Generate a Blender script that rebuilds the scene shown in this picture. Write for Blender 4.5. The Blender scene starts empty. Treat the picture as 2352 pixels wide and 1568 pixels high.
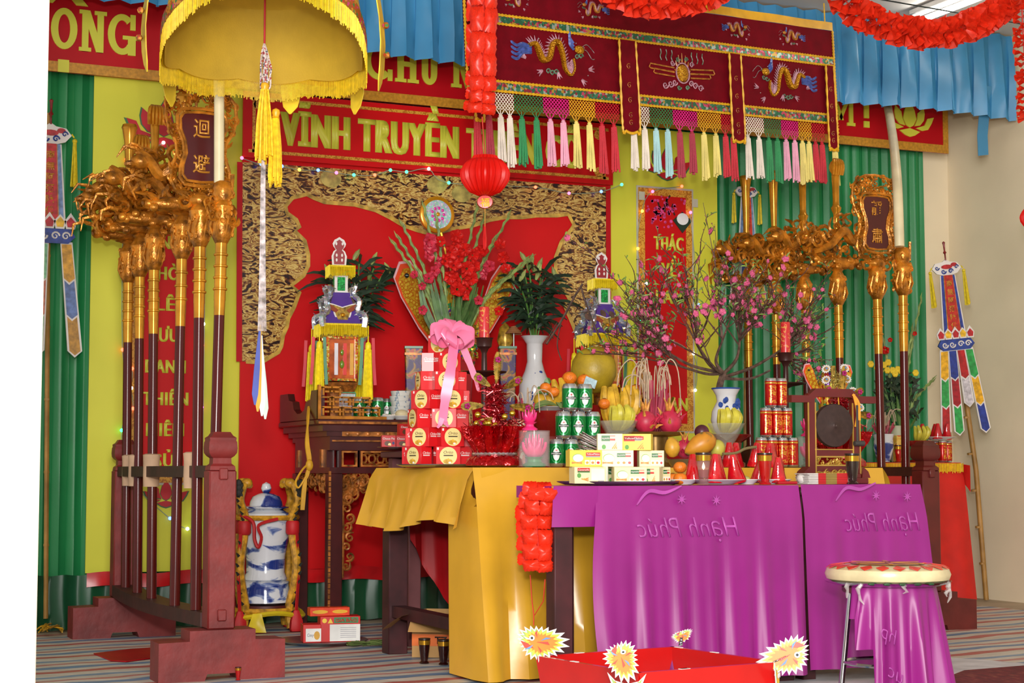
import bpy, bmesh, math, random
from mathutils import Vector, Matrix, Euler
from math import sin, cos, pi, radians as R
random.seed(7)
SC = bpy.context.scene
COL = SC.collection
ORD = ('leftmost', 'second from the left', 'third from the left', 'fourth from the left')

# ------------------------------------------------------------------ camera, sky, lights, exposure
CAMZ, YAW, FPX, PITCH = 0.81, R(24.0), 3950.0, math.atan(298.0 / 3950.0)
cam_d = bpy.data.cameras.new('camera')
cam_d.sensor_width = 36.0
cam_d.lens = 36.0 * FPX / 2352.0
cam_d.clip_end = 100
cam = bpy.data.objects.new('camera', cam_d)
COL.objects.link(cam)
cam.location = (0, 0, CAMZ)
cam.rotation_euler = Euler((pi / 2 + PITCH, 0, -YAW), 'XYZ')
SC.camera = cam

w = bpy.data.worlds.new('daylight')
SC.world = w
w.use_nodes = True
bg = w.node_tree.nodes['Background']
bg.inputs[0].default_value = (1.0, 0.965, 0.92, 1)
bg.inputs[1].default_value = 0.75

def area(name, loc, target, sx, sy, power, col=(1, 1, 1)):
    d = bpy.data.lights.new(name, 'AREA')
    d.shape = 'RECTANGLE'; d.size = sx; d.size_y = sy; d.energy = power; d.color = col
    o = bpy.data.objects.new(name, d); COL.objects.link(o)
    o.location = loc
    o.rotation_euler = (Vector(target) - Vector(loc)).to_track_quat('-Z', 'Y').to_euler()
    return o
# the open doorway behind the photographer and the flash above the lens
area('doorway_daylight', (-.6, -1.6, 2.3), (3.2, 8.0, 1.2), 2.6, 2.2, 640, (1.0, 0.97, 0.93))
area('camera_flash', (-0.05, -0.1, 1.25), (3.3, 7.5, 1.35), 0.22, 0.16, 150, (1.0, 0.97, 0.94))

SC.view_settings.view_transform = 'Standard'
SC.view_settings.look = 'None'
SC.view_settings.gamma = 1.0
SC.view_settings.use_curve_mapping = False
SC.view_settings.exposure = 0.0

# ------------------------------------------------------------------ measuring: a pixel of the photograph to a point on a known plane of the room
_F = Vector((sin(YAW) * cos(PITCH), cos(YAW) * cos(PITCH), sin(PITCH)))
_Rt = Vector((cos(YAW), -sin(YAW), 0))
_U = Vector((-sin(PITCH) * sin(YAW), -sin(PITCH) * cos(YAW), cos(PITCH)))
def P(px, py, y=None, z=None, x=None):
    d = _F * FPX + _Rt * (px - 1176.0) + _U * (784.0 - py)
    if y is not None: t = y / d.y
    elif z is not None: t = (z - CAMZ) / d.z
    else: t = x / d.x
    return Vector((0, 0, CAMZ)) + d * t

# ------------------------------------------------------------------ materials
def lin(c):
    if isinstance(c, str):
        c = [int(c[i:i + 2], 16) / 255 for i in (0, 2, 4)]
        c = [v / 12.92 if v <= .04045 else ((v + .055) / 1.055) ** 2.4 for v in c]
    return (c[0], c[1], c[2], 1)
_M = {}
def new_mat(name):
    m = bpy.data.materials.new(name); m.use_nodes = True
    nt = m.node_tree
    return m, nt, nt.nodes['Principled BSDF']
def nd(nt, t, **kw):
    n = nt.nodes.new(t)
    for k, v in kw.items():
        if k in n.inputs: n.inputs[k].default_value = v
        else: setattr(n, k, v)
    return n
def ramp(nt, fac, stops, interp='LINEAR'):
    r = nt.nodes.new('ShaderNodeValToRGB'); r.color_ramp.interpolation = interp
    e = r.color_ramp.elements
    while len(e) < len(stops): e.new(0.5)
    for q, (p, c) in zip(e, stops): q.position = p; q.color = lin(c)
    nt.links.new(fac, r.inputs[0])
    return r.outputs[0]
def mat(name, col, rough=.55, metal=0, var=.08, vs=9., bump=0, bs=60., spec=.5, coat=0, emit=0, trans=0, sheen=0, tl=0, alpha=1, ior=None, aniso=None):
    if name in _M: return _M[name]
    m, nt, b = new_mat(name); L = nt.links
    c = lin(col)
    tc = nt.nodes.new('ShaderNodeTexCoord')
    nz = nd(nt, 'ShaderNodeTexNoise', Scale=vs, Detail=3.0)
    L.new(tc.outputs['Object'], nz.inputs['Vector'])
    lo = tuple(max(0, v * (1 - 2.2 * var)) for v in c[:3]); hi = tuple(min(1, v * (1 + 1.6 * var)) for v in c[:3])
    out = ramp(nt, nz.outputs[0], [(.3, lo), (.7, hi)])
    L.new(out, b.inputs['Base Color'])
    b.inputs['Roughness'].default_value = rough; b.inputs['Metallic'].default_value = metal
    b.inputs['Specular IOR Level'].default_value = spec
    if coat: b.inputs['Coat Weight'].default_value = coat; b.inputs['Coat Roughness'].default_value = .08
    if sheen:
        b.inputs['Sheen Weight'].default_value = sheen; b.inputs['Sheen Tint'].default_value = tuple(min(1, v * 1.6 + .03) for v in c[:3]) + (1,)
    if trans: b.inputs['Transmission Weight'].default_value = trans
    if alpha < 1: b.inputs['Alpha'].default_value = alpha
    if ior: b.inputs['IOR'].default_value = ior
    if emit:
        L.new(out, b.inputs['Emission Color']); b.inputs['Emission Strength'].default_value = emit
    if bump:
        n2 = nd(nt, 'ShaderNodeTexNoise', Scale=bs, Detail=2.0)
        L.new(tc.outputs['Object'], n2.inputs['Vector'])
        bp = nd(nt, 'ShaderNodeBump', Strength=bump, Distance=.01)
        L.new(n2.outputs[0], bp.inputs['Height']); L.new(bp.outputs[0], b.inputs['Normal'])
    if tl:
        t = nd(nt, 'ShaderNodeBsdfTranslucent'); L.new(out, t.inputs[0])
        mx = nd(nt, 'ShaderNodeMixShader', Fac=tl)
        mo = nt.nodes['Material Output']
        L.new(b.outputs[0], mx.inputs[1]); L.new(t.outputs[0], mx.inputs[2]); L.new(mx.outputs[0], mo.inputs[0])
    _M[name] = m
    return m
def tex_mat(name, kind, stops, scale=20., rough=.5, metal=0, bump=0, dist=0, stretch=(1, 1, 1), interp='CONSTANT', spec=.5, detail=2., coat=0, feature='F1', mixn=0):
    """a material whose colour is a noise / voronoi / wave pattern run through a ramp"""
    if name in _M: return _M[name]
    m, nt, b = new_mat(name); L = nt.links
    tc = nt.nodes.new('ShaderNodeTexCoord')
    mp = nt.nodes.new('ShaderNodeMapping'); mp.inputs['Scale'].default_value = stretch
    L.new(tc.outputs['Object'], mp.inputs[0])
    vec = mp.outputs[0]
    if mixn:
        n0 = nd(nt, 'ShaderNodeTexNoise', Scale=mixn, Detail=2.0)
        L.new(vec, n0.inputs['Vector'])
        va = nd(nt, 'ShaderNodeVectorMath', operation='MULTIPLY_ADD')
        L.new(n0.outputs['Color'], va.inputs[0]); va.inputs[1].default_value = (dist,) * 3; L.new(vec, va.inputs[2])
        vec = va.outputs[0]
    if kind == 'noise':
        t = nd(nt, 'ShaderNodeTexNoise', Scale=scale, Detail=detail, Distortion=0 if mixn else dist); o = t.outputs[0]
    elif kind == 'voronoi':
        t = nd(nt, 'ShaderNodeTexVoronoi', Scale=scale); t.feature = feature
        o = t.outputs['Distance'] if feature != 'COLOR' else t.outputs['Color']
    elif kind == 'cells':
        t = nd(nt, 'ShaderNodeTexVoronoi', Scale=scale)
        o = nd(nt, 'ShaderNodeSeparateColor'); L.new(t.outputs['Color'], o.inputs[0]); o = o.outputs[0]
    else:
        t = nd(nt, 'ShaderNodeTexWave', Scale=scale, Distortion=0 if mixn else dist, Detail=detail); o = t.outputs[0]
        t.bands_direction = kind.split('_')[1].upper()
    L.new(vec, t.inputs['Vector'])
    L.new(ramp(nt, o, stops, interp), b.inputs['Base Color'])
    b.inputs['Roughness'].default_value = rough; b.inputs['Metallic'].default_value = metal
    b.inputs['Specular IOR Level'].default_value = spec
    if coat: b.inputs['Coat Weight'].default_value = coat
    if bump:
        bp = nd(nt, 'ShaderNodeBump', Strength=bump, Distance=.01)
        L.new(o, bp.inputs['Height']); L.new(bp.outputs[0], b.inputs['Normal'])
    _M[name] = m
    return m

# ------------------------------------------------------------------ mesh building
class MB:
    def __init__(s): s.v = []; s.f = []; s.M = None
    def add(s, vs, fs):
        o = len(s.v)
        if s.M is not None: vs = [tuple(s.M @ Vector(p)) for p in vs]
        s.v += [tuple(p) for p in vs]; s.f += [tuple(i + o for i in q) for q in fs]
        return s
    def box(s, c, d, top=1., rot=None, ch=0.):
        x, y, z = d[0] / 2, d[1] / 2, d[2] / 2
        if ch <= 0:
            vs = [(sx * x * (top if sz > 0 else 1), sy * y * (top if sz > 0 else 1), sz * z) for sz in (-1, 1) for sy in (-1, 1) for sx in (-1, 1)]
            fs = [(0, 2, 3, 1), (4, 5, 7, 6), (0, 1, 5, 4), (2, 6, 7, 3), (0, 4, 6, 2), (1, 3, 7, 5)]
        else:
            vs = []; idx = {}
            for sz in (-1, 1):
                for sy in (-1, 1):
                    for sx in (-1, 1):
                        for a in range(3):
                            p = [sx * (x - (ch if a != 0 else 0)), sy * (y - (ch if a != 1 else 0)), sz * (z - (ch if a != 2 else 0))]
                            if sz > 0: p[0] *= top; p[1] *= top
                            idx[(sx, sy, sz, a)] = len(vs); vs.append(p)
            fs = []
            for a in range(3):
                b_, c_ = (a + 1) % 3, (a + 2) % 3
                for sg in (-1, 1):
                    q = []
                    for (u, v_) in ((-1, -1), (1, -1), (1, 1), (-1, 1)):
                        k = [0, 0, 0]; k[a] = sg; k[b_] = u; k[c_] = v_
                        q.append(idx[(k[0], k[1], k[2], a)])
                    fs.append(tuple(q if sg > 0 else q[::-1]))
            for a in range(3):
                b_, c_ = (a + 1) % 3, (a + 2) % 3
                for sb in (-1, 1):
                    for scs in (-1, 1):
                        k0 = [0] * 3; k1 = [0] * 3
                        k0[a] = -1; k1[a] = 1; k0[b_] = k1[b_] = sb; k0[c_] = k1[c_] = scs
                        q = [idx[(*k0, b_)], idx[(*k1, b_)], idx[(*k1, c_)], idx[(*k0, c_)]]
                        fs.append(tuple(q[::-1] if sb * scs > 0 else q))
            for sx in (-1, 1):
                for sy in (-1, 1):
                    for sz in (-1, 1):
                        q = [idx[(sx, sy, sz, 0)], idx[(sx, sy, sz, 1)], idx[(sx, sy, sz, 2)]]
                        fs.append(tuple(q if sx * sy * sz > 0 else q[::-1]))
        if rot is not None: vs = [tuple(rot @ Vector(p)) for p in vs]
        return s.add([(p[0] + c[0], p[1] + c[1], p[2] + c[2]) for p in vs], fs)
    def lathe(s, prof, seg=20, c=(0, 0, 0), sx=1., sy=1., rot=None, ruf=None):
        vs = []; fs = []; n = len(prof)
        for (r, z) in prof:
            for k in range(seg):
                a = 2 * pi * k / seg
                q = r if ruf is None else r * (1 + ruf(a, z))
                p = Vector((q * cos(a) * sx, q * sin(a) * sy, z))
                if rot is not None: p = rot @ p
                vs.append((p.x + c[0], p.y + c[1], p.z + c[2]))
        for i in range(n - 1):
            for k in range(seg):
                k2 = (k + 1) % seg
                fs.append((i * seg + k, i * seg + k2, (i + 1) * seg + k2, (i + 1) * seg + k))
        if prof[0][0] > 1e-5: fs.append(tuple(range(seg))[::-1])
        if prof[-1][0] > 1e-5: fs.append(tuple((n - 1) * seg + k for k in range(seg)))
        return s.add(vs, fs)
    def tube(s, pts, r, seg=6, closed=False, flat=1., up=None):
        pts = [Vector(p) for p in pts]; n = len(pts)
        if n < 2: return s
        rs = r if isinstance(r, (list, tuple)) else [r] * n
        vs = []; fs = []
        prev = None
        for i, p in enumerate(pts):
            if closed: t = pts[(i + 1) % n] - pts[i - 1]
            else: t = pts[min(i + 1, n - 1)] - pts[max(i - 1, 0)]
            if t.length < 1e-9: t = Vector((0, 0, 1))
            t.normalize()
            if up is not None: a = Vector(up) - t * t.dot(Vector(up))
            elif prev is None:
                a = t.cross(Vector((0, 0, 1)))
                if a.length < .1: a = t.cross(Vector((1, 0, 0)))
            else: a = prev - t * prev.dot(t)
            if a.length < 1e-6: a = t.orthogonal()
            a.normalize(); prev = a; b = t.cross(a)
            for k in range(seg):
                q = 2 * pi * k / seg
                vs.append(p + a * (cos(q) * rs[i]) + b * (sin(q) * rs[i] * flat))
        m = n if closed else n - 1
        for i in range(m):
            j = (i + 1) % n
            for k in range(seg):
                k2 = (k + 1) % seg
                fs.append((i * seg + k, i * seg + k2, j * seg + k2, j * seg + k))
        if not closed:
            fs.append(tuple(range(seg))[::-1]); fs.append(tuple((n - 1) * seg + k for k in range(seg)))
        return s.add(vs, fs)
    def sph(s, c, r, seg=12, rings=8, rot=None):
        if not isinstance(r, (tuple, list)): r = (r, r, r)
        vs = [Vector((0, 0, -r[2]))]
        for i in range(1, rings):
            a = -pi / 2 + pi * i / rings
            for k in range(seg):
                q = 2 * pi * k / seg
                vs.append(Vector((r[0] * cos(a) * cos(q), r[1] * cos(a) * sin(q), r[2] * sin(a))))
        vs.append(Vector((0, 0, r[2])))
        fs = [(0, 1 + (k + 1) % seg, 1 + k) for k in range(seg)]
        for i in range(rings - 2):
            for k in range(seg):
                k2 = (k + 1) % seg; a = 1 + i * seg
                fs.append((a + k, a + k2, a + seg + k2, a + seg + k))
        l = len(vs) - 1; a = 1 + (rings - 2) * seg
        fs += [(a + k, a + (k + 1) % seg, l) for k in range(seg)]
        if rot is not None: vs = [rot @ p for p in vs]
        return s.add([(p.x + c[0], p.y + c[1], p.z + c[2]) for p in vs], fs)
    def grid(s, fn, nu, nv, cu=False):
        vs = [fn(i / (nu if cu else nu), j / nv) for j in range(nv + 1) for i in range(nu if cu else nu + 1)]
        w_ = nu if cu else nu + 1; fs = []
        for j in range(nv):
            for i in range(nu):
                i2 = (i + 1) % w_
                fs.append((j * w_ + i, j * w_ + i2, (j + 1) * w_ + i2, (j + 1) * w_ + i))
        return s.add(vs, fs)
    def prism(s, pts, y0=0., y1=.01):
        """polygon in the x-z plane given counter-clockwise as seen from -y; front face at y0, back at y1"""
        n = len(pts)
        ar = sum(pts[i][0] * pts[(i + 1) % n][1] - pts[(i + 1) % n][0] * pts[i][1] for i in range(n))
        if ar < 0: pts = pts[::-1]
        vs = [(p[0], y0, p[1]) for p in pts] + [(p[0], y1, p[1]) for p in pts]
        fs = [tuple(range(n)), tuple(range(n, 2 * n))[::-1]]
        for i in range(n):
            j = (i + 1) % n
            fs.append((i, n + i, n + j, j))
        return s.add(vs, fs)
    def strip(s, pts, wdt, th=.002, nrm=(0, -1, 0)):
        """flat band along pts, its broad side facing nrm"""
        ws = wdt if isinstance(wdt, (list, tuple)) else [wdt] * len(pts)
        pts = [Vector(p) for p in pts]; n = len(pts); vs = []; N = Vector(nrm).normalized()
        for i, p in enumerate(pts):
            t = (pts[min(i + 1, n - 1)] - pts[max(i - 1, 0)]).normalized()
            b = t.cross(N)
            if b.length < 1e-6: b = t.orthogonal()
            b.normalize(); nn = b.cross(t).normalized() * (th / 2)
            vs += [p - b * ws[i] / 2 + nn, p + b * ws[i] / 2 + nn, p + b * ws[i] / 2 - nn, p - b * ws[i] / 2 - nn]
        fs = []
        for i in range(n - 1):
            a = i * 4; c = a + 4
            for k in range(4):
                k2 = (k + 1) % 4
                fs.append((a + k, a + k2, c + k2, c + k))
        fs += [(0, 1, 2, 3)[::-1], tuple((n - 1) * 4 + k for k in range(4))]
        return s.add(vs, fs)
    def mesh(s, name, smooth=True, ang=40):
        me = bpy.data.meshes.new(name); me.from_pydata(s.v, [], s.f); me.update()
        if smooth:
            me.polygons.foreach_set('use_smooth', [True] * len(me.polygons))
            me.set_sharp_from_angle(angle=R(ang))
        return me

def put(name, me, m=None, parent=None, loc=(0, 0, 0), rot=(0, 0, 0), scl=None, kind=None, fix=False):
    if isinstance(me, MB): me = me.mesh(name)
    if fix:
        bm = bmesh.new(); bm.from_mesh(me); bmesh.ops.recalc_face_normals(bm, faces=bm.faces); bm.to_mesh(me); bm.free()
    o = bpy.data.objects.new(name, me); COL.objects.link(o)
    if m is not None:
        me.materials.clear(); me.materials.append(m)
    o.location = loc; o.rotation_euler = rot
    if scl is not None: o.scale = (scl,) * 3 if not isinstance(scl, (tuple, list)) else scl
    if parent is not None: o.parent = parent
    if kind: o['kind'] = kind
    return o
def tag(o, label, cat, group=None):
    o['label'] = label; o['category'] = cat
    if group: o['group'] = group
    return o
def thing(name, label, cat, loc=(0, 0, 0), rz=0., group=None, rot=None):
    o = bpy.data.objects.new(name, None); COL.objects.link(o)
    o.empty_display_size = .05
    o.location = loc; o.rotation_euler = rot if rot is not None else (0, 0, rz)
    return tag(o, label, cat, group)
def kids(o):
    return [c for c in bpy.data.objects if c.parent == o]
def dup(root, loc, rz=0., label=None, group=None, rot=None, scl=None):
    r = root.copy(); COL.objects.link(r); r.location = loc
    r.rotation_euler = rot if rot is not None else (0, 0, rz)
    if scl: r.scale = (scl,) * 3
    if label: r['label'] = label
    if group: r['group'] = group
    for ch in root.children:
        c = ch.copy(); COL.objects.link(c); c.parent = r
        for g in ch.children:
            d = g.copy(); COL.objects.link(d); d.parent = c
    return r
_TX = {}
def text_me(s, W=None, H=.1, bold=.02, th=.004, shear=0., mirror=False, track=1., fat=0.):
    """lettering standing in the x-z plane and facing -y; H is the height of a capital, W the width of the line; centred in x, on its baseline"""
    key = (s, W, H, bold, th, shear, mirror, track, fat)
    if key in _TX: return _TX[key]
    cu = bpy.data.curves.new('lettering', 'FONT'); cu.body = s; cu.offset = bold; cu.shear = shear; cu.space_character = track
    cu.resolution_u = 3; cu.fill_mode = 'BOTH'
    o = bpy.data.objects.new('lettering', cu); COL.objects.link(o)
    dg = bpy.context.evaluated_depsgraph_get(); dg.update()
    me = bpy.data.meshes.new_from_object(o.evaluated_get(dg))
    bpy.data.objects.remove(o); bpy.data.curves.remove(cu)
    me.materials.clear()
    xs = [v.co.x for v in me.vertices]
    if not xs: return me
    x0, x1 = min(xs), max(xs)
    ky = H / .73
    kx = (W / (x1 - x0)) if W else ky
    if mirror: kx = -kx
    for v in me.vertices:
        x, y = (v.co.x - (x0 + x1) / 2) * kx, v.co.y * ky
        v.co = (x, 0, y)
    bm = bmesh.new(); bm.from_mesh(me)
    bmesh.ops.remove_doubles(bm, verts=bm.verts, dist=1e-6)
    bmesh.ops.recalc_face_normals(bm, faces=bm.faces)
    if fat:
        base = list(bm.faces)
        for k, q in enumerate((-fat, -fat / 2, fat / 2, fat)):
            d = bmesh.ops.duplicate(bm, geom=base)
            for e in d['geom']:
                if isinstance(e, bmesh.types.BMVert): e.co.x += q * H; e.co.y -= .00012 * (k + 1)
    fs = list(bm.faces)
    r = bmesh.ops.extrude_face_region(bm, geom=fs)
    for e in r['geom']:
        if isinstance(e, bmesh.types.BMVert): e.co.y -= th
    bmesh.ops.recalc_face_normals(bm, faces=bm.faces)
    bm.to_mesh(me); bm.free()
    _TX[key] = me
    return me
def text(name, s, m, parent, loc, W=None, H=.1, rot=(0, 0, 0), **kw):
    me = text_me(s, W, H, **kw)
    if not me.materials: me.materials.append(m)
    elif me.materials[0] != m:
        me = me.copy(); me.materials.clear(); me.materials.append(m)
    o = bpy.data.objects.new(name, me); COL.objects.link(o)
    o.location = loc; o.rotation_euler = rot
    if parent is not None: o.parent = parent
    return o
def ell(rx, rz, n=24, c=(0, 0), a0=0.):
    return [(c[0] + rx * cos(a0 + 2 * pi * k / n), c[1] + rz * sin(a0 + 2 * pi * k / n)) for k in range(n)]
def spline(pts, n=6):
    """Catmull-Rom through pts"""
    pts = [Vector(p) for p in pts]; out = []
    for i in range(len(pts) - 1):
        p0 = pts[max(i - 1, 0)]; p1 = pts[i]; p2 = pts[i + 1]; p3 = pts[min(i + 2, len(pts) - 1)]
        for k in range(n):
            t = k / n
            out.append(.5 * ((2 * p1) + (p2 - p0) * t + (2 * p0 - 5 * p1 + 4 * p2 - p3) * t * t + (3 * p1 - p0 - 3 * p2 + p3) * t ** 3))
    out.append(pts[-1])
    return out
def fringe(mb, a, b, drop, n=40, th=.004, out=(0, -1, 0), jit=.12):
    """separate threads hung along a-b as thin pointed bars"""
    a = Vector(a); b = Vector(b)
    for k in range(n):
        t = (k + .5) / n; p = a.lerp(b, t); l = drop * (1 + random.uniform(-jit, jit))
        wv = (b - a) / n * .62; ov = Vector(out) * th * random.uniform(.4, 1)
        vs = [p - wv / 2, p + wv / 2, p + ov, p - wv / 2 - Vector((0, 0, l)), p + wv / 2 - Vector((0, 0, l)), p + ov - Vector((0, 0, l))]
        mb.add(vs, [(0, 2, 1), (3, 4, 5), (0, 1, 4, 3), (1, 2, 5, 4), (2, 0, 3, 5)])
def scroll(mb, c, r, turns=1.4, a0=0., hand=1, w=.008, plane='xz', tail=0., y=0., seg=5):
    """carved volute: a tube on a spiral, thinning to its eye"""
    n = 14; pts = []; rs = []
    for k in range(n + 1):
        t = k / n; a = a0 + hand * 2 * pi * turns * t; q = r * (1 - .82 * t)
        pts.append((c[0] + q * cos(a), y + .35 * w * sin(3 * a), c[1] + q * sin(a))); rs.append(w * (1 - .45 * t))
    if tail:
        a = a0; d = Vector((cos(a + hand * -pi / 2), 0, sin(a + hand * -pi / 2)))
        pts.insert(0, tuple(Vector(pts[0]) + d * tail)); rs.insert(0, w * .3)
    mb.tube(pts, rs, seg)
def carve(mb, inside, box, n, rr=(.02, .05), w=.007, depth=.02, rnd=None):
    """fill an outline with volutes, leaves and knobs; inside(x,z) says where there is wood"""
    rnd = rnd or random
    x0, x1, z0, z1 = box; k = 0; tries = 0
    while k < n and tries < n * 12:
        tries += 1
        x = rnd.uniform(x0, x1); z = rnd.uniform(z0, z1)
        if not inside(x, z): continue
        r = rnd.uniform(*rr); y = rnd.uniform(-depth, depth); a = rnd.uniform(0, 2 * pi)
        q = rnd.random()
        if q < .55: scroll(mb, (x, z), r, rnd.uniform(.8, 1.5), a, rnd.choice((-1, 1)), w * rnd.uniform(.8, 1.3), tail=r * .8, y=y, seg=4)
        elif q < .85:
            pts = [(x + r * 1.3 * (t - .5) * cos(a) - .35 * r * sin(t * pi * 1.6) * sin(a), y + .2 * r * sin(t * pi), z + r * 1.3 * (t - .5) * sin(a) + .35 * r * sin(t * pi * 1.6) * cos(a)) for t in (0, .25, .5, .75, 1)]
            mb.tube(pts, [w * .3, w * 1.2, w * 1.4, w, w * .2], 4)
        else: mb.sph((x, y, z), (w * 1.4, w * 1.6, w * 1.4), 6, 4)
        k += 1
# ------------------------------------------------------------------ palette
def g_(n, c, **k): return mat(n, c, **k)
CREAM = g_('cream_plaster', 'EEDFC0', rough=.8, var=.03, vs=2, bump=.05, bs=30)
WHITEP = g_('white_plaster', 'E2D6C8', rough=.8, var=.015, vs=3, bump=.04, bs=40)
CEIL = g_('ceiling_paint', 'D6D2CC', rough=.85, var=.02, vs=2)
GREEN = g_('green_satin', '24874C', rough=.42, var=.06, vs=3, bump=.05, bs=90, sheen=.2)
DKGREEN = g_('dark_green_satin', '0E4A2C', rough=.35, var=.12, vs=4)
YBAN = g_('yellow_green_vinyl', 'D8D844', rough=.35, spec=.3, var=.03, vs=2, bump=.05, bs=6)
RBAN = g_('red_vinyl', 'CC0C12', rough=.4, var=.04, vs=2, bump=.04, bs=5, spec=.25)
RBAN2 = g_('deep_red_vinyl', 'B80A18', rough=.4, spec=.25, var=.04, vs=2, bump=.04, bs=5)
LETTER = g_('letter_yellow', 'D3D143', rough=.35, var=.02)
GBORD = tex_mat('gold_meander_print', 'voronoi', [(0, 'B5701C'), (.28, 'D9A038'), (.6, 'B5701C')], scale=60, rough=.35)
OCHRE = g_('ochre_print', 'C48A2A', rough=.35, var=.12, vs=60)
BLUE = g_('blue_satin', '3F87B4', rough=.3, var=.06, vs=4, sheen=.2)
MAROON = g_('maroon_velvet', '6C0012', rough=.8, var=.1, vs=12, bump=.1, bs=300, spec=.15)
ORED = g_('orange_red_paper', 'EE3216', rough=.35, var=.08, vs=12, tl=.25)
REDP = g_('red_tissue', 'F2180C', rough=.4, var=.04, tl=.4)
YBEAD = g_('yellow_bead', 'E2B01F', rough=.45, var=.1, vs=40)
CARVEP = tex_mat('carved_gilt_print', 'noise', [(0, '160806'), (.38, '240B08'), (.43, '5E2A12'), (.48, 'A8742E'), (.54, 'E0C878'), (.6, 'B08436'), (.66, '7A3A16'), (.74, 'D2B468')], scale=22, dist=2.4, stretch=(.55, 1, 1.3), interp='LINEAR', rough=.3, detail=2.5)
GILTP = g_('gilt_rim_print', 'C4A047', rough=.3, var=.25, vs=18)

# ------------------------------------------------------------------ the room
def struct(name, mb, m):
    o = put(name, mb, m); o['kind'] = 'structure'; return o
FLOORM = g_('worn_concrete', 'B9A88F', rough=.8, var=.1, vs=3, bump=.1, bs=20)
struct('floor', MB().box((2.6, 3.2, -.05), (9.6, 12.1, .1)), FLOORM)
struct('wall_back', MB().box((3.4, 9.22, 1.775), (7.9, .14, 3.55)), CREAM)
struct('wall_right', MB().box((7.31, 6.15, 1.775), (.14, 6.0, 3.55)), CREAM)
struct('ceiling', MB().box((3.4, 6.2, 3.6), (7.95, 6.2, .1)), CEIL)
xj = P(98, 800, y=3.4).x
struct('wall_left', MB().box((xj - .6, 3.55, 1.775), (1.2, .3, 3.55), ch=.004), WHITEP)

# fluorescent tube on the ceiling
def tube_lamp():
    a = P(2095, 50, z=3.47); b = Vector((a.x + .05, a.y - 1.2, 3.47))
    t = thing('fluorescent_lamp', 'lit white fluorescent tube on the ceiling at the upper right', 'lamp', (a.x, a.y, 3.5))
    m = MB(); m.box((.025, -.6, .028), (.07, 1.24, .04), ch=.008); put('housing', m, mat('lamp_housing', 'D9D6D0', rough=.5), t)
    for yy in (.005, -1.205):
        m = MB(); m.box((.025, yy, -.012), (.04, .02, .05), ch=.004); put('end_cap', m, mat('lamp_housing', 'D9D6D0'), t)
    m = MB(); m.tube([(.025, 0, -.03), (.025, -1.2, -.03)], .017, 12)
    e = mat('lamp_glow', 'FFFDF6', emit=16, var=0); put('glowing_tube', m, e, t)
tube_lamp()
# thin dark cable slung across the ceiling
a, b = P(2030, 0, y=7.6), P(2352, 56, y=7.6)
m = MB(); m.tube([a + (a - b) * .6, a, b, b + (b - a) * .4], .004, 6)
tag(put('cable', m, mat('dark_cable', '1E2B2A', rough=.5)), 'thin dark green cable stretched across below the ceiling lamp', 'cable')

# striped woven tarpaulin on the floor
def tarp_mat():
    m, nt, b = new_mat('striped_tarpaulin'); L = nt.links
    tc = nt.nodes.new('ShaderNodeTexCoord'); mp = nt.nodes.new('ShaderNodeMapping')
    mp.inputs['Rotation'].default_value = (0, 0, R(-10)); L.new(tc.outputs['Object'], mp.inputs[0])
    n0 = nd(nt, 'ShaderNodeTexNoise', Scale=2.2, Detail=2.0); L.new(mp.outputs[0], n0.inputs['Vector'])
    sp = nd(nt, 'ShaderNodeSeparateXYZ'); L.new(mp.outputs[0], sp.inputs[0])
    q = nd(nt, 'ShaderNodeMath', operation='MULTIPLY_ADD'); L.new(n0.outputs[0], q.inputs[0]); q.inputs[1].default_value = .16; L.new(sp.outputs['Y'], q.inputs[2])
    s = nd(nt, 'ShaderNodeMath', operation='MULTIPLY'); L.new(q.outputs[0], s.inputs[0]); s.inputs[1].default_value = 1.9
    fr = nd(nt, 'ShaderNodeMath', operation='FRACT'); L.new(s.outputs[0], fr.inputs[0])
    c = ramp(nt, fr.outputs[0], [(0, 'C2BBB0'), (.10, 'B0605C'), (.22, 'C9C2B8'), (.36, '6C87A8'), (.5, 'C9C2B8'), (.62, 'B57A74'), (.7, 'C4BDB3'), (.82, '7F95AE'), (.92, 'C9C4BA')], 'CONSTANT')
    L.new(c, b.inputs['Base Color']); b.inputs['Roughness'].default_value = .5
    n2 = nd(nt, 'ShaderNodeTexNoise', Scale=7.0, Detail=3.0); L.new(tc.outputs['Object'], n2.inputs['Vector'])
    bp = nd(nt, 'ShaderNodeBump', Strength=.5, Distance=.03); L.new(n2.outputs[0], bp.inputs['Height']); L.new(bp.outputs[0], b.inputs['Normal'])
    return m
TARP = tarp_mat()
m = MB()
def tf(u, v):
    x = .8 + 6.05 * u; y = 3.6 + 5.2 * v
    return (x, y, .0015 + .0006 * sin(x * 5 + y * 3) * sin(y * 4 - x))
m.grid(tf, 90, 70)
tag(put('tarpaulin', m, TARP), 'red, white and blue striped woven tarpaulin spread over the floor', 'tarpaulin')
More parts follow.
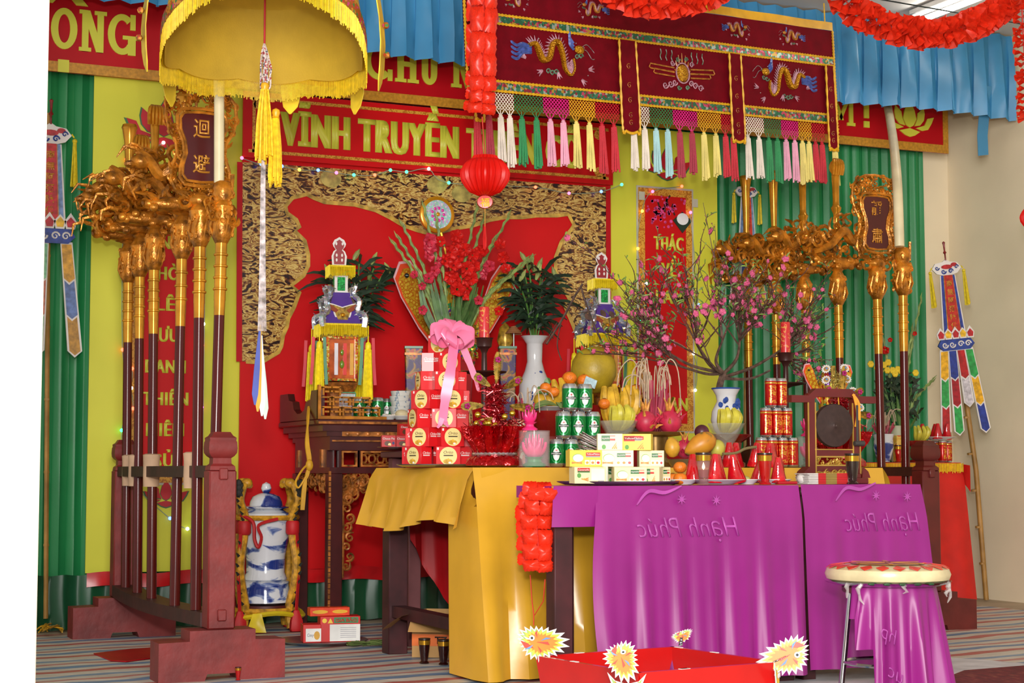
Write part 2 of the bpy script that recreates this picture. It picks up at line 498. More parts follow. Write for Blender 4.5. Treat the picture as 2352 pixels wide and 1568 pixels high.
# white cloth edge and dark red carpet at the lower right
def flat(name, pts, z, m, label, cat, th=.006):
    mb = MB(); n = len(pts)
    vs = [(p[0], p[1], z) for p in pts] + [(p[0], p[1], z + th) for p in pts]
    fs = [tuple(range(n))[::-1], tuple(range(n, 2 * n))] + [(i, (i + 1) % n, n + (i + 1) % n, n + i) for i in range(n)]
    mb.add(vs, fs)
    return tag(put(name, mb, m, fix=True), label, cat)
g2 = lambda px, py, z=0.02: P(px, py, z=z)
flat('floor_sheet', [g2(1700, 1568), g2(1790, 1530), g2(1960, 1515), g2(2130, 1500), g2(2240, 1505), g2(2352, 1515), g2(2352, 1538), g2(2230, 1548), g2(2200, 1566), g2(2100, 1600), g2(1700, 1620)], .0025, g_('grey_white_sheet', 'C7C6CB', rough=.6, var=.12, vs=6), 'pale grey sheet lying over the tarpaulin beside the stool', 'sheet', .003)
CARPET = tex_mat('dark_red_carpet', 'noise', [(.3, '4E0A10'), (.6, '6E1118'), (.8, '8A5A3C')], scale=18, stretch=(3, 1, 1), rough=.95, interp='LINEAR')
flat('carpet', [g2(2215, 1535), g2(2380, 1522), g2(2420, 1640), g2(2120, 1640), g2(2150, 1560)], .006, CARPET, 'dark red woven carpet at the lower right corner', 'carpet', .008)

# ------------------------------------------------------------------ curtains and hangings on the back wall
def pleat(name, x0, x1, y, z0, z1, per, amp, m, label, cat, tilt=0., zb=None, gather=1., nv=8, seed=1):
    rnd = random.Random(seed); mb = MB(); n = max(int((x1 - x0) / per), 1); nu = n * 8
    ph = [rnd.uniform(-.6, .6) for _ in range(n + 2)]; am = [rnd.uniform(.6, 1.25) for _ in range(n + 2)]
    def f(u, v):
        x = x0 + (x1 - x0) * u; k = u * n; i = int(k)
        a = am[i] * (1 - (k - i)) + am[i + 1] * (k - i)
        lo = z0 if zb is None else zb(x)
        z = lo + (z1 - lo) * v
        d = amp * a * (gather + (1 - gather) * (1 - v) ** .6)
        return (x + .25 * d * sin(4 * pi * k + ph[i]), y - d * (.5 + .5 * sin(2 * pi * k + .5 * sin(v * 3 + ph[i]))) , z + .004 * sin(2 * pi * k))
    mb.grid(f, nu, nv)
    o = put(name, mb, m); tag(o, label, cat); return o
pleat('curtain', .9, 2.35, 9.09, .02, 2.95, .08, .03, GREEN, 'long green satin curtain covering the left end of the back wall', 'curtain', seed=2)
pleat('curtain', 4.55, 6.98, 9.09, .02, 2.95, .075, .03, GREEN, 'long green satin curtain hanging behind the right weapon rack', 'curtain', seed=3)
pleat('skirt_curtain', .9, 6.1, 8.94, .01, .285, .14, .03, DKGREEN, 'short dark green satin skirt gathered along the foot of the back wall', 'curtain', seed=4)
m = MB()
m.grid(lambda u, v: (1.6 + 2.6 * u, 8.885 - .012 * sin(60 * u) * v, .225 + .07 * (1 - v) + .008 * sin(37 * u)), 60, 4)
tag(put('red_ruffle', m, g_('red_satin', 'C01218', rough=.3, var=.1)), 'red satin strip gathered above the dark green skirt', 'cloth')

def valance_b(x): return 3.0 + (.14 if x < 2.3 else max(0, .14 - (x - 2.3) * .4)) + .012 * sin(x * 3.1)
pleat('valance', .9, 7.2, 8.46, 3.0, 3.54, .135, .085, BLUE, 'pleated blue satin valance hung from the ceiling edge', 'valance', zb=valance_b, gather=.35, seed=9)
m = MB(); m.strip([(6.99, 8.44, 3.2), (7.0, 8.5, 2.9), (7.02, 8.52, 2.78)], .08, .003); tag(put('blue_cloth_end', m, BLUE), 'loose end of blue cloth below the valance by the wall corner', 'cloth')

def panel(name, px, y, th, m, label=None, cat=None, parent=None, ch=0):
    """flat board or vinyl with corners taken from the photograph, upright at depth y"""
    mb = MB(); mb.prism([(q.x, q.z) for q in (P(a, b, y=y) for a, b in px)], y - th, y)
    o = put(name, mb, m, parent)
    if label: tag(o, label, cat)
    return o
def rect(mb, x0, x1, z0, z1, y0, y1): mb.box(((x0 + x1) / 2, (y0 + y1) / 2, (z0 + z1) / 2), (x1 - x0, y1 - y0, z1 - z0))

# top banner
t = thing('slogan_banner', 'long red slogan banner with yellow slab letters along the top of the wall', 'banner', (0, 0, 0))
m = MB(); rect(m, .9, 7.07, 2.862, 3.5, 8.925, 8.94); put('sheet', m, RBAN2, t)
m = MB(); rect(m, .9, 7.07, 2.862, 2.915, 8.92, 8.925); rect(m, 7.03, 7.07, 2.915, 3.5, 8.92, 8.925); put('gold_border', m, OCHRE, t)
def slab(mb, ch, x, z, w, h, s, y0, y1):
    """slab-serif capitals drawn as solid shapes"""
    cnt = [0]
    def b(x0, x1, z0, z1):
        cnt[0] += 1; rect(mb, x + x0, x + x1, z + z0, z + z1, y0 - .0006 * cnt[0], y1 - .0001 * cnt[0])
    def arc(cx, cz, rx, rz, a0, a1, t_, n=22):
        o = [(x + cx + rx * cos(a0 + (a1 - a0) * k / n), z + cz + rz * sin(a0 + (a1 - a0) * k / n)) for k in range(n + 1)]
        i = [(x + cx + (rx - t_) * cos(a0 + (a1 - a0) * k / n), z + cz + (rz - t_ * .9) * sin(a0 + (a1 - a0) * k / n)) for k in range(n + 1)]
        for k in range(n): mb.prism([o[k], o[k + 1], i[k + 1], i[k]], y0, y1)
    e = s * .55
    if ch in 'OQ': arc(w / 2, h / 2, w / 2, h / 2, 0, 2 * pi, s, 30)
    if ch == 'N':
        b(s * .4, s * 1.3, 0, h); b(w - s * 1.3, w - s * .4, 0, h); b(0, s * 1.7, 0, e); b(0, s * 1.2, h - e, h); b(w - s * 1.7, w, h - e, h)
        mb.prism([(x + s * .4, z + h), (x + s * 1.5, z + h), (x + w - s * .4, z), (x + w - s * 1.4, z)], y0, y1)
    if ch == 'M':
        b(s * .4, s * 1.2, 0, h); b(w - s * 1.2, w - s * .4, 0, h); b(0, s * 1.6, 0, e); b(w - s * 1.6, w, 0, e); b(0, s, h - e, h); b(w - s, w, h - e, h)
        for q in (0, 1):
            xa, xb = (s * .4, w / 2) if q == 0 else (w - s * 1.3, w / 2 - s * .45)
            mb.prism([(x + xa, z + h), (x + xa + s * .9, z + h), (x + xb + s * .45, z + h * .15), (x + xb - s * .2, z + h * .15)], y0, y1)
    if ch == 'H':
        b(s * .4, s * 1.4, 0, h); b(w - s * 1.4, w - s * .4, 0, h); b(s, w - s, h * .42, h * .42 + s * .75)
        for q in (0, w - s * 1.8): b(q, q + s * 1.8, 0, e); b(q, q + s * 1.8, h - e, h)
    if ch == 'U':
        b(s * .4, s * 1.4, h * .3, h); b(w - s * 1.4, w - s * .4, h * .3, h); b(0, s * 1.8, h - e, h); b(w - s * 1.8, w, h - e, h)
        arc(w / 2, h * .3, w / 2 - s * .4, h * .3, pi, 2 * pi, s)
    if ch in 'CG':
        arc(w / 2, h / 2, w / 2, h / 2, R(48), R(318), s); b(w - s * .9, w - s * .15, h * .62, h)
        if ch == 'G': b(w - s * 1.2, w - s * .1, 0, h * .44); b(w * .52, w + s * .2, h * .38, h * .38 + e)
        else: b(w - s * .9, w - s * .15, 0, h * .3)
    if ch == '!': b(w / 2 - s / 2, w / 2 + s / 2, h * .28, h); b(w / 2 - s * .55, w / 2 + s * .55, 0, s * 1.1)
yl = 8.916
zb0 = P(150, 113, y=yl).z; hcap = P(150, 18, y=yl).z - zb0
for chs, pxs, seed in (('ONG', ((116, 177), (181, 244), (247, 313)), 1), ('CHUN', ((838, 904), (908, 962), (964, 1010), (1037, 1090)), 2), ('M!', ((1900, 1962), (1978, 1999)), 3)):
    for ch, (p0, p1) in zip(chs, pxs):
        xa = P(p0, 120, y=yl).x; xb = P(p1, 120, y=yl).x
        m = MB(); slab(m, ch, xa, zb0 - (.0 if seed == 1 else .0), xb - xa, hcap, hcap * .17, yl, 8.925)
        if ch == 'O':
            cx = (xa + xb) / 2; rect(m, cx - .028, cx + .028, zb0 - .12, zb0 - .055, yl, 8.925)
            m.prism([(cx - .12, zb0 + hcap + .02), (cx - .06, zb0 + hcap + .02), (cx, zb0 + hcap + .09), (cx, zb0 + hcap + .15)], yl, 8.925)
            m.prism([(cx + .12, zb0 + hcap + .02), (cx + .06, zb0 + hcap + .02), (cx, zb0 + hcap + .09), (cx, zb0 + hcap + .15)], yl, 8.925)
        put('slab_letter', m, LETTER, t)
def lotus(mb, cx, cz, s, y0, y1, shrink=1.):
    def pet(pts): mb.prism([(cx + a * s, cz + b * s) for a, b in pts], y0, y1)
    k = shrink
    pet([(0, .95 * k), (-.2, .6), (-.27, .3), (-.15, .08), (0, .0), (.15, .08), (.27, .3), (.2, .6)])
    for q in (-1, 1):
        pet([(q * .58, .72), (q * .34, .52), (q * .31, .3), (q * .2, .06), (q * .42, .1), (q * .58, .28), (q * .62, .5)])
        pet([(q * 1.0, .42), (q * .74, .36), (q * .62, .12), (q * .25, .0), (q * .5, -.08), (q * .75, -.02), (q * .9, .2)])
    pet([(-.42, -.12), (0, -.02), (.42, -.12), (.2, -.26), (0, -.32), (-.2, -.26)])
c = P(2090, 275, y=yl)
m = MB(); lotus(m, c.x, c.z - .05, .19, yl, 8.925); put('lotus_print', m, LETTER, t)

# middle banner with the wish
t = thing('wish_banner', 'red banner with bold yellow lettering hung above the red backdrop', 'banner')
x0, x1, z0, z1 = 2.39, 4.62, 2.489, 2.85
m = MB(); rect(m, x0, x1, z0, z1, 8.915, 8.93); put('sheet', m, RBAN, t)
m = MB()
for (a, b, c_, d) in ((x0 + .03, x1 - .03, z1 - .045, z1 - .028), (x0 + .03, x1 - .03, z0 + .028, z0 + .045), (x0 + .05, x0 + .067, z0 + .03, z1 - .03), (x1 - .067, x1 - .05, z0 + .03, z1 - .03)): rect(m, a, b, c_, d, 8.911, 8.915)
for sx in (x0 + .09, x1 - .09):
    for sz in (z0 + .07, z1 - .07): m.prism(ell(.035, .03, 10, (sx, sz)), 8.911, 8.915)
put('gold_border', m, GBORD, t)
a, b = P(648, 331, y=8.91), P(1330, 389, y=8.91)
text('lettering', 'VĨNH TRUYỀN THIÊN CỔ', LETTER, t, ((a.x + b.x) / 2, 8.914, a.z), W=b.x - a.x, H=.187, bold=.014, fat=.06, track=1.12)

# red backdrop with its printed gilt frame
t = thing('backdrop', 'large red vinyl backdrop printed with a gilt carved frame behind the altar', 'backdrop')
m = MB(); rect(m, 2.40, 4.625, .285, 2.52, 8.955, 8.97); put('sheet', m, RBAN, t)
inner = [(565, 830), (600, 832), (640, 808), (646, 795), (650, 770), (659, 750), (662, 731), (675, 706), (688, 671), (670, 655), (697, 633), (708, 610), (708, 585), (700, 553), (678, 531), (688, 521), (681, 505), (659, 489), (656, 473), (672, 454), (704, 446), (720, 454), (745, 464), (815, 470), (863, 483), (895, 499), (927, 518), (959, 529), (990, 537), (1048, 524), (1086, 518), (1125, 505), (1160, 499), (1200, 499), (1232, 495), (1280, 495), (1305, 492), (1318, 515), (1312, 527), (1289, 556), (1276, 591), (1276, 623), (1289, 655), (1308, 687), (1296, 700), (1315, 744), (1327, 776), (1338, 800), (1360, 812)]
outer = [(1390, 815), (1392, 430), (556, 372), (556, 830)]
panel('gilt_frame_print', inner + outer, 8.955, .003, CARVEP, parent=t)
m = MB(); m.strip([P(a, b, y=8.949) for a, b in inner], .022, .003); put('frame_rim', m, GILTP, t)
m = MB()
for px in ((1003, 425), (1060, 445), (760, 410)): 
    q = P(*px, y=8.949); m.prism(ell(.06, .05, 14, (q.x, q.z)), 8.946, 8.952)
put('print_medallion', m, g_('pale_gilt_print', 'B9A85A', rough=.4, var=.2, vs=25), t)
m = MB(); q0 = P(600, 415, y=8.948); 
m.strip([P(551, 372, y=8.948), P(549, 830, y=8.948)], .03, .003); m.strip([P(1397, 430, y=8.948), P(1398, 815, y=8.948)], .03, .003); put('print_edge', m, RBAN2, t)

# the two yellow-green couplet banners
PINKP = g_('pink_print', 'D9438A', rough=.5, var=.25, vs=40)
DKP = g_('dark_branch_print', '2A1414', rough=.5)
def couplet(label, rx, rz, redpx, rows, lots, blossom):
    t = thing('couplet_banner', label, 'banner')
    m = MB(); rect(m, rx[0], rx[1], rz[0], rz[1], 8.985, 8.995)
    put('sheet', m, YBAN, t)
    y = 8.984
    (xa, zt), (xb, zb) = [((q.x, q.z)) for q in (P(*redpx[0], y=y), P(*redpx[1], y=y))]
    m = MB(); rect(m, xa - .012, xb + .012, zb - .012, zt + .012, y - .003, y); put('silver_edge', m, g_('silver_foil_edge', 'BDBAAE', rough=.3, var=.1), t)
    m = MB(); rect(m, xa, xb, zb, zt, y - .006, y - .002); put('border', m, GBORD, t)
    m = MB(); bw = (xb - xa) * .12
    rect(m, xa + bw, xb - bw, zb + bw, zt - bw, y - .009, y - .005); put('red_field', m, RBAN, t)
    for k, (s_, px, py, wp) in enumerate(rows):
        q = P(px, py, y=y - .01); q2 = P(px + wp, py, y=y - .01)
        text('word', s_, LETTER, t, (q.x, y - .009, q.z), W=q2.x - q.x, H=P(px, py - 31, y=y).z - q.z, bold=.008, fat=.05, th=.003, track=1.1)
    for (px, py, wp) in lots:
        q = P(px, py, y=y); s_ = (P(px + wp, py, y=y).x - q.x)
        m = MB(); lotus(m, q.x, q.z, s_ * 1.07, y - .002, y); put('lotus_outline', m, g_('lotus_outline_green', '3F7048', rough=.4), t)
        m = MB(); lotus(m, q.x, q.z + .004, s_, y - .004, y - .001); put('lotus_print', m, g_('lotus_red', 'BE1224', rough=.4), t)
    rnd = random.Random(5); m = MB(); d = MB()
    for k in range(70):
        px = blossom[0] + rnd.gauss(0, 20); py = blossom[1] + rnd.gauss(0, 16) + abs(px - blossom[0]) * -.3
        q = P(px, py, y=y - .0095); r = rnd.uniform(.006, .012)
        if xa + bw < q.x < xb - bw and q.z < zt - bw: m.prism(ell(r, r, 6, (q.x, q.z), rnd.random()), y - .011, y - .008)
    for k in range(7):
        q = P(blossom[0] + rnd.uniform(-5, 30), blossom[1] + rnd.uniform(-28, 16), y=y - .01)
        d.strip([(q.x, y - .0095, q.z), (q.x + rnd.uniform(-.04, .04), y - .0095, q.z + .05)], .01, .002)
    put('blossom_print', m, PINKP, t); put('branch_print', d, DKP, t)
    return t, y
couplet('yellow-green vinyl banner with a red couplet strip behind the left weapon rack', (1.61, 2.405), (.29, 2.88), ((297, 455), (460, 1108)), [('SINH', 378, 571, 78), ('PHÒ', 378, 642, 66), ('LÊ', 380, 713, 42), ('LƯU', 379, 784, 60), ('DANH', 380, 856, 90), ('THIÊN', 380, 930, 102), ('NIÊN', 379, 1001, 84), ('SỬ', 378, 1072, 46)], [(376, 315, 85), (381, 1150, 50)], (345, 490))
t, y = couplet('yellow-green vinyl banner with a red couplet strip behind the blossom tree', (4.6, 5.37), (.29, 2.86), ((1465, 430), (1592, 990)), [('THÁC', 1536, 574, 66), ('VỀ', 1537, 634, 34), ('LAM', 1539, 697, 62), ('VẠN', 1548, 943, 62)], [(1532, 395, 54)], (1522, 488))
q = P(1567, 507, y=y - .01)
m = MB(); m.prism([(q.x, q.z - .075), (q.x + .065, q.z), (q.x, q.z + .055), (q.x - .065, q.z)], y - .014, y - .009); put('rice_cake_print', m, mat('dark_leaf_print', '14301F'), t)
m = MB(); m.prism(ell(.04, .036, 18, (q.x, q.z + .01)), y - .017, y - .013); put('white_disc_print', m, mat('white_print', 'E6E6E6'), t)
for px in ((1472, 450), (1594, 467)):
    q = P(*px, y=y); m = MB(); rect(m, q.x - .02, q.x + .02, q.z - .025, q.z + .025, y - .013, y - .011); put('tape_patch', m, mat('clear_tape', 'C9C6B4', rough=.25), t)

# fairy lights
BULB = {'b': '5B78FF', 'g': '3DFF9A', 'r': 'FF5A3C', 'p': 'FF5AA8', 'w': 'F4FFF0', 'y': 'FFC23C', 'm': 'F25AFF'}
def lights(label, pts, yy):
    t = thing('light_string', label, 'fairy lights')
    w_ = [P(a, b, y=yy) for a, b, c in pts]
    m = MB(); m.tube(spline(w_, 4), .0022, 4); put('wire', m, mat('clear_green_wire', '9FB09A', rough=.4), t)
    for (a, b, c), q in zip(pts, w_):
        m = MB(); m.sph((q.x, q.y - .006, q.z), .0095, 8, 6); put('bulb', m, mat('bulb_' + c, BULB[c], emit=5, var=0), t)
lights('string of tiny coloured fairy lights under the wish banner', [(555, 363, 'p'), (599, 377, 'b'), (647, 382, 'b'), (687, 390, 'y'), (730, 391, 'b'), (772, 397, 'p'), (812, 402, 'g'), (860, 402, 'r'), (896, 391, 'g'), (933, 395, 'g'), (984, 388, 'w'), (1030, 420, 'g'), (1229, 430, 'r'), (1306, 444, 'p'), (1380, 440, 'b'), (1427, 424, 'g')], 8.905)
lights('string of tiny coloured fairy lights around the right couplet strip', [(1565, 428, 'r'), (1498, 440, 'p'), (1474, 485, 'y'), (1464, 571, 'y'), (1483, 651, 'w'), (1471, 737, 'g'), (1592, 812, 'w'), (1596, 896, 'w'), (1604, 700, 'b'), (1585, 488, 'p')], 8.966)
lights('string of tiny coloured fairy lights winding over the left couplet strip', [(375, 328, 'w'), (342, 345, 'g'), (290, 366, 'r'), (281, 803, 'r'), (303, 846, 'r'), (301, 891, 'w'), (305, 938, 'r'), (279, 988, 'g'), (300, 1100, 'y'), (390, 1190, 'b'), (430, 1214, 'w'), (455, 1211, 'g'), (452, 1170, 'w'), (458, 1134, 'r'), (455, 1028, 'r'), (463, 935, 'm'), (464, 793, 'r'), (467, 744, 'w')], 8.966)
# ------------------------------------------------------------------ embroidered altar frontal hung across the room
GOLDSEQ = tex_mat('gold_sequins', 'voronoi', [(0, 'F2C227'), (.5, 'C98A12'), (1, '8E5A0A')], scale=160, rough=.25, metal=.55, bump=.6, interp='LINEAR')
SEQBAND = tex_mat('green_red_sequins', 'cells', [(0, '2F6B4E'), (.35, '8E2B3A'), (.5, '9DB0A8'), (.62, '3C7F63'), (.78, 'C2456A'), (.9, 'B8923A')], scale=75, rough=.3, metal=.4)
PINKTH = g_('pale_pink_thread', 'B98A9A', rough=.5, var=.2, vs=60)
BLUETH = g_('blue_thread', '4A5FA6', rough=.4, var=.2, vs=60)
GREENTH = g_('green_thread', '5E8068', rough=.4, var=.2, vs=60)
ORTH = g_('orange_thread', 'B5762E', rough=.4, var=.25, vs=60)
SILV = g_('silver_sequin', 'C9C6CC', rough=.2, metal=.8, var=.2, vs=80)
def frontal():
    L0 = P(1145, 212, y=7.75); R0 = P(1922, 287, y=8.3)
    u = (R0 - L0); u.z *= 1; wd = u.length; ang = math.atan2(u.y, u.x); pit = math.atan2(u.z, math.hypot(u.x, u.y))
    t = thing('altar_frontal', 'maroon embroidered altar frontal with dragons and coloured tassels hung high across', 'hanging', L0, rot=(0, -pit, ang))
    k = 8.35 / 3950.  # metres per photograph pixel along the left edge
    X0, X1 = -.19, wd
    zt = 1.03 * .5
    H = dict(b0=0, b1=29 * k, p1=161 * k, m1=188 * k, t1=262 * k, y1=285 * k)
    m = MB(); rect(m, X0, X1, H['b0'] + .002, H['t1'], 0, .012); put('velvet', m, MAROON, t)
    m = MB(); m.grid(lambda a, b: (X0 + (X1 - X0) * a, -.004 - .004 * sin(a * 40), H['t1'] + (H['y1'] - H['t1']) * b), 60, 2)
    put('yellow_heading', m, g_('yellow_satin', 'D9A412', rough=.35, var=.1), t)
    for q in (X0 + .05, X1 - .05):
        m = MB(); m.tube([(q, .006, H['y1'] - .02), (q, .006, 3.54 - L0.z - q * sin(pit))], .004, 5); put('hanging_cord', m, YBEAD, t)
    for (a, b) in ((H['b0'], H['b1']), (H['p1'], H['m1'])):
        m = MB(); rect(m, X0, X1, a + .012, b - .012, -.005, 0); put('sequin_band', m, SEQBAND, t)
        for z in (a + .006, b - .006):
            m = MB(); n = int((X1 - X0) / .011)
            m.tube([(X0 + (X1 - X0) * i / n, -.004, z) for i in range(n + 1)], [.0085 if i % 2 else .0045 for i in range(n + 1)], 5)
            put('bead_border', m, YBEAD, t)
    for x in (X0, X1):
        m = MB(); n = 60; m.tube([(x, -.004, (H['t1'] - .0) * i / n) for i in range(n + 1)], [.0085 if i % 2 else .0045 for i in range(n + 1)], 5); put('bead_border', m, YBEAD, t)
    # hanging tongues
    sx = lambda px: (px - 1145) / (1922 - 1145.) * wd * (1.0 + .13 * (1922 - px) / 777. * (px - 1145) / 777.) if px >= 1145 else (px - 1145) * k
    for (p0, p1) in ((1068, 1092), (1387, 1424), (1632, 1662), (1888, 1914)):
        a, b = sx(p0), sx(p1); top = H['p1']; bot = -.155
        pts = [(a + .004, top), (a, bot + .04), (a + (b - a) * .2, bot + .01), ((a + b) / 2, bot), (b - (b - a) * .2, bot + .01), (b, bot + .04), (b - .004, top)]
        m = MB(); m.prism(pts, -.022, -.014); tg = put('tongue', m, MAROON, t)
        q = spline([(x, -.022, z) for x, z in pts], 14); m = MB(); m.tube(q, [.0085 if i % 2 else .0045 for i in range(len(q))], 5); put('bead_border', m, YBEAD, tg)
        m = MB(); c = (a + b) / 2
        for z in (-.1, -.06, .02, .1, .2): scroll(m, (c, z), .016, 1.2, 1, 1, .002, y=-.023, seg=4)
        put('embroidery', m, ORTH, tg)
    # net and tassels
    NW = {'w': 'E4DACB', 'g': '2E7A45', 'm': 'DB1C86', 'y': 'E0A51C', 'r': 'C4142A', 'b': 'A6D3D8', 'p': 'E7A3BC', 'd': 'A5233A', 'ly': 'E8D878', 'lg': '1E8A4C'}
    groups = [(1068, 1092, 'r', 'r'), (1095, 1135, 'm', 'd'), (1136, 1175, 'w', 'w'), (1175, 1233, 'g', 'lg'), (1233, 1285, 'm', 'p'), (1285, 1338, 'y', 'ly'), (1338, 1388, 'r', 'r'), (1405, 1452, 'w', 'w'), (1452, 1503, 'g', 'b'), (1503, 1558, 'm', 'd'), (1558, 1613, 'y', 'ly'), (1613, 1650, 'r', 'r'), (1663, 1718, 'w', 'w'), (1718, 1763, 'g', 'lg'), (1763, 1810, 'm', 'p'), (1810, 1847, 'y', 'ly'), (1847, 1885, 'r', 'r'), (1898, 1930, 'y', 'ly')]
    rnd = random.Random(3)
    for (p0, p1, cn, ct) in groups:
        a, b = sx(p0), sx(p1); n = max(3, int((b - a) / .019)); st = (b - a) / n; h = .085
        m = MB()
        for i in range(-4, n + 1):
            for s_ in (-1, 1):
                q0 = a + (i + (0 if s_ > 0 else 4)) * st; z0 = -.002
                x_, z_ = q0, z0; x2, z2 = q0 + s_ * 4 * st, -h
                # clip to the group's width
                def cl(xa, za, xb, zb):
                    if xa == xb: return None
                    t0, t1 = 0., 1.
                    for lim, sg in ((a, 1), (b, -1)):
                        da, db = sg * (xa - lim), sg * (xb - lim)
                        if da < 0 and db < 0: return None
                        if da < 0: t0 = max(t0, da / (da - db))
                        if db < 0: t1 = min(t1, da / (da - db))
                    if t1 - t0 < .05: return None
                    return [(xa + (xb - xa) * tt, .004, za + (zb - za) * tt) for tt in (t0, t1)]
                sgm = cl(x_, z_, x2, z2)
                if sgm: m.tube(sgm, .0024, 4)
        nt_ = 1 if b - a < .1 else 2
        for j in range(nt_):
            cx = a + (b - a) * (j + .5) / nt_
            for s_ in (-1, 0, 1): m.tube([(cx + s_ * st * 1.3, .004, -h), (cx, .004, -h - .032)], .003, 4)
        put('net', m, g_('net_' + cn, NW[cn], rough=.6), t)
        for j in range(nt_):
            cx = a + (b - a) * (j + .5) / nt_; m = MB(); l = rnd.uniform(.215, .25)
            m.sph((cx, .004, -h - .034), .011, 8, 6)
            for q in range(9):
                an = 2 * pi * q / 9; rr = .0135 if q else 0
                pts = [(cx + rr * .6 * cos(an), .004 + rr * sin(an), -h - .04), (cx + rr * 1.2 * cos(an), .004 + rr * sin(an), -h - .04 - l * .5), (cx + (rr * 1.5 + .003) * cos(an) + rnd.uniform(-.003, .003), .004 + rr * sin(an), -h - .04 - l * rnd.uniform(.93, 1.03))]
                m.tube(pts, .006, 4)
            put('tassel', m, g_('tassel_' + ct, NW[ct], rough=.6, bump=.3, bs=200), t)
    # embroidery: a dragon each side, a flaming sun between, smaller birds and dragons above
    def dragon(cx, cz, s, flip, small=False):
        f = -1 if flip else 1
        def X(pts): return [(cx + f * p[0] * s, -.006 - (p[2] if len(p) > 2 else 0), cz + p[1] * s) for p in pts]
        body = spline(X([(-.55, .18, 0), (-.42, .22, 0), (-.35, .1, 0), (-.28, -.02, 0), (-.16, .02, 0), (-.08, .24, 0), (.04, .28, 0), (.12, .1, 0), (.16, -.12, 0), (.28, -.22, 0), (.36, -.1, 0), (.34, .05, 0)]), 5)
        n = len(body); m = MB(); m.tube(body, [(.03 + .055 * sin(pi * min(1, .15 + i / n))) * s for i in range(n)], 7, flat=.6, up=(0, -1, 0))
        m.sph((cx + f * .46 * s, -.012, cz + .2 * s), (.1 * s, .02 * s + .006, .07 * s), 8, 6)
        put('dragon_body', m, GOLDSEQ if not small else ORTH, t)
        m = MB()
        for i in range(2, n - 1):
            p = body[i]; d = (body[i + 1] - body[i - 1]).normalized(); nn = Vector((-d.z, 0, d.x)) * f
            m.tube([p + nn * .03 * s, p + nn * .12 * s + d * -.05 * s], [.02 * s, .003 * s], 4)
        for (x, z, a) in ((-.62, -.02, 2.6), (-.3, -.2, 3.6), (.02, -.2, 5.), (.5, -.28, 5.6), (.66, -.1, .2)):
            for q in (-.5, 0, .5): m.tube(X([(x, z), (x + .11 * cos(a + q), z + .11 * sin(a + q))]), [.024 * s, .004 * s], 4)
        put('dragon_mane', m, PINKTH, t)
        m = MB()
        for k2 in range(4): m.tube(spline(X([(-.5, .16 - .03 * k2), (-.66, .2 - .05 * k2), (-.78, .16 - .07 * k2), (-.9, .22 - .08 * k2)]), 4), [.024 * s] * 12 + [.004 * s], 4)
        for k2 in range(3): m.tube(spline(X([(.36, .2 + .05 * k2), (.28, .28 + .06 * k2), (.3, .4 + .04 * k2)]), 4), [.024 * s] * 8 + [.004 * s], 4)
        put('dragon_flames', m, BLUETH, t)
        m = MB()
        for (x, z) in ((-.18, -.2), (-.1, -.22), (-.02, -.2), (.42, .08), (.5, .1)): scroll(m, (cx + f * x * s, cz + z * s), .05 * s, 1.1, 0, f, .014 * s, y=-.006, seg=4)
        put('dragon_clouds', m, GREENTH, t)
        m = MB()
        for (x, z) in ((.56, .24), (.4, .3), (-.7, .2), (.1, .35), (-.35, .3), (.62, -.2)): m.sph((cx + f * x * s, -.009, cz + z * s), .011 * s, 6, 4)
        for k2 in range(2): m.tube(spline(X([(.5, .22), (.62, .3 - .1 * k2), (.72, .24 - .16 * k2), (.78, .18 - .1 * k2)]), 4), .007 * s, 4)
        put('dragon_whiskers', m, SILV, t)
    zm = (H['b1'] + H['p1']) / 2
    dragon(sx(1262), zm - .005, .325, False); dragon(sx(1772), zm + .0, .31, True)
    cx = sx(1527)
    m = MB(); m.sph((cx, -.006, zm), (.042, .012, .048), 16, 10); put('sun_disc', m, GOLDSEQ, t)
    m = MB(); m.tube([(cx + .048 * cos(a), -.008, zm + .055 * sin(a)) for a in [2 * pi * i / 24 for i in range(24)]], .004, 5, closed=True)
    for s_ in (-1, 1):
        for (x, z, r) in ((.06, -.055, .018), (.09, -.065, .02), (.13, -.075, .02), (.07, .05, .016)): scroll(m, (cx + s_ * x, zm + z), r, 1.3, 0, s_, .0045, y=-.006, seg=4)
    put('sun_clouds', m, PINKTH, t)
    m = MB()
    for s_ in (-1, 1):
        for (z, w1) in ((.025, .23), (-.0, .2)):
            m.tube([(cx + s_ * .06, -.006, zm + z), (cx + s_ * w1, -.006, zm + z + .01), (cx + s_ * (w1 + .01), -.006, zm + z - .01), (cx + s_ * w1, -.006, zm + z - .015), (cx + s_ * .06, -.006, zm + z - .022)], .004, 4)
    for i in range(7): a = pi * (i + .5) / 7; m.tube([(cx + .05 * cos(a), -.006, zm + .06 * sin(a)), (cx + .06 * cos(a), -.006, zm + .12 * sin(a) - .01)], [.006, .002], 4)
    put('sun_wings', m, ORTH, t)
    m = MB()
    for s_ in (-1, 1):
        for x in (.07, .11, .15): m.tube(spline([(cx + s_ * x, -.006, zm + .06), (cx + s_ * (x + .008), -.006, zm + .08), (cx + s_ * x, -.006, zm + .1), (cx + s_ * (x + .004), -.006, zm + .12)], 3), .003, 4)
        scroll(m, (cx + s_ * .03, zm + .075), .014, 1.2, 0, s_, .005, y=-.006, seg=4); scroll(m, (cx + s_ * .03, zm - .08), .014, 1.2, 0, s_, .005, y=-.006, seg=4)
    put('sun_flames', m, GREENTH, t)
    zs = (H['m1'] + H['t1']) / 2
    for px, fl in ((1180, False), (1340, True), (1660, False), (1800, True)): dragon(sx(px), zs, .13, fl, True)
frontal()

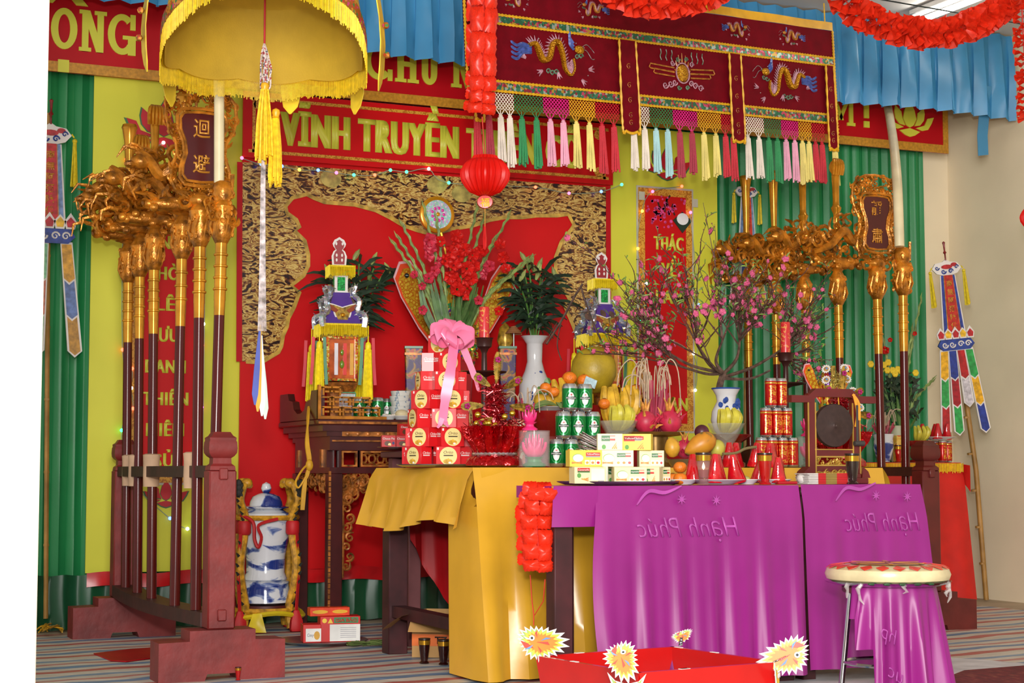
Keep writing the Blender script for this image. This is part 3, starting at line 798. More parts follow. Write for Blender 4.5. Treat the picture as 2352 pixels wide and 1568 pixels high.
# ------------------------------------------------------------------ yellow parasol on its bent pole
YSAT = g_('yellow_brocade', 'E0B81E', rough=.35, var=.2, vs=14, bump=.2, bs=80)
YLIN = g_('yellow_lining', 'CDA92E', rough=.75, var=.06, vs=6, bump=.15, bs=160, tl=.2)
YFR = g_('yellow_fringe', 'E8C41C', rough=.5, var=.1, vs=50)
IVORY = g_('ivory_pole', 'D9CDA6', rough=.4, var=.05, vs=8)
TRIM = tex_mat('braid_trim', 'cells', [(0, '9A5A1E'), (.4, '3E7B3A'), (.55, 'B4442A'), (.7, 'C98A2A'), (.9, 'C43E7A')], scale=90, rough=.4, metal=.3)
def parasol():
    c = P(607, 145, y=6.33); rad = .388
    t = thing('ceremonial_parasol', 'big yellow brocade parasol with gold fringe hanging at the upper left', 'parasol', (c.x, c.y, c.z))
    dn = Vector((-c.x, -c.y, 0)).normalized()     # towards the front of the room
    def lift(a):
        q = cos(a) * dn.x + sin(a) * dn.y
        return .235 * max(0, q) ** .8 + .02 * max(0, -q)
    def sag(a): return -.016 * abs(sin(4 * a))
    def ring(a, r, dz): return (r * cos(a), r * sin(a), lift(a) + sag(a) + dz)
    N = 96; tp = lambda u: 2 * pi * u
    def drum(u, v):
        a = tp(u); q = ring(a, rad - .05 * v, .24 * v); return (q[0], q[1], q[2] * (1 - v) + v * (.3 + .3 * lift(a)))
    m = MB(); m.grid(drum, N, 5, cu=True); put('valance', m, YSAT, t)
    m = MB(); m.grid(lambda u, v: ((rad - .012 - .05 * v) * cos(tp(u)), (rad - .012 - .05 * v) * sin(tp(u)), (lift(tp(u)) + sag(tp(u))) * (1 - v) + v * (.29 + .3 * lift(tp(u)))), N, 5, cu=True); put('valance_lining', m, YLIN, t)
    m = MB(); m.grid(lambda u, v: ((rad - .05) * (1 - v) * cos(tp(u)), (rad - .05) * (1 - v) * sin(tp(u)), .3 + .3 * lift(tp(u)) * (1 - v) + .16 * (1 - (1 - v) ** 2)), 64, 6, cu=True); put('canopy', m, YSAT, t)
    m = MB(); m.grid(lambda u, v: ((rad - .06) * (1 - v) * cos(tp(u)), (rad - .06) * (1 - v) * sin(tp(u)), .288 + .3 * lift(tp(u)) * (1 - v) + .15 * (1 - (1 - v) ** 2)), 64, 6, cu=True); put('canopy_lining', m, YLIN, t)
    m = MB(); m.grid(lambda u, v: tuple(Vector(ring(tp(u), rad + .006, .012 + .05 * v))), N, 1, cu=True); put('braid', m, TRIM, t)
    m = MB(); n = 150
    for k in range(n):
        a0, a1 = 2 * pi * k / n, 2 * pi * (k + 1) / n
        p0, p1 = Vector(ring(a0, rad + .003, .012)), Vector(ring(a1, rad + .003, .012))
        fringe(m, p0, p1, .078, 3, .004, out=(cos(a0), sin(a0), 0), jit=.1)
    put('fringe', m, YFR, t)
    # pointed ribbons round the outside and one inside
    fr = math.atan2(dn.y, dn.x)
    RB = g_('ribbon_satin', 'E6C534', rough=.3, var=.18, vs=10)
    for k, (da, l) in enumerate(((-1.32, .42), (1.30, .46), (-.62, .3), (.62, .34), (2.2, .4), (-2.2, .4), (2.9, .38))):
        a = fr + da; o = Vector((cos(a), sin(a), 0)); top = Vector(ring(a, rad + .035, .27 + .1 * (abs(da) < 1)))
        pts = [top + o * (.04 * sin(v * 2.5)) + Vector((0, 0, -l * v)) for v in (0, .2, .4, .6, .8, .92, 1)]
        m = MB(); m.strip(pts, [.075, .08, .085, .085, .08, .06, .008], .004, nrm=o); rb = put('ribbon', m, RB, t)
        m = MB()
        for v in (.2, .45, .7): q = top + o * (.05 * sin(v * 2.5) + .006) + Vector((0, 0, -l * v)); m.sph(q, (.014, .014, .014), 6, 4)
        put('embroidery', m, TRIM, rb)
    # bent pole: down to the rack, up and over the middle of the canopy
    b = Vector((1.735, 6.835, 1.93)) - c
    pole = spline([b, b + Vector((-.004, 0, .35)), b + Vector((-.006, .01, .75)), Vector((b.x + .02, b.y + .03, .62)), Vector((b.x * .4, b.y * .4, .74)), (0, 0, .66), (0, 0, .44)], 8)
    m = MB(); m.tube(pole, .021, 10); put('pole', m, IVORY, t)
    # cords, tassels and pennant strips under the middle
    cx = Vector((0, 0, 0)); 
    zz = lambda py: P(607, py, y=6.33).z - c.z
    m = MB(); m.tube([(0, 0, .44), (0, 0, zz(110))], .004, 6); put('red_cord', m, mat('red_cord', 'B3202A'), t)
    rnd = random.Random(2); m = MB()
    for k in range(9):
        x = rnd.uniform(-.012, .02)
        m.tube(spline([(0, 0, zz(100)), (x, rnd.uniform(-.01, .01), zz(130)), (x * 1.3, rnd.uniform(-.015, .01), zz(160 + 6 * k)), (x * .6 + .006, 0, zz(185 + 4 * k))], 4), .004, 4)
    put('knotted_cords', m, tex_mat('mixed_cord', 'cells', [(0, 'B9A9A0'), (.3, '9E2B34'), (.5, 'C7B7B0'), (.7, '54505C'), (.85, 'D5C9C4')], scale=140, rough=.6), t)
    TS = g_('yellow_tassel', 'ECC222', rough=.5, var=.12, vs=60)
    for (px, z0, z1, rr) in ((605, 190, 372, .036), (631, 248, 424, .026)):
        x = P(px, 200, y=6.33).x - c.x
        m = MB(); m.lathe([(0, zz(z0)), (.014, zz(z0) - .008), (.017, zz(z0) - .02), (.012, zz(z0) - .035), (.016, zz(z0) - .04)], 10, c=(x, -.02, 0)); tt = put('tassel_knot', m, g_('tassel_knot', 'E8A81C', rough=.35), t)
        m = MB()
        for k in range(38):
            a = rnd.uniform(0, 2 * pi); r0 = rr * math.sqrt(rnd.random()); 
            m.tube([(x + r0 * .35 * cos(a), -.02 + r0 * .35 * sin(a), zz(z0) - .03), (x + r0 * .8 * cos(a), -.02 + r0 * .8 * sin(a), (zz(z0) + zz(z1)) / 2), (x + r0 * cos(a), -.02 + r0 * sin(a), zz(z1) + rnd.uniform(-.012, .03))], .0045, 4)
        put('tassel_threads', m, TS, t)
    m = MB()
    for k in range(6): m.tube(spline([(.0 + .002 * k, 0, zz(225)), (-.004 + .003 * k, .01, zz(400)), (-.008 + .004 * k, 0, zz(600)), (-.012 + .006 * k, .0, zz(760))], 4), .0022, 4)
    put('fine_cords', m, g_('pale_cord', 'C9BFC0', rough=.6, var=.3, vs=40), t)
    for k, (dx, col, z0, z1) in enumerate(((-.022, '4B59A8', 760, 930), (-.01, 'D9A53A', 745, 945), (.008, 'E3E0E0', 770, 955), (.022, 'C6D8CE', 800, 962))):
        m = MB(); m.strip([(dx * .3, .004 * k, zz(z0)), (dx * .7, .004 * k, zz((z0 + z1) / 2)), (dx, .004 * k, zz(z1 - 25)), (dx, .004 * k, zz(z1))], [.008, .022, .024, .006], .003); put('pennant_strip', m, g_('pennant_%d' % k, col, rough=.4, var=.1), t)
parasol()

# right-hand ivory pole (its parasol is above the picture)
def right_pole():
    pts = [P(a, b, y=c) for a, b, c in ((2066, 566, 7.335), (2064, 500, 7.35), (2061, 425, 7.42), (2055, 350, 7.7), (2047, 290, 8.2), (2040, 250, 8.62), (2030, 200, 8.78))]
    m = MB(); m.tube(spline(pts, 6), [.026] * 37, 12)
    tag(put('parasol_pole', m, IVORY), 'bent ivory parasol pole standing in the right rack under the blue valance', 'pole')
right_pole()

# ------------------------------------------------------------------ paper garlands and lantern
def petal_mesh():
    m = MB(); 
    def f(u, v):
        a = 2 * pi * u; k = (abs(cos(a)) ** 5 + abs(sin(a)) ** 5) ** -.2
        r = v * k * .5 * (1 + .06 * cos(14 * a) * (v > .9)); return (r * cos(a), -.3 * (1 - v * v) - .05 * sin(3 * a) * v, r * sin(a))
    m.grid(f, 42, 5, cu=True); return m.mesh('paper_petal')
PETAL = petal_mesh(); PETAL.materials.append(ORED)
def petal_strip(name, label, pts, wdt, rows, seed, cat='garland', cord=None):
    rnd = random.Random(seed); t = thing(name, label, cat, pts[0]); o = Vector(pts[0])
    path = spline(pts, 10); n = len(path)
    for i in range(rows):
        p = path[min(n - 1, int(i * (n - 1) / rows))] - o; nx = path[min(n - 1, int((i + 1) * (n - 1) / rows))] - o
        h = (nx - p).length * 1.02
        for s_ in (-1, 1):
            for dpt in (0, 1):
                q = bpy.data.objects.new('petal', PETAL); COL.objects.link(q); q.parent = t
                q.location = (p.x + s_ * wdt * .25 + rnd.uniform(-.004, .004), p.y + dpt * .05, p.z + (h * .5 if dpt else 0) - h * .5 + rnd.uniform(-.004, .004))
                q.scale = (wdt * .53, wdt * .5, h * rnd.uniform(.94, 1.04))
                q.rotation_euler = (rnd.uniform(-.15, .15), rnd.uniform(-.1, .1), s_ * .3 + (pi if dpt else 0) + rnd.uniform(-.2, .2) - YAW)
    m = MB(); m.tube([p - o for p in path], .003, 4); put('thread', m, mat('red_thread', 'C2261A'), t)
    if cord:
        m = MB()
        for c_ in cord: m.tube([Vector(p) - o for p in c_], .002, 4)
        put('loose_thread', m, mat('red_thread', 'C2261A'), t)
    return t
yg = 7.3
petal_strip('paper_garland', 'orange-red paper petal garland hanging down over the left end of the frontal', [P(1112, -30, y=yg), P(1110, 100, y=yg), P(1108, 200, y=yg), P(1106, 262, y=yg)], .132, 7, 1)
petal_strip('paper_garland', 'orange-red paper petal garland hung at the corner of the gold tablecloth', [P(1246, 1120, x=2.645), P(1232, 1180, x=2.645), P(1236, 1250, x=2.645), P(1234, 1312, x=2.645)], .115, 6, 2, cord=[[P(1218, 1320, x=2.645), P(1222, 1380, x=2.645), P(1226, 1412, x=2.645), P(1226, 1436, x=2.645)], [P(1252, 1330, x=2.645), P(1248, 1380, x=2.645), P(1228, 1412, x=2.645)]])
def frill_mesh():
    m = MB(); n = 30
    def f(u, v):
        a = 2 * pi * u; r = .25 + .75 * v; r *= 1 + .07 * abs(sin(5 * a)) * v
        return (r * cos(a), .30 * v * sin(6 * a) + .12 * sin(2 * a + 1) * v, r * sin(a))
    m.grid(f, n, 3, cu=True); return m.mesh('frill')
FRILL = frill_mesh(); FRILL.materials.append(g_('orange_red_tissue', 'F0391C', rough=.4, var=.1, vs=3, tl=.25))
def swag(label, pts, r, n, seed):
    rnd = random.Random(seed); t = thing('paper_garland', label, 'garland', pts[0]); o = Vector(pts[0])
    path = spline(pts, 24)
    d = [0]
    for a, b in zip(path, path[1:]): d.append(d[-1] + (b - a).length)
    for i in range(n):
        s_ = d[-1] * (i + .5) / n; k = max(j for j in range(len(d)) if d[j] <= s_); k = min(k, len(path) - 2)
        p = path[k]; tg = (path[k + 1] - path[k]).normalized()
        q = bpy.data.objects.new('paper_frill', FRILL); COL.objects.link(q); q.parent = t
        q.location = p - o
        e = tg.to_track_quat('Y', 'Z') @ Euler((rnd.uniform(-.25, .25), rnd.uniform(0, 6), rnd.uniform(-.25, .25))).to_quaternion()
        q.rotation_mode = 'QUATERNION'; q.rotation_quaternion = e
        s2 = r * rnd.uniform(.85, 1.1); q.scale = (s2, s2 * .8, s2)
    m = MB(); m.tube([p - o for p in path], .004, 5); put('thread', m, mat('red_thread', 'C2261A'), t)
    for q in (path[0], path[-1]) if path[-1].z > 2.9 else (path[0],):
        m = MB(); m.tube([q - o, Vector((q.x, q.y, 3.55)) - o], .0025, 4); put('hanging_thread', m, mat('red_thread', 'C2261A'), t)
swag('orange-red frilled paper garland swagged over the middle of the frontal', [P(1380, -40, y=7.2), P(1450, 0, y=7.2), P(1520, 10, y=7.2), P(1600, -2, y=7.2), P(1680, -45, y=7.2)], .075, 24, 4)
swag('orange-red frilled paper garland looping below the fluorescent lamp', [P(1915, -40, y=7.2), P(1965, 25, y=7.2), P(2060, 68, y=7.2), P(2160, 76, y=7.2), P(2260, 45, y=7.2), P(2330, -10, y=7.2)], .08, 46, 5)
swag('orange-red frilled paper garland hanging at the right edge', [P(2346, -20, y=6.85), P(2350, 80, y=6.85), P(2357, 180, y=6.85), P(2362, 280, y=6.85)], .052, 22, 6)

def lantern(label, c, r, full=True):
    t = thing('paper_lantern', label, 'lantern', c)
    prof = [(.05, -.78), (.3, -.8), (.5, -.7), (.62, -.66), (.8, -.45), (.96, -.2), (1, .05), (.97, .2), (.85, .42), (.7, .6), (.55, .64), (.48, .78), (.2, .8), (.03, .78)]
    m = MB(); m.lathe([(a * r, b * r) for a, b in prof], 72, ruf=lambda a, z: -.07 + .07 * cos(24 * a)); put('paper_body', m, REDP, t)
    if not full: m = MB(); m.tube([(0, 0, .75 * r), (0, 0, 3.55 - c[2])], .0025, 5); put('hanging_cord', m, mat('red_thread', 'C2261A'), t)
    if full:
        m = MB(); m.tube([(-.015, 0, P(1106, 268, y=7.3).z - c[2]), (0, 0, .75 * r)], .003, 5); put('hanging_cord', m, mat('red_thread', 'C2261A'), t)
        m = MB(); m.lathe([(0, -.012), (.035, -.01), (.038, 0), (.035, .01), (0, .012)], 20, c=(0, 0, -.80 * r - .03), rot=Matrix.Rotation(pi / 2, 3, 'X') @ Matrix.Identity(3), sy=.85); tg = put('lucky_tag', m, mat('tag_red', 'D61414', rough=.3), t, rot=(0, 0, -YAW))
        text('tag_letter', '福', mat('tag_gold', 'F2C234'), tg, (0, -.013, -.80 * r - .05), H=.032, bold=.02, th=.002)
        m = MB(); m.tube([(0, 0, -.8 * r - .06), (0, 0, -.8 * r - .145)], .002, 5); put('gold_cord', m, mat('gold_cord', 'C98A2A'), t)
        m = MB(); rnd = random.Random(1)
        for k in range(12): a = rnd.uniform(0, 6.3); m.tube([(.002 * cos(a), .002 * sin(a), -.8 * r - .145), (.007 * cos(a), .007 * sin(a), -.8 * r - .2), (.006 * cos(a), .006 * sin(a), -.8 * r - .235 - .02 * rnd.random())], .0022, 4)
        put('tassel', m, mat('tag_red', 'D61414', rough=.3), t)
lantern('round red honeycomb paper lantern with a small lucky tag below the garland', P(1114, 403, y=7.3), .118)
lantern('red honeycomb paper lantern cut off by the right edge against the bare wall', P(2380, 500, y=7.1), .085, False)
# ------------------------------------------------------------------ weapon racks and ceremonial staffs
RWOOD = g_('red_brown_wood', '7A2422', rough=.5, var=.15, vs=7, bump=.15, bs=30)
RWOOD2 = g_('dark_red_wood', '5A1714', rough=.45, var=.15, vs=7, bump=.12, bs=30)
BRWOOD = g_('brown_rail_wood', '3E1512', rough=.5, var=.15, vs=9, bump=.1, bs=30)
LACQ = g_('maroon_lacquer', '4E0E0B', rough=.2, var=.06, spec=.35)
GILT = g_('carved_gilt', 'BF781E', rough=.3, metal=.45, var=.3, vs=22, bump=.25, bs=70)
GILT2 = g_('smooth_gilt', 'CC8C24', rough=.2, metal=.55, var=.12, vs=12)
TAPE = g_('beige_wrap', 'C4A283', rough=.7, var=.08)
def rack(label, x, y0, y1, wood, sleeves, ph=.965, bow=.06):
    t = thing('weapon_rack', label, 'rack', (x, y0, 0))
    dy = y1 - y0
    for k, yy in enumerate((0, dy)):
        m = MB(); m.prism([(-.25, 0), (-.07, 0), (-.06, .028), (.06, .028), (.07, 0), (.25, 0), (.25, .152), (.13, .155), (.13, .195), (-.13, .195), (-.13, .155), (-.25, .152)], -.075, .075)
        put('foot', m, wood, t, loc=(0, yy, 0))
        m = MB(); w_ = .11; m.box((0, 0, .195 + (.815 - .195) / 2), (w_, .095, .62), ch=.006)
        p_ = put('post', m, wood, t, loc=(0, yy, 0))
        m = MB(); sq = Matrix.Rotation(pi / 4, 3, 'Z'); r2 = math.sqrt(2) / 2
        prof = [(.11, .815), (.105, .83), (.08, .84), (.078, .862), (.1, .87), (.118, .882), (.122, .9), (.118, .925), (.112, .93), (.114, .942), (.09, .95), (.07, ph)]
        m.lathe([(a * r2, b) for a, b in prof], 4, rot=sq, sy=.9); put('finial', m, wood, p_)
        for zz in (.25, .80):
            m = MB(); m.box((0, -.05, zz), (.035, .02, .045), ch=.004); put('tenon', m, wood, p_)
    n = 14
    m = MB()
    def rail(z, h, wd, bw, s):
        for i in range(n):
            a, b = i / n, (i + 1) / n
            za, zb = z + bw * sin(pi * a), z + bw * sin(pi * b)
            ya, yb = .047 + (dy - .094) * a, .047 + (dy - .094) * b
            xa, xb = s * sin(2 * pi * a), s * sin(2 * pi * b)
            vs = [(xa - wd, ya, za), (xa + wd, ya, za), (xb + wd, yb, zb), (xb - wd, yb, zb), (xa - wd, ya, za + h), (xa + wd, ya, za + h), (xb + wd, yb, zb + h), (xb - wd, yb, zb + h)]
            m.add(vs, [(0, 3, 2, 1), (4, 5, 6, 7), (0, 4, 7, 3), (1, 2, 6, 5), (0, 1, 5, 4), (3, 7, 6, 2)])
    rail(.785, .048, .045, .0, .005); put('upper_rail', m, BRWOOD, t)
    m = MB(); rail(.2, .055, .06, -.02 if bow > .05 else 0, .01); put('lower_rail', m, BRWOOD, t)
    for (yy, dx) in sleeves:
        m = MB(); m.lathe([(.036, -.07), (.038, -.02), (.037, .04), (.04, .075), (.027, .08), (.027, -.07)], 12, c=(dx, yy - y0, .81)); put('cloth_sleeve', m, TAPE, t)
    return t
rack('red-brown wooden weapon rack standing on the left of the altar', 1.72, 6.70, 8.58, RWOOD, [(8.2, -.02), (7.87, -.02), (7.43, -.02)][:2] + [(7.08, -.02), (8.4, -.01)])
rack('red-brown wooden weapon rack standing on the right behind the purple tables', 5.575, 7.27, 8.93, RWOOD2, [])

def ringed(z0, z1, r, n):
    prof = [(r, z0)]
    for k in range(n):
        z = z0 + (z1 - z0) * (k + 1) / (n + 1)
        prof += [(r, z - .006), (r * 1.22, z - .003), (r * 1.22, z + .003), (r, z + .006)]
    return prof + [(r, z1)]
def staff(name, label, foot, top, kind, seed, group=None, hgt=2.5, cat='staff', flip=1):
    """foot on the lower rail, a slight lean given by top (same z-scale); carved head faces the room"""
    rnd = random.Random(seed); f = Vector(foot); tp = Vector(top); ax = (tp - f).normalized()
    rt = ax.to_track_quat('Z', 'Y'); eul = Vector((0, 0, 1)).rotation_difference(ax).to_euler()
    t = thing(name, label, cat, f, rot=eul, group=group)
    z0 = f.z; L = lambda z: z - z0
    r = .0215
    m = MB(); m.lathe([(r * 1.08, 0), (r, L(1.53))], 14); put('shaft', m, LACQ, t)
    m = MB(); m.lathe([(r * 1.02, L(1.44)), (r * 1.08, L(1.5)), *ringed(L(1.5), L(1.735), r * 1.12, 4 if kind != 'plain' else 3)], 14); put('gilt_sleeve', m, GILT2, t)
    m = MB(); m.lathe([(r * 1.2, L(1.735)), (r * 1.9, L(1.765)), (r * 2.1, L(1.8)), (r * 1.95, L(1.86)), (r * 2.2, L(1.885)), (r * 1.5, L(1.91)), (r * 1.2, L(1.925)), (r * 1.6, L(1.935)), (r * 1.2, L(1.945))], 14)
    for k in range(26):
        a = rnd.uniform(0, 2 * pi); z = rnd.uniform(1.77, 1.9); q = r * 2.
        m.sph((q * cos(a), q * sin(a), L(z)), (.009, .009, .012), 6, 4)
    for k in range(8):
        a = 2 * pi * k / 8 + .2; m.tube([(r * 1.7 * cos(a), r * 1.7 * sin(a), L(1.76)), (r * 2.35 * cos(a), r * 2.35 * sin(a), L(1.80)), (r * 2.1 * cos(a + .3), r * 2.1 * sin(a + .3), L(1.86))], [.003, .006, .002], 4)
    put('carved_vase', m, GILT, t)
    if kind in ('mace', 'fist', 'plain'):
        # cloud base and dragon
        m = MB()
        m.sph((-.02 * flip, 0, L(1.975)), (.135, .035, .035), 14, 8)
        for k in range(16):
            x = -.15 + .3 * k / 15; m.sph((x, rnd.uniform(-.03, .01), L(1.97 + rnd.uniform(-.02, .02))), (.022, .02, .02), 7, 5)
        for s_ in (-1, 1): scroll(m, (s_ * .16, L(1.98)), .035, 1.1, pi / 2, s_, .012, y=0, tail=.05)
        put('cloud_base', m, GILT, t)
        m = MB()
        body = spline([(.16 * flip, .0, L(2.03)), (.06 * flip, -.02, L(2.07)), (-.02 * flip, -.03, L(2.15)), (-.1 * flip, -.01, L(2.1)), (-.16 * flip, -.03, L(2.16)), (-.2 * flip, 0, L(2.2))], 5)
        m.tube(body, [.018 + .012 * sin(pi * i / (len(body) - 1)) for i in range(len(body))], 7)
        m.sph((-.19 * flip, -.02, L(2.15)), (.05, .035, .035), 9, 6); m.sph((-.235 * flip, -.02, L(2.135)), (.03, .022, .018), 8, 5)
        ins = lambda x, z: (abs(x) / .23) ** 2 + ((z - L(2.1)) / .13) ** 2 < 1
        carve(m, ins, (-.23, .23, L(1.98), L(2.24)), 46, (.025, .055), .0095, .035, rnd)
        for k in range(7):
            a = rnd.uniform(2.2, 4.0) if flip > 0 else rnd.uniform(-.9, .9); x, z = -.17 * flip, L(rnd.uniform(2.0, 2.2)); l = rnd.uniform(.06, .11)
            pts = [(x, -.01, z), (x + .5 * l * cos(a), -.015, z + .5 * l * sin(a) + .015), (x + l * cos(a), -.01, z + l * sin(a)), (x + l * 1.25 * cos(a + .5), -.01, z + l * 1.25 * sin(a + .5))]
            m.tube(pts, [.011, .01, .008, .002], 5)
        put('dragon_carving', m, GILT, t)
        m = MB()
        if kind == 'fist':
            m.lathe([(.016, L(2.15)), (.017, L(2.25)), (.026, L(2.27)), (.03, L(2.285)), (.02, L(2.3)), (.018, L(2.32)), (.022, L(hgt - .09)), (.02, L(hgt - .085))], 12); put('upper_shaft', m, GILT2, t)
            m = MB(); m.sph((0, 0, L(hgt - .045)), (.036, .032, .045), 12, 8)
            for k in range(5): m.tube(spline([(-.03 + .015 * k, -.02, L(hgt - .09)), (-.034 + .016 * k, -.034, L(hgt - .05)), (-.026 + .013 * k, -.026, L(hgt - .01)), (-.01 + .006 * k, 0, L(hgt))], 3), .0085, 5)
            put('fist_head', m, GILT2, t)
        else:
            m.lathe([(.02, L(2.15)), (.017, L(2.22)), (.03, L(2.235)), (.03, L(2.25)), (.017, L(2.265)), (.0185, L(2.3)), (.026, L(hgt - .09)), (.036, L(hgt - .03)), (.04, L(hgt - .02)), (.034, L(hgt - .004)), (.0, L(hgt + .004))], 14); put('mace_head', m, GILT2, t)
    return t
yl_ = ((8.46, 'mace', 2.53), (8.19, 'fist', 2.42), (7.88, 'fist', 2.505), (7.42, 'plain', 2.475))
nl = ['gilt dragon mace with a flared top, farthest staff in the left rack', 'gilt dragon staff with a small fist, second farthest in the left rack', 'gilt dragon staff with a tall fist, third farthest in the left rack', 'gilt dragon mace rising beside the signboard in the left rack']
for k, ((yy, kd, h), lb) in enumerate(zip(yl_, nl)):
    staff('dragon_staff', lb, (1.705, yy - .03, .23), (1.70 + (.02 if k == 3 else 0), yy, 1.6), kd, 20 + k, 'dragon-headed staffs in the racks', h)
yr_ = ((8.0, 'fist', 2.56), (8.33, 'fist', 2.575), (8.64, 'mace', 2.60), (8.95, 'mace', 2.62))
nr = ['gilt dragon staff with a clenched fist, next to the signboard in the right rack', 'gilt dragon staff above the red cans in the right rack', 'gilt dragon mace behind the blossom tree, second farthest in the right rack', 'gilt dragon mace beside the hanging pennant, farthest in the right rack']
for k, ((yy, kd, h), lb) in enumerate(zip(yr_, nr)):
    staff('dragon_staff', lb, (5.56, yy - .02, .26), (5.56, yy, 1.6), kd, 40 + k, 'dragon-headed staffs in the racks', h, flip=1 if k != 0 else -1)

def board(label, foot, top, chars, seed):
    t = staff('signboard_staff', label, foot, top, 'board', seed, cat='signboard')
    z0 = foot[2]; L = lambda z: z - z0; rnd = random.Random(seed)
    zc = L(2.165)
    half = [(0, .25), (.06, .245), (.11, .225), (.145, .18), (.15, .12), (.135, .06), (.105, .01), (.1, -.04), (.12, -.1), (.125, -.15), (.1, -.2), (.05, -.225), (0, -.235)]
    fld = [(0, .135), (.04, .133), (.075, .128), (.09, .105), (.088, .06), (.068, .01), (.062, -.04), (.076, -.09), (.078, -.13), (.06, -.155), (.0, -.16)]
    out = [(x, zc + z) for x, z in half] + [(-x, zc + z) for x, z in half[::-1][1:-1]]
    fin = [(x, zc + z) for x, z in fld] + [(-x, zc + z) for x, z in fld[::-1][1:-1]]
    m = MB(); m.prism(fin, -.012, .012); fd = put('red_field', m, g_('board_maroon', '4A0C0E', rough=.25), t)
    q = [(x, 0, z) for x, z in fin]
    for rr, sc_, yy in ((.006, 1.0, -.012), (.008, 1.16, -.012)):
        m = MB(); m.tube([(x * sc_, yy, zc + (z - zc) * (1 + (sc_ - 1) * .7)) for x, _, z in q], rr, 6, closed=True); put('field_rim', m, GILT, t)
    def inp(x, z, poly):
        c = False; n = len(poly)
        for i in range(n):
            x1, z1 = poly[i]; x2, z2 = poly[i - 1]
            if (z1 > z) != (z2 > z) and x < (x2 - x1) * (z - z1) / (z2 - z1) + x1: c = not c
        return c
    m = MB(); fb = [(x * 1.12, zc + (z - zc) * 1.08) for x, z in fin]
    carve(m, lambda x, z: inp(x, z, out) and not inp(x, z, fb), (-.16, .16, zc - .24, zc + .26), 150, (.012, .026), .0055, .012, rnd)
    for i in range(len(out)):
        a = out[i]; scroll(m, (a[0] * .96, zc + (a[1] - zc) * .97), .02, 1.2, rnd.uniform(0, 6), rnd.choice((-1, 1)), .0055, y=0)
    put('carved_frame', m, GILT, t)
    m = MB(); m.tube([(x, 0, z) for x, z in out], .008, 6, closed=True); put('frame_edge', m, GILT, t)
    m = MB()
    for s_ in (-1, 1): scroll(m, (s_ * .07, zc - .24), .04, 1.2, pi / 2, s_, .011, tail=.05)
    m.sph((0, -.01, zc - .235), (.05, .03, .03), 10, 7); m.lathe([(.025, L(1.9)), (.03, L(1.93)), (.022, L(1.96))], 12); put('board_socket', m, GILT, t)
    GO = g_('gold_leaf_letter', 'C4852A', rough=.35, metal=.3)
    for s_, dz in zip(chars, (.035, -.115)): text('gold_character', s_, GO, fd, (0, -.012, zc + dz), H=.062, W=.072, bold=.012, th=.003)
board('pierced gilt signboard with two gold characters on a maroon field, left rack', (1.69, 6.95, .25), (1.695, 6.985, 1.7), '迴避', 60)
board('pierced gilt signboard with two gold characters on a maroon field, right rack', (5.56, 7.62, .26), (5.565, 7.645, 1.7), '靜肅', 61)
def holder(label, foot, top, seed):
    t = staff('parasol_staff', label, foot, top, 'holder', seed, cat='staff'); rnd = random.Random(seed); z0 = foot[2]
    m = MB(); m.lathe([(.03, 1.9 - z0), (.045, 1.94 - z0), (.04, 1.98 - z0), (.03, 1.99 - z0)], 12)
    carve(m, lambda x, z: True, (-.05, .05, 1.76 - z0, 1.98 - z0), 34, (.015, .03), .007, .04, rnd)
    m.tube([(.03, -.02, 1.92 - z0), (.035, -.02, 2.02 - z0)], .008, 6)
    put('dragon_socket', m, GILT, t)
holder('maroon and gilt staff holding the yellow parasol at the near post', (1.715, 6.80, .26), (1.745, 6.83, 1.7), 70)
holder('maroon and gilt staff holding the bent ivory pole in the right rack', (5.57, 7.43, .26), (5.565, 7.42, 1.7), 71)

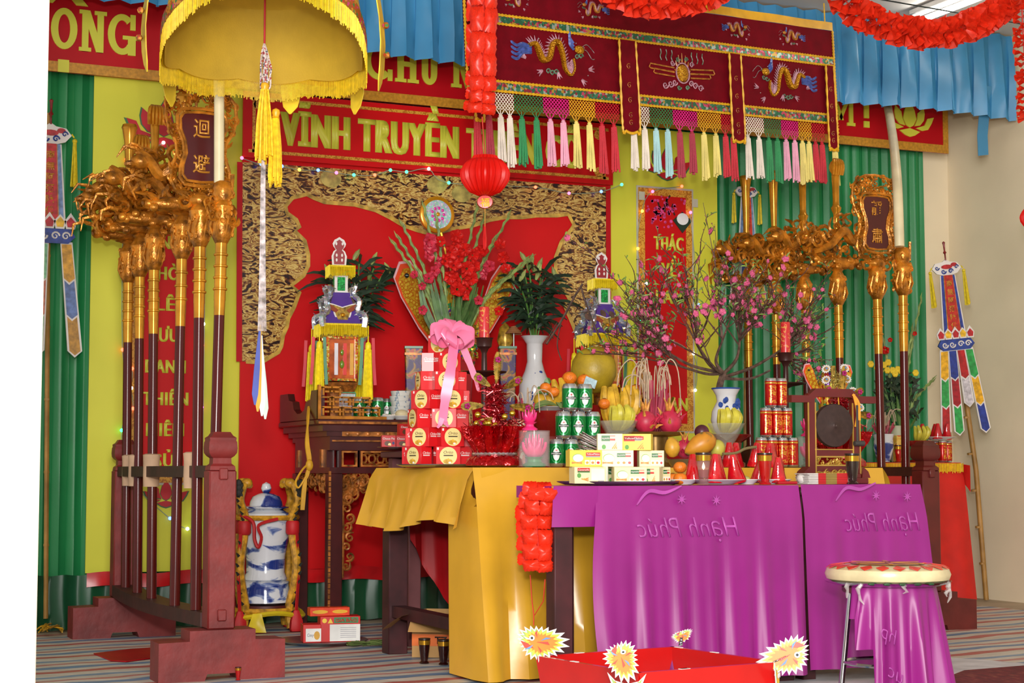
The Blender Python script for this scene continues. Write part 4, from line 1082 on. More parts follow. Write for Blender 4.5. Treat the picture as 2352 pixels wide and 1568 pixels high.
# ------------------------------------------------------------------ paper pennants
WHP = g_('pennant_white', 'DAD6D2', rough=.45, var=.06)
def pennant(name, label, top, s, pole, body, streams, lean=0., yaw=0., chars='南無阿彌陀佛', border='2C3F94', tass=(-1, 1), drop=(1, 1, 1, 1)):
    t = thing(name, label, 'pennant', top, rot=(0, lean, yaw))
    C = lambda n, h: g_('pen_' + n, h, rough=.4, var=.18, vs=40)
    m = MB()
    m.prism([(x * s, z * s) for x, z in ((-.17, -.2), (-.24, -.12), (-.18, -.04), (-.06, -.02), (0, .02), (.06, -.02), (.18, -.04), (.24, -.12), (.17, -.2), (0, -.25))], 0, .012); cr = put('cloud_crown', m, WHP, t)
    m = MB()
    for s_ in (-1, 1):
        scroll(m, (s_ * .06 * s, -.17 * s), .04 * s, 1.2, 0, s_, .012 * s, y=-.004); scroll(m, (s_ * .16 * s, -.11 * s), .035 * s, 1.1, 0, s_, .01 * s, y=-.004)
    put('crown_scrolls', m, C('blue', '27408F'), cr)
    m = MB(); m.prism(ell(.09 * s, .035 * s, 12, (0, -.1 * s)), -.006, 0); m.prism(ell(.05 * s, .03 * s, 10, (.12 * s, -.07 * s)), -.006, 0); put('crown_print', m, C('red', 'B3202A'), cr)
    m = MB(); m.lathe([(.012 * s, 0), (.012 * s, .1 * s), (.03 * s, .12 * s), (.012 * s, .15 * s), (.018 * s, .25 * s), (.025 * s, .28 * s), (0, .3 * s)], 8); put('finial', m, C('finial', '7E1C1E'), t)
    b0, b1 = -.23 * s, -1.15 * s; w0, w1 = .125 * s, .19 * s
    for k, (f, cm, nm) in enumerate(((1, WHP, 'body_edge'), (.88, C('bd' + border, border), 'body_border'), (.58, C('gold', 'C98E2E'), 'body_gold_line'), (.52, C(body, body), 'body_field'))):
        m = MB(); m.prism([(-w0 * f, b0), (w0 * f, b0), (w1 * f, b1), (-w1 * f, b1)], -.002 - .003 * k, .004); o = put(nm, m, cm, t)
    for k, ch in enumerate(chars): text('gold_character', ch, C('gold', 'C98E2E'), o, (0, -.011, b0 - (.17 + .13 * k) * s), H=.075 * s, bold=.015, th=.002)
    m = MB()
    for k, x in enumerate((-.24, -.12, 0, .12, .24)): m.prism([((x + a) * s + 0, b1 + z * s) for a, z in ((0, .1 if k % 2 else .12), (-.07, .02), (-.05, -.07), (.05, -.07), (.07, .02))], -.018, -.012)
    lp = put('lotus_petals', m, WHP, t)
    for k, x in enumerate((-.24, -.12, 0, .12, .24)):
        m = MB(); m.prism([((x + a * .7) * s, b1 + z * .7 * s) for a, z in ((0, .1), (-.07, .02), (-.05, -.07), (.05, -.07), (.07, .02))], -.022, -.018); put('petal_print', m, C('red', 'A3241E') if k % 2 == 0 else C('yel', 'E0B22A'), lp)
    m = MB(); m.prism([(x * s, b1 + z * s) for x, z in ((-.24, -.07), (.24, -.07), (.3, -.16), (.22, -.24), (-.22, -.24), (-.3, -.16))], -.014, 0); cl = put('cloud_collar', m, C('blue', '1E2F73'), t)
    m = MB()
    for x in (-.19, -.07, .07, .19): scroll(m, (x * s, b1 - .155 * s), .05 * s, 1.3, 0, 1 if x > 0 else -1, .013 * s, y=-.016)
    put('collar_scrolls', m, WHP, cl)
    n = len(streams); zt = b1 - .22 * s
    for k, cols in enumerate(streams):
        if cols is None: continue
        x0 = (-.2 + .4 * k / (n - 1)) * s; x1 = (-.32 + .64 * k / (n - 1)) * s; wd = .062 * s; lg = .42 * s
        m = MB(); L = lg * len(cols)
        m.prism([(x0 - wd * 1.1, zt), (x0 + wd * 1.1, zt), (x1 + wd * 1.35, zt - L), (x1, zt - L - .075 * s), (x1 - wd * 1.35, zt - L)], -.002 - .002 * k, .003); st = put('streamer', m, WHP, t)
        for j, c in enumerate(cols):
            f0, f1 = j / len(cols), (j + 1) / len(cols); a = x0 + (x1 - x0) * f0; b = x0 + (x1 - x0) * f1; nz = .05 * s
            za, zb = zt - L * f0 - .012, zt - L * f1
            m = MB(); m.prism([(a - wd * .9, za), (a, za - (nz if j else 0)), (a + wd * .9, za), (b + wd, zb), (b, zb - nz), (b - wd, zb)], -.005 - .002 * k, -.001 - .002 * k); put('streamer_patch', m, C(c, c), st)
    for s_ in tass:
        m = MB(); x = .24 * s * s_; rnd = random.Random(4)
        m.tube([(x, 0, -.1 * s), (x * 1.12, 0, -.14 * s)], .004, 5); m.sph((x * 1.15, 0, -.18 * s), .03 * s, 8, 6)
        for k in range(12): a = rnd.uniform(0, 6.3); m.tube([(x * 1.15 + .01 * cos(a) * s, .01 * sin(a), -.2 * s), (x * 1.15 + .035 * cos(a) * s, .015 * sin(a), -.72 * s + .03 * rnd.random() * s)], .011 * s, 4)
        put('yellow_tassel', m, g_('pen_tassel', 'DCC51E', rough=.5, var=.1, vs=50), t)
    if pole:
        m = MB(); o = Vector(top); inv = t.matrix_basis.inverted() if False else None
        bpy.context.view_layer.update()
        iw = t.matrix_world.inverted()
        pts = [iw @ Vector(p) for p in pole[0]]; m.tube(pts, pole[1], 9)
        for k in range(1, 7):
            p = pts[0].lerp(pts[-1], k / 7); d = (pts[-1] - pts[0]).normalized() * .006; m.tube([p - d, p + d], pole[1] * 1.18, 9)
        put('bamboo_pole', m, g_('bamboo', 'A87E3E' if pole[2] else '5A2A1E', rough=.5, var=.15), t)
k = 1 / 395.
pa = P(2172, 598, y=8.55)
pennant('paper_pennant', 'white-edged paper pennant with striped streamers on a bamboo pole by the right wall', pa, .40, ([P(2200, 790, y=8.64), P(2242, 1080, y=8.66), Vector((7.12, 8.7, .01))], .016, True), 'B4261E', [['E0A81C', '2A9A4A', 'A8181E'], ['22388C', '9E1424', '2A9A4A'], ['A8181E', 'C9C4CC'], ['2A9A4A', 'E0A81C', '22388C']], lean=R(-6), yaw=-.25)
pb = P(1715, 425, y=8.99)
pennant('paper_pennant', 'paper pennant with red field hanging behind the right dragon staffs', pb, .335, ([P(1716, 412, y=9.015), P(1710, 1200, y=9.02), P(1708, 1405, y=9.02)], .011, False), 'C42A20', [['7FB08A', 'B0603A'], ['5A70A8', 'B5522A'], ['C9902E', '5A70A8'], ['B5522A', 'D8B03A']], border='6E8BB5')
pc = P(117, 285, y=8.88)
pennant('paper_pennant', 'glittering paper pennant half hidden behind the white pillar', pc, .44, ([P(112, 260, y=8.93), P(112, 160, y=8.93), P(105, 1420, y=8.93)][::2], .012, False), 'B81A22', [['A86A4A', '3F8F55', 'B5484A'], ['79B58C', 'B5644E', '79B58C'], None, ['D29A2E', '5A73A8', 'B5842A']], border='6F8AB8', tass=(1,))
# ------------------------------------------------------------------ carved altar
AWOOD = g_('altar_dark_wood', '401010', rough=.35, var=.15, vs=9, coat=.2)
AGOLD = g_('altar_gold', 'A8662A', rough=.4, metal=.3, var=.35, vs=30)
AGOLD2 = g_('altar_fret_gold', 'B8741E', rough=.4, metal=.3, var=.2, vs=20)
def frame(mb, x0, x1, z0, z1, y0, y1, w_):
    rect(mb, x0, x1, z0, z0 + w_, y0, y1); rect(mb, x0, x1, z1 - w_, z1, y0, y1); rect(mb, x0, x0 + w_, z0 + w_, z1 - w_, y0, y1); rect(mb, x1 - w_, x1, z0 + w_, z1 - w_, y0, y1)
def altar():
    X0, X1, Y0, Y1 = 2.665, 4.42, 8.22, 8.86
    t = thing('altar_table', 'carved dark wooden altar table with gilt fretwork behind the yellow table', 'altar')
    m = MB(); m.box(((X0 + X1) / 2, (Y0 + Y1) / 2, 1.055), (X1 - X0 + .14, Y1 - Y0 + .06, .03), ch=.006); put('top_slab', m, AWOOD, t)
    m = MB(); rect(m, X0 - .07, X1 + .07, 1.046, 1.058, Y0 - .035, Y0 - .029); put('slab_gold_line', m, AGOLD, t)
    m = MB()
    for z0, z1, e in ((1.01, 1.04, .045), (.985, 1.01, .02), (.96, .985, .0)): m.box(((X0 + X1) / 2, (Y0 + Y1) / 2, (z0 + z1) / 2), (X1 - X0 + 2 * e, Y1 - Y0 + 1.0 * e, z1 - z0))
    put('cornice', m, AWOOD, t)
    m = MB(); rect(m, X0 + .06, X1 - .06, .985, 1.008, Y0 - .014, Y0 - .008)
    for k in range(30): m.sph((X0 + .09 + k * .054, Y0 - .014, .997), (.012, .006, .009), 6, 4)
    put('flower_frieze', m, AGOLD, t)
    m = MB(); rect(m, X0 + .01, X1 - .01, .958, .966, Y0 - .012, Y0 - .004); put('cornice_gold_line', m, AGOLD, t)
    # waist: rails and pierced panels
    m = MB(); rect(m, X0, X1, .915, .96, Y0, Y0 + .05); rect(m, X0, X1, .8, .83, Y0, Y0 + .05); put('front_rails', m, AWOOD, t)
    for x in (X0, X1 - .04):
        m = MB(); rect(m, x, x + .04, .8, .96, Y0 + .05, Y1 - .05); put('side_panel', m, AWOOD, t)
    m = MB()
    for y in (Y0 + .12, Y0 + .34, Y0 + .52): m.box((X0 - .004, y, .875), (.012, .03, .09))
    put('side_gold_slips', m, AGOLD, t)
    xs = [X0 + .06, X0 + .145, X0 + .16, X0 + .62, X0 + .64, X1 - .64, X1 - .62, X1 - .16, X1 - .145, X1 - .06]
    for i in range(0, 10, 2):
        a, b = xs[i], xs[i + 1]
        for q in (a - .012, b):
            m = MB(); rect(m, q, q + .012, .83, .915, Y0, Y0 + .05); put('waist_stile', m, AWOOD, t)
        m = MB(); frame(m, a + .002, b - .002, .833, .912, Y0 - .006, Y0 + .01, .009); pn = put('waist_panel_frame', m, AGOLD, t)
        m = MB(); n = max(1, int((b - a) / .045)); rnd = random.Random(i)
        if b - a > .1:
            for k in range(n):
                cx = a + (b - a) * (k + .5) / n; cz = .872
                m.tube([(cx + .018 * cos(q), Y0 + .02, cz + .022 * sin(q)) for q in [2 * pi * j / 10 for j in range(10)]], .006, 5, closed=True)
                m.tube([(cx - .022, Y0 + .02, cz - .03), (cx, Y0 + .018, cz - .018), (cx + .022, Y0 + .02, cz - .03)], .006, 4); m.tube([(cx - .022, Y0 + .02, cz + .03), (cx, Y0 + .018, cz + .018), (cx + .022, Y0 + .02, cz + .03)], .006, 4)
        else:
            carve(m, lambda x, z: True, (a + .02, b - .02, .85, .895), 8, (.008, .014), .004, .004, rnd)
        put('pierced_fret', m, AGOLD, pn)
    # legs with gilt edges and carved brackets
    for (x, y, s_) in ((X0, Y0, 1), (X1, Y0, -1), (X0, Y1, 1), (X1, Y1, -1)):
        m = MB(); m.box((x + s_ * .035, y + (.035 if y == Y0 else -.035), .4), (.07, .07, .8), ch=.004); lg = put('leg', m, AWOOD, t)
        if y == Y0:
            m = MB(); 
            for k in range(30): rect(m, x - .004 if s_ > 0 else x - .006, x + .006 if s_ > 0 else x + .004, .02 + k * .0265, .02 + k * .0265 + .022, y - .006, y + .006)
            put('gilt_edge', m, AGOLD, lg)
            m = MB(); rnd = random.Random(9)
            for k in range(9):
                z = .72 - k * .048; scroll(m, (x + s_ * (.1 + .018 * (k % 2)), z), .03 - .0012 * k, 1.25, pi / 2 * k, s_ if k % 2 else -s_, .008, y=y + .03, tail=.02)
            m.tube([(x + s_ * .075, y + .03, .76), (x + s_ * .082, y + .03, .5), (x + s_ * .08, y + .03, .28)], .008, 5)
            put('carved_vine', m, AGOLD, lg)
    m = MB(); ins = lambda x, z: z > .8 - .13 * (abs(x - (X0 + X1) / 2) / .8) ** 3 - .02
    carve(m, lambda x, z: z > .79 - .17 * max(0, (abs(x - (X0 + X1) / 2) - .45) / .36) ** 1.6, (X0 + .08, X1 - .08, .64, .795), 120, (.02, .035), .007, .012, random.Random(3))
    m.v = [(a, b + Y0 + .03, c) for a, b, c in m.v]; put('front_apron', m, AGOLD, t)
    m = MB(); carve(m, lambda y, z: z > .72 - .25 * max(0, abs(y) - .12), (-.25, .25, .58, .79), 60, (.02, .04), .007, .01, random.Random(4))
    m.v = [(X0 + .02 + b, (Y0 + Y1) / 2 + a, c) for a, b, c in m.v]; put('side_apron', m, AGOLD, t)
    # end scrolls: stepped boards at both ends, gilt meander at the front corners
    for s_, xe in ((1, X0 - .05), (-1, X1 + .05)):
        yc = (Y0 + Y1) / 2; m = MB()
        pts = [(-.33, 1.07), (-.33, 1.215), (-.22, 1.215), (-.2, 1.17), (-.13, 1.16), (-.1, 1.12), (-.04, 1.105), (.02, 1.105), (.08, 1.13), (.1, 1.17), (.17, 1.18), (.19, 1.215), (.33, 1.215), (.33, 1.07)]
        m.prism(pts, -.018, .018); m.v = [(xe + b, yc + a, c) for a, b, c in m.v]; put('end_board', m, AWOOD, t, fix=True)
        m = MB(); y = Y0 - .01; u = .05
        hts = (3, 3, 3, 2, 2, 1)
        x0 = xe - .018 * s_
        def bar(xa, xb, za, zb): rect(m, min(x0 + s_ * xa, x0 + s_ * xb), max(x0 + s_ * xa, x0 + s_ * xb), za, zb, y - .012, y + .012)
        bar(0, .36, 1.07, 1.085); bar(0, .014, 1.085, 1.24); 
        cells = [(0, 3), (1, 3), (2, 2), (3, 2), (4, 2), (5, 1)]
        rnd = random.Random(2)
        for c_, h in cells:
            for r_ in range(h):
                xa = .022 + c_ * .052; za = 1.088 + r_ * .05; q = (c_ + r_) % 2
                bar(xa, xa + .044, za + .036, za + .045); bar(xa + (.035 if q else 0), xa + (.044 if q else .009), za, za + .04); bar(xa + .012, xa + .034, za + .014, za + .023)
                if c_ + 1 < 6: bar(xa + .044, xa + .052, za + .016, za + .024)
        put('meander_corner', m, AGOLD2, t)
    return t
altar()
# yellow cord slung over the altar's left end
m = MB(); rnd = random.Random(8)
for k in range(3):
    e = .006 * (k - 1)
    m.tube(spline([(2.598, 8.36 + e, 1.135), (2.575, 8.3 + e, 1.06), (2.557 + e, 8.25, .95), (2.56 + e, 8.22, .86), (2.548 - e, 8.21, .8), (2.53 + e, 8.2, .74), (2.52 + e, 8.2, .62)], 5), .006, 5)
m.tube(spline([(2.56, 8.215, .85), (2.52, 8.2, .82), (2.485, 8.2, .76), (2.5, 8.2, .73), (2.54, 8.2, .79)], 6), .005, 5)
m.sph((2.557, 8.21, .84), (.02, .02, .03), 8, 6)
tag(put('knotted_rope', m, g_('yellow_rope', 'CF9A1E', rough=.6, var=.1)), 'knotted yellow cord hanging over the left end of the altar', 'cord')

# ------------------------------------------------------------------ tables and their cloths
DKLEG = g_('dark_table_leg', '3E1418', rough=.5, var=.2, vs=10)
GOLDC = g_('gold_satin', 'CC9A2A', rough=.28, var=.05, vs=5, bump=.04, bs=20, sheen=.5)
PURP = g_('purple_cloth', '8C1876', rough=.42, var=.05, vs=4, sheen=.15)
PURPL = g_('pale_purple_print', 'A8449A', rough=.45, var=.08)
REDS = g_('red_satin_cloth', 'A80A14', rough=.5, var=.08, vs=5, spec=.25)
def table(label, x0, x1, y0, y1, zt, leg, m_, rail=True, th=.03, insets=.03, back=0.):
    t = thing('table', label, 'table', ((x0 + x1) / 2, (y0 + y1) / 2, 0)); cx, cy = (x0 + x1) / 2, (y0 + y1) / 2
    m = MB(); m.box((0, 0, zt - th / 2), (x1 - x0, y1 - y0, th), ch=.004); put('table_top', m, m_, t)
    for sx in (-1, 1):
        for sy in (-1, 1):
            m = MB(); m.box((sx * ((x1 - x0) / 2 - leg / 2 - insets - (back if sy > 0 else 0)), sy * ((y1 - y0) / 2 - leg / 2 - insets), (zt - th) / 2), (leg, leg, zt - th), ch=.004); put('leg', m, m_, t)
    if rail:
        for sx in (-1, 1):
            m = MB(); m.box((sx * ((x1 - x0) / 2 - leg / 2 - insets), 0, .19), (leg * .7, y1 - y0 - 2 * leg - 2 * insets, .05)); put('stretcher', m, m_, t)
    return t
table('brown table hidden under the gold tablecloth', 2.63, 4.52, 6.25, 7.34, .815, .09, DKLEG, insets=.0)
table('narrow brown table under the left purple cloth', 2.70, 3.735, 5.69, 5.97, .745, .075, DKLEG, insets=.005, rail=False, back=.1)
table('narrow brown table under the right purple cloth', 3.765, 4.31, 5.69, 5.97, .745, .06, DKLEG, insets=.005)
table('grey-brown table under the red satin cloth in front of the altar', 2.80, 4.45, 7.5, 7.85, .905, .06, g_('greybrown_leg', '6A3A3C', rough=.55), rail=False)
table('side table under the red cloth by the right wall', 5.95, 6.72, 8.42, 8.86, .855, .05, DKLEG, rail=False)

def drape(name, label, x0, x1, y0, y1, zt, fr, lf=None, rt=None, m_=None, cat='tablecloth', amp=.02, per=.16, seed=1, nx=70, edge=None, back=.0, r_=.02):
    """a cloth over a table: top, front fall fr(u)->z of hem, left/right falls; folds deepen downwards"""
    rnd = random.Random(seed); ph = [rnd.uniform(0, 6.28) for _ in range(4)]
    t = thing(name, label, cat)
    m = MB(); m.grid(lambda u, v: (x0 + (x1 - x0) * u, y0 + (y1 - y0) * v, zt + .0006 * sin(9 * u)), 12, 6); put('cloth_top', m, m_, t)
    def wav(u): return .6 * sin(2 * pi * (x1 - x0) * u / per + ph[0]) + .4 * sin(2 * pi * (x1 - x0) * u / (per * .57) + ph[1])
    m = MB(); nv = 16
    def ff(u, v):
        h = fr(u); d = v ** 1.2
        e = edge(u, v) if edge else (0, 0)
        z = zt - (zt - h) * v
        return (x0 + (x1 - x0) * u + e[0], y0 - r_ * min(1, v * 6) - amp * d * (1 + wav(u)) - .02 * v + e[1], z - (.0 if v > 0 else 0))
    m.grid(lambda u, v: ff(u, v), nx, nv); put('front_fall', m, m_, t)
    for sd, fn in ((-1, lf), (1, rt)):
        if fn is None: continue
        m = MB()
        def sf(u, v):
            h = fn(u); d = v ** 1.2; xx = x0 if sd < 0 else x1
            return (xx + sd * (r_ * min(1, v * 6) + amp * d * (1 + .8 * sin(2 * pi * (y1 - y0) * u / per + ph[2])) + .02 * v), y0 + (y1 - y0) * u - (.0 if u > 0 else 0), zt - (zt - h) * v)
        m.grid(sf, 30, 10); put('side_fall', m, m_, t)
    return t
def yedge(u, v):   # the front left corner sweeps out and in again
    k2 = max(0, 1 - u / .1); xx = 2.61 + 1.93 * u; k = max(0, 1 - abs(u - .1) / .1)
    w_ = min(1, v * 5)
    if u < .1: return ((2.6 - .02 * v - xx) * w_, .27 * k2 * w_ + .02 * v - .05 * k * v)
    return (2.6 + 1.94 * (u - .1) / .9 - xx, -.05 * k * v - .03 * v)
drape('gold_tablecloth', 'shiny gold satin tablecloth falling to the floor at the front', 2.61, 4.54, 6.22, 7.37, .825, lambda u: .012, lambda u: .585 + .03 * sin(7 * u) - .03 * (u > .93), lambda u: .6, GOLDC, amp=.035, per=.2, seed=4, edge=yedge)
def pedge(u, v): return (.03 * max(0, 1 - u / .12) * sin(pi * v) * -1, 0)
t = drape('purple_tablecloth', 'purple printed tablecloth on the left table, its lettering mirrored', 2.865, 3.745, 5.675, 5.985, .756, lambda u: .035, None, None, PURP, amp=.018, per=.13, seed=6, edge=pedge)
m = MB(); m.grid(lambda u, v: (2.69 + .18 * u, 5.675 + .31 * v, .756), 4, 4); put('cloth_top', m, PURP, t)
m = MB(); m.grid(lambda u, v: (2.685 + .18 * u - .008 * v * (1 - u), 5.66 - .01 * sin(4 * u) * v + .0 * u, .756 - .148 * v), 10, 6); put('corner_flap', m, PURP, t)
m = MB(); m.grid(lambda u, v: (2.683, 5.675 + .31 * u, .756 - .045 * v), 8, 3); put('side_flap', m, PURP, t)
def print_(t, xc, z, yf, clip=None, w_=.44):
    text('mirrored_print', 'Hạnh Phúc', PURPL, t, (xc, yf, z), W=w_, H=.078, bold=-.004, th=.0006, shear=.35, mirror=True)
    for (dx, dz) in ((.09, .145), (-.06, .15)):
        m = MB()
        for k in range(4): a = pi * k / 4; m.prism([(.022 * cos(a), .022 * sin(a)), (.004 * cos(a + pi / 2), .004 * sin(a + pi / 2)), (-.022 * cos(a), -.022 * sin(a)), (-.004 * cos(a + pi / 2), -.004 * sin(a + pi / 2))], -.001 - .0002 * k, .001)
        put('printed_star', m, PURPL, t, loc=(xc + dx + .03, yf, z + dz - .01))
    m = MB(); m.strip(spline([(xc - .22, yf, z + .12), (xc - .17, yf, z + .17), (xc - .1, yf, z + .165), (xc - .03, yf, z + .19)], 6), [.004 + .01 * sin(pi * i / 18) for i in range(19)], .0008); put('printed_ribbon', m, PURPL, t)
print_(t, 3.236, .566, 5.641)
t = drape('purple_tablecloth', 'purple printed tablecloth on the right table beside the rack post', 3.755, 4.325, 5.675, 5.985, .758, lambda u: .05, None, lambda u: .2, PURP, amp=.016, per=.15, seed=12, edge=lambda u, v: (.05 * v * max(0, u - .7) / .3, 0))
print_(t, 4.115, .575, 5.642, w_=.36)
drape('red_tablecloth', 'deep red satin cloth draped over the table in front of the altar', 2.785, 4.46, 7.48, 7.87, .912, lambda u: .2 + .3 * max(0, 1 - u * 9), None, None, REDS, amp=.03, per=.17, seed=8)
t = drape('red_tablecloth', 'bright red cloth with a yellow fringe on the side table by the wall', 5.92, 6.70, 8.395, 8.88, .862, lambda u: .045, None, lambda u: .06, g_('bright_red_cloth', 'C8160E', rough=.5, var=.06), amp=.018, per=.3, seed=15, edge=lambda u, v: (.06 * v * max(0, u - .7) / .3, 0))
m = MB(); fringe(m, (5.92, 8.372, .858), (6.70, 8.372, .858), .055, 120, .005); put('yellow_fringe', m, YFR, t)
m = MB(); m.grid(lambda u, v: (6.70 + .05 * u, 8.37 + .03 * sin(9 * u), .86 - .03 * u - v * (.06 + .1 * (1 - abs(2 * u - 1)))), 8, 4); put('corner_fold', m, g_('bright_red_cloth', 'C8160E'), t)

# ------------------------------------------------------------------ blue-and-white urn on a dragon stand
PORC = tex_mat('blue_white_porcelain', 'noise', [(0, '16245E'), (.42, '24367E'), (.46, '6E80B0'), (.5, 'D3D6DC'), (1, 'DEDFE2')], scale=5.5, dist=.6, stretch=(1.0, 1.0, 2.6), interp='LINEAR', rough=.12, detail=4, coat=.4)
PORCW = g_('plain_porcelain', 'D8DADC', rough=.12, var=.03, coat=.4)
def urn():
    c = P(612, 1440, z=0); c.y = 8.62; c.x = 2.455
    t = thing('porcelain_urn', 'blue and white porcelain urn with a domed lid on a dragon stand', 'urn', (c.x, c.y, .135))
    m = MB(); m.lathe([(.1, 0), (.135, .01), (.13, .05), (.118, .1), (.122, .113), (.112, .118), (.1, .12)], 28); put('base', m, PORC, t)
    m = MB(); m.lathe([(.1, .118), (.112, .125), (.098, .16), (.1, .24), (.115, .32), (.13, .4), (.134, .43), (.125, .46), (.095, .475), (.085, .48)], 32); put('body', m, PORC, t)
    m = MB(); m.lathe([(.085, .478), (.115, .488), (.118, .494), (.085, .5), (.082, .52), (.07, .545), (.04, .56), (.015, .566)], 28); ld = put('lid', m, PORC, t)
    m = MB(); m.lathe([(.012, .564), (.02, .57), (.027, .588), (.02, .61), (0, .62)], 16); put('lid_knob', m, PORC, ld)
    YD = g_('dragon_ochre', 'BE8A22', rough=.45, var=.25, vs=40); BKD = g_('dragon_black', '1E1E1A', rough=.6)
    s = thing('urn_stand', 'ochre and black dragon stand tied with red and yellow cloth', 'stand', (c.x, c.y, 0))
    m = MB(); m.tube([(.16 * cos(a), .16 * sin(a), .105) for a in [2 * pi * k / 20 for k in range(20)]], .018, 6, closed=True); put('lower_ring', m, YD, s)
    m = MB(); m.lathe([(0, .095), (.15, .095), (.15, .132), (0, .132)], 16); put('seat', m, g_('stand_red', '4E1512', rough=.5), s)
    m = MB(); m.tube([(.16 * cos(a), .16 * sin(a), .575) for a in [2 * pi * k / 20 for k in range(20)]], .014, 6, closed=True); put('upper_ring', m, YD, s)
    for k in range(4):
        a = 2 * pi * k / 4 + R(24) + pi / 2 + .2; o = Vector((cos(a), sin(a), 0)); q = lambda r, z: o * r + Vector((0, 0, z))
        pts = spline([q(.17, .02), q(.155, .12), q(.19, .25), q(.2, .36), q(.17, .5), q(.165, .58), q(.205, .66), q(.19, .72), q(.175, .745)], 5)
        m = MB(); m.tube(pts, [.022] * 20 + [.02] * (len(pts) - 20), 8); m.sph(q(.155, .75), (.03, .03, .026), 9, 6); m.tube([q(.15, .745), q(.125, .735)], [.02, .014], 7); lg = put('dragon_upright', m, YD, s)
        m = MB()
        for i in range(2, len(pts) - 2, 2): m.tube([pts[i] + o * .018, pts[i] + o * .036 + Vector((0, 0, .014))], [.011, .002], 4)
        for i in range(6): m.sph(q(.21 + .012 * (i % 2), .69 + .012 * i), (.02, .02, .022), 6, 4)
        put('black_mane', m, BKD, lg)
        m = MB(); m.lathe([(.028, .49), (.036, .5), (.036, .55), (.03, .56)], 10, c=q(.172, 0)); put('red_wrap', m, g_('stand_red_cloth', 'B51218', rough=.6), s)
        m = MB(); m.strip([q(.2, .5), q(.215, .3), q(.2, .1)], .018, .006, nrm=o); put('red_strip', m, g_('stand_red_cloth', 'B51218'), s)
        m = MB(); m.lathe([(.014, .11), (.032, .06), (.036, .02), (.03, .006)], 10, c=q(.2, 0), ruf=lambda b, z: .1 * sin(7 * b)); put('red_tail', m, g_('stand_red_cloth', 'B51218'), s)
    f = Vector((-.45, -.89, 0)); r_ = Vector((.89, -.45, 0)); v = lambda a, b, z: f * b + r_ * a + Vector((0, 0, z))
    YB = g_('yellow_sash', 'D6BC1C', rough=.45, var=.1)
    m = MB(); m.tube([(.185 * cos(a), .185 * sin(a), .088 + .012 * sin(3 * a)) for a in [2 * pi * k / 28 for k in range(28)]], .022, 6, closed=True, flat=.6); put('yellow_sash', m, YB, s)
    m = MB(); m.grid(lambda a, b: tuple(v((a - .5) * (.045 + .055 * b), .205 + .012 * sin(pi * a) * sin(pi * b) + .012 * b, .1 - .092 * b)), 10, 8); put('sash_end', m, YB, s)
    m = MB(); m.tube(spline([v(-.1, .15, .59), v(-.03, .185, .555), v(-.02, .19, .47), v(.0, .19, .43), v(.015, .19, .48), v(.0, .19, .54), v(.09, .15, .57)], 5), .009, 6); put('red_knot_cord', m, g_('stand_red_cloth', 'B51218'), s)
urn()

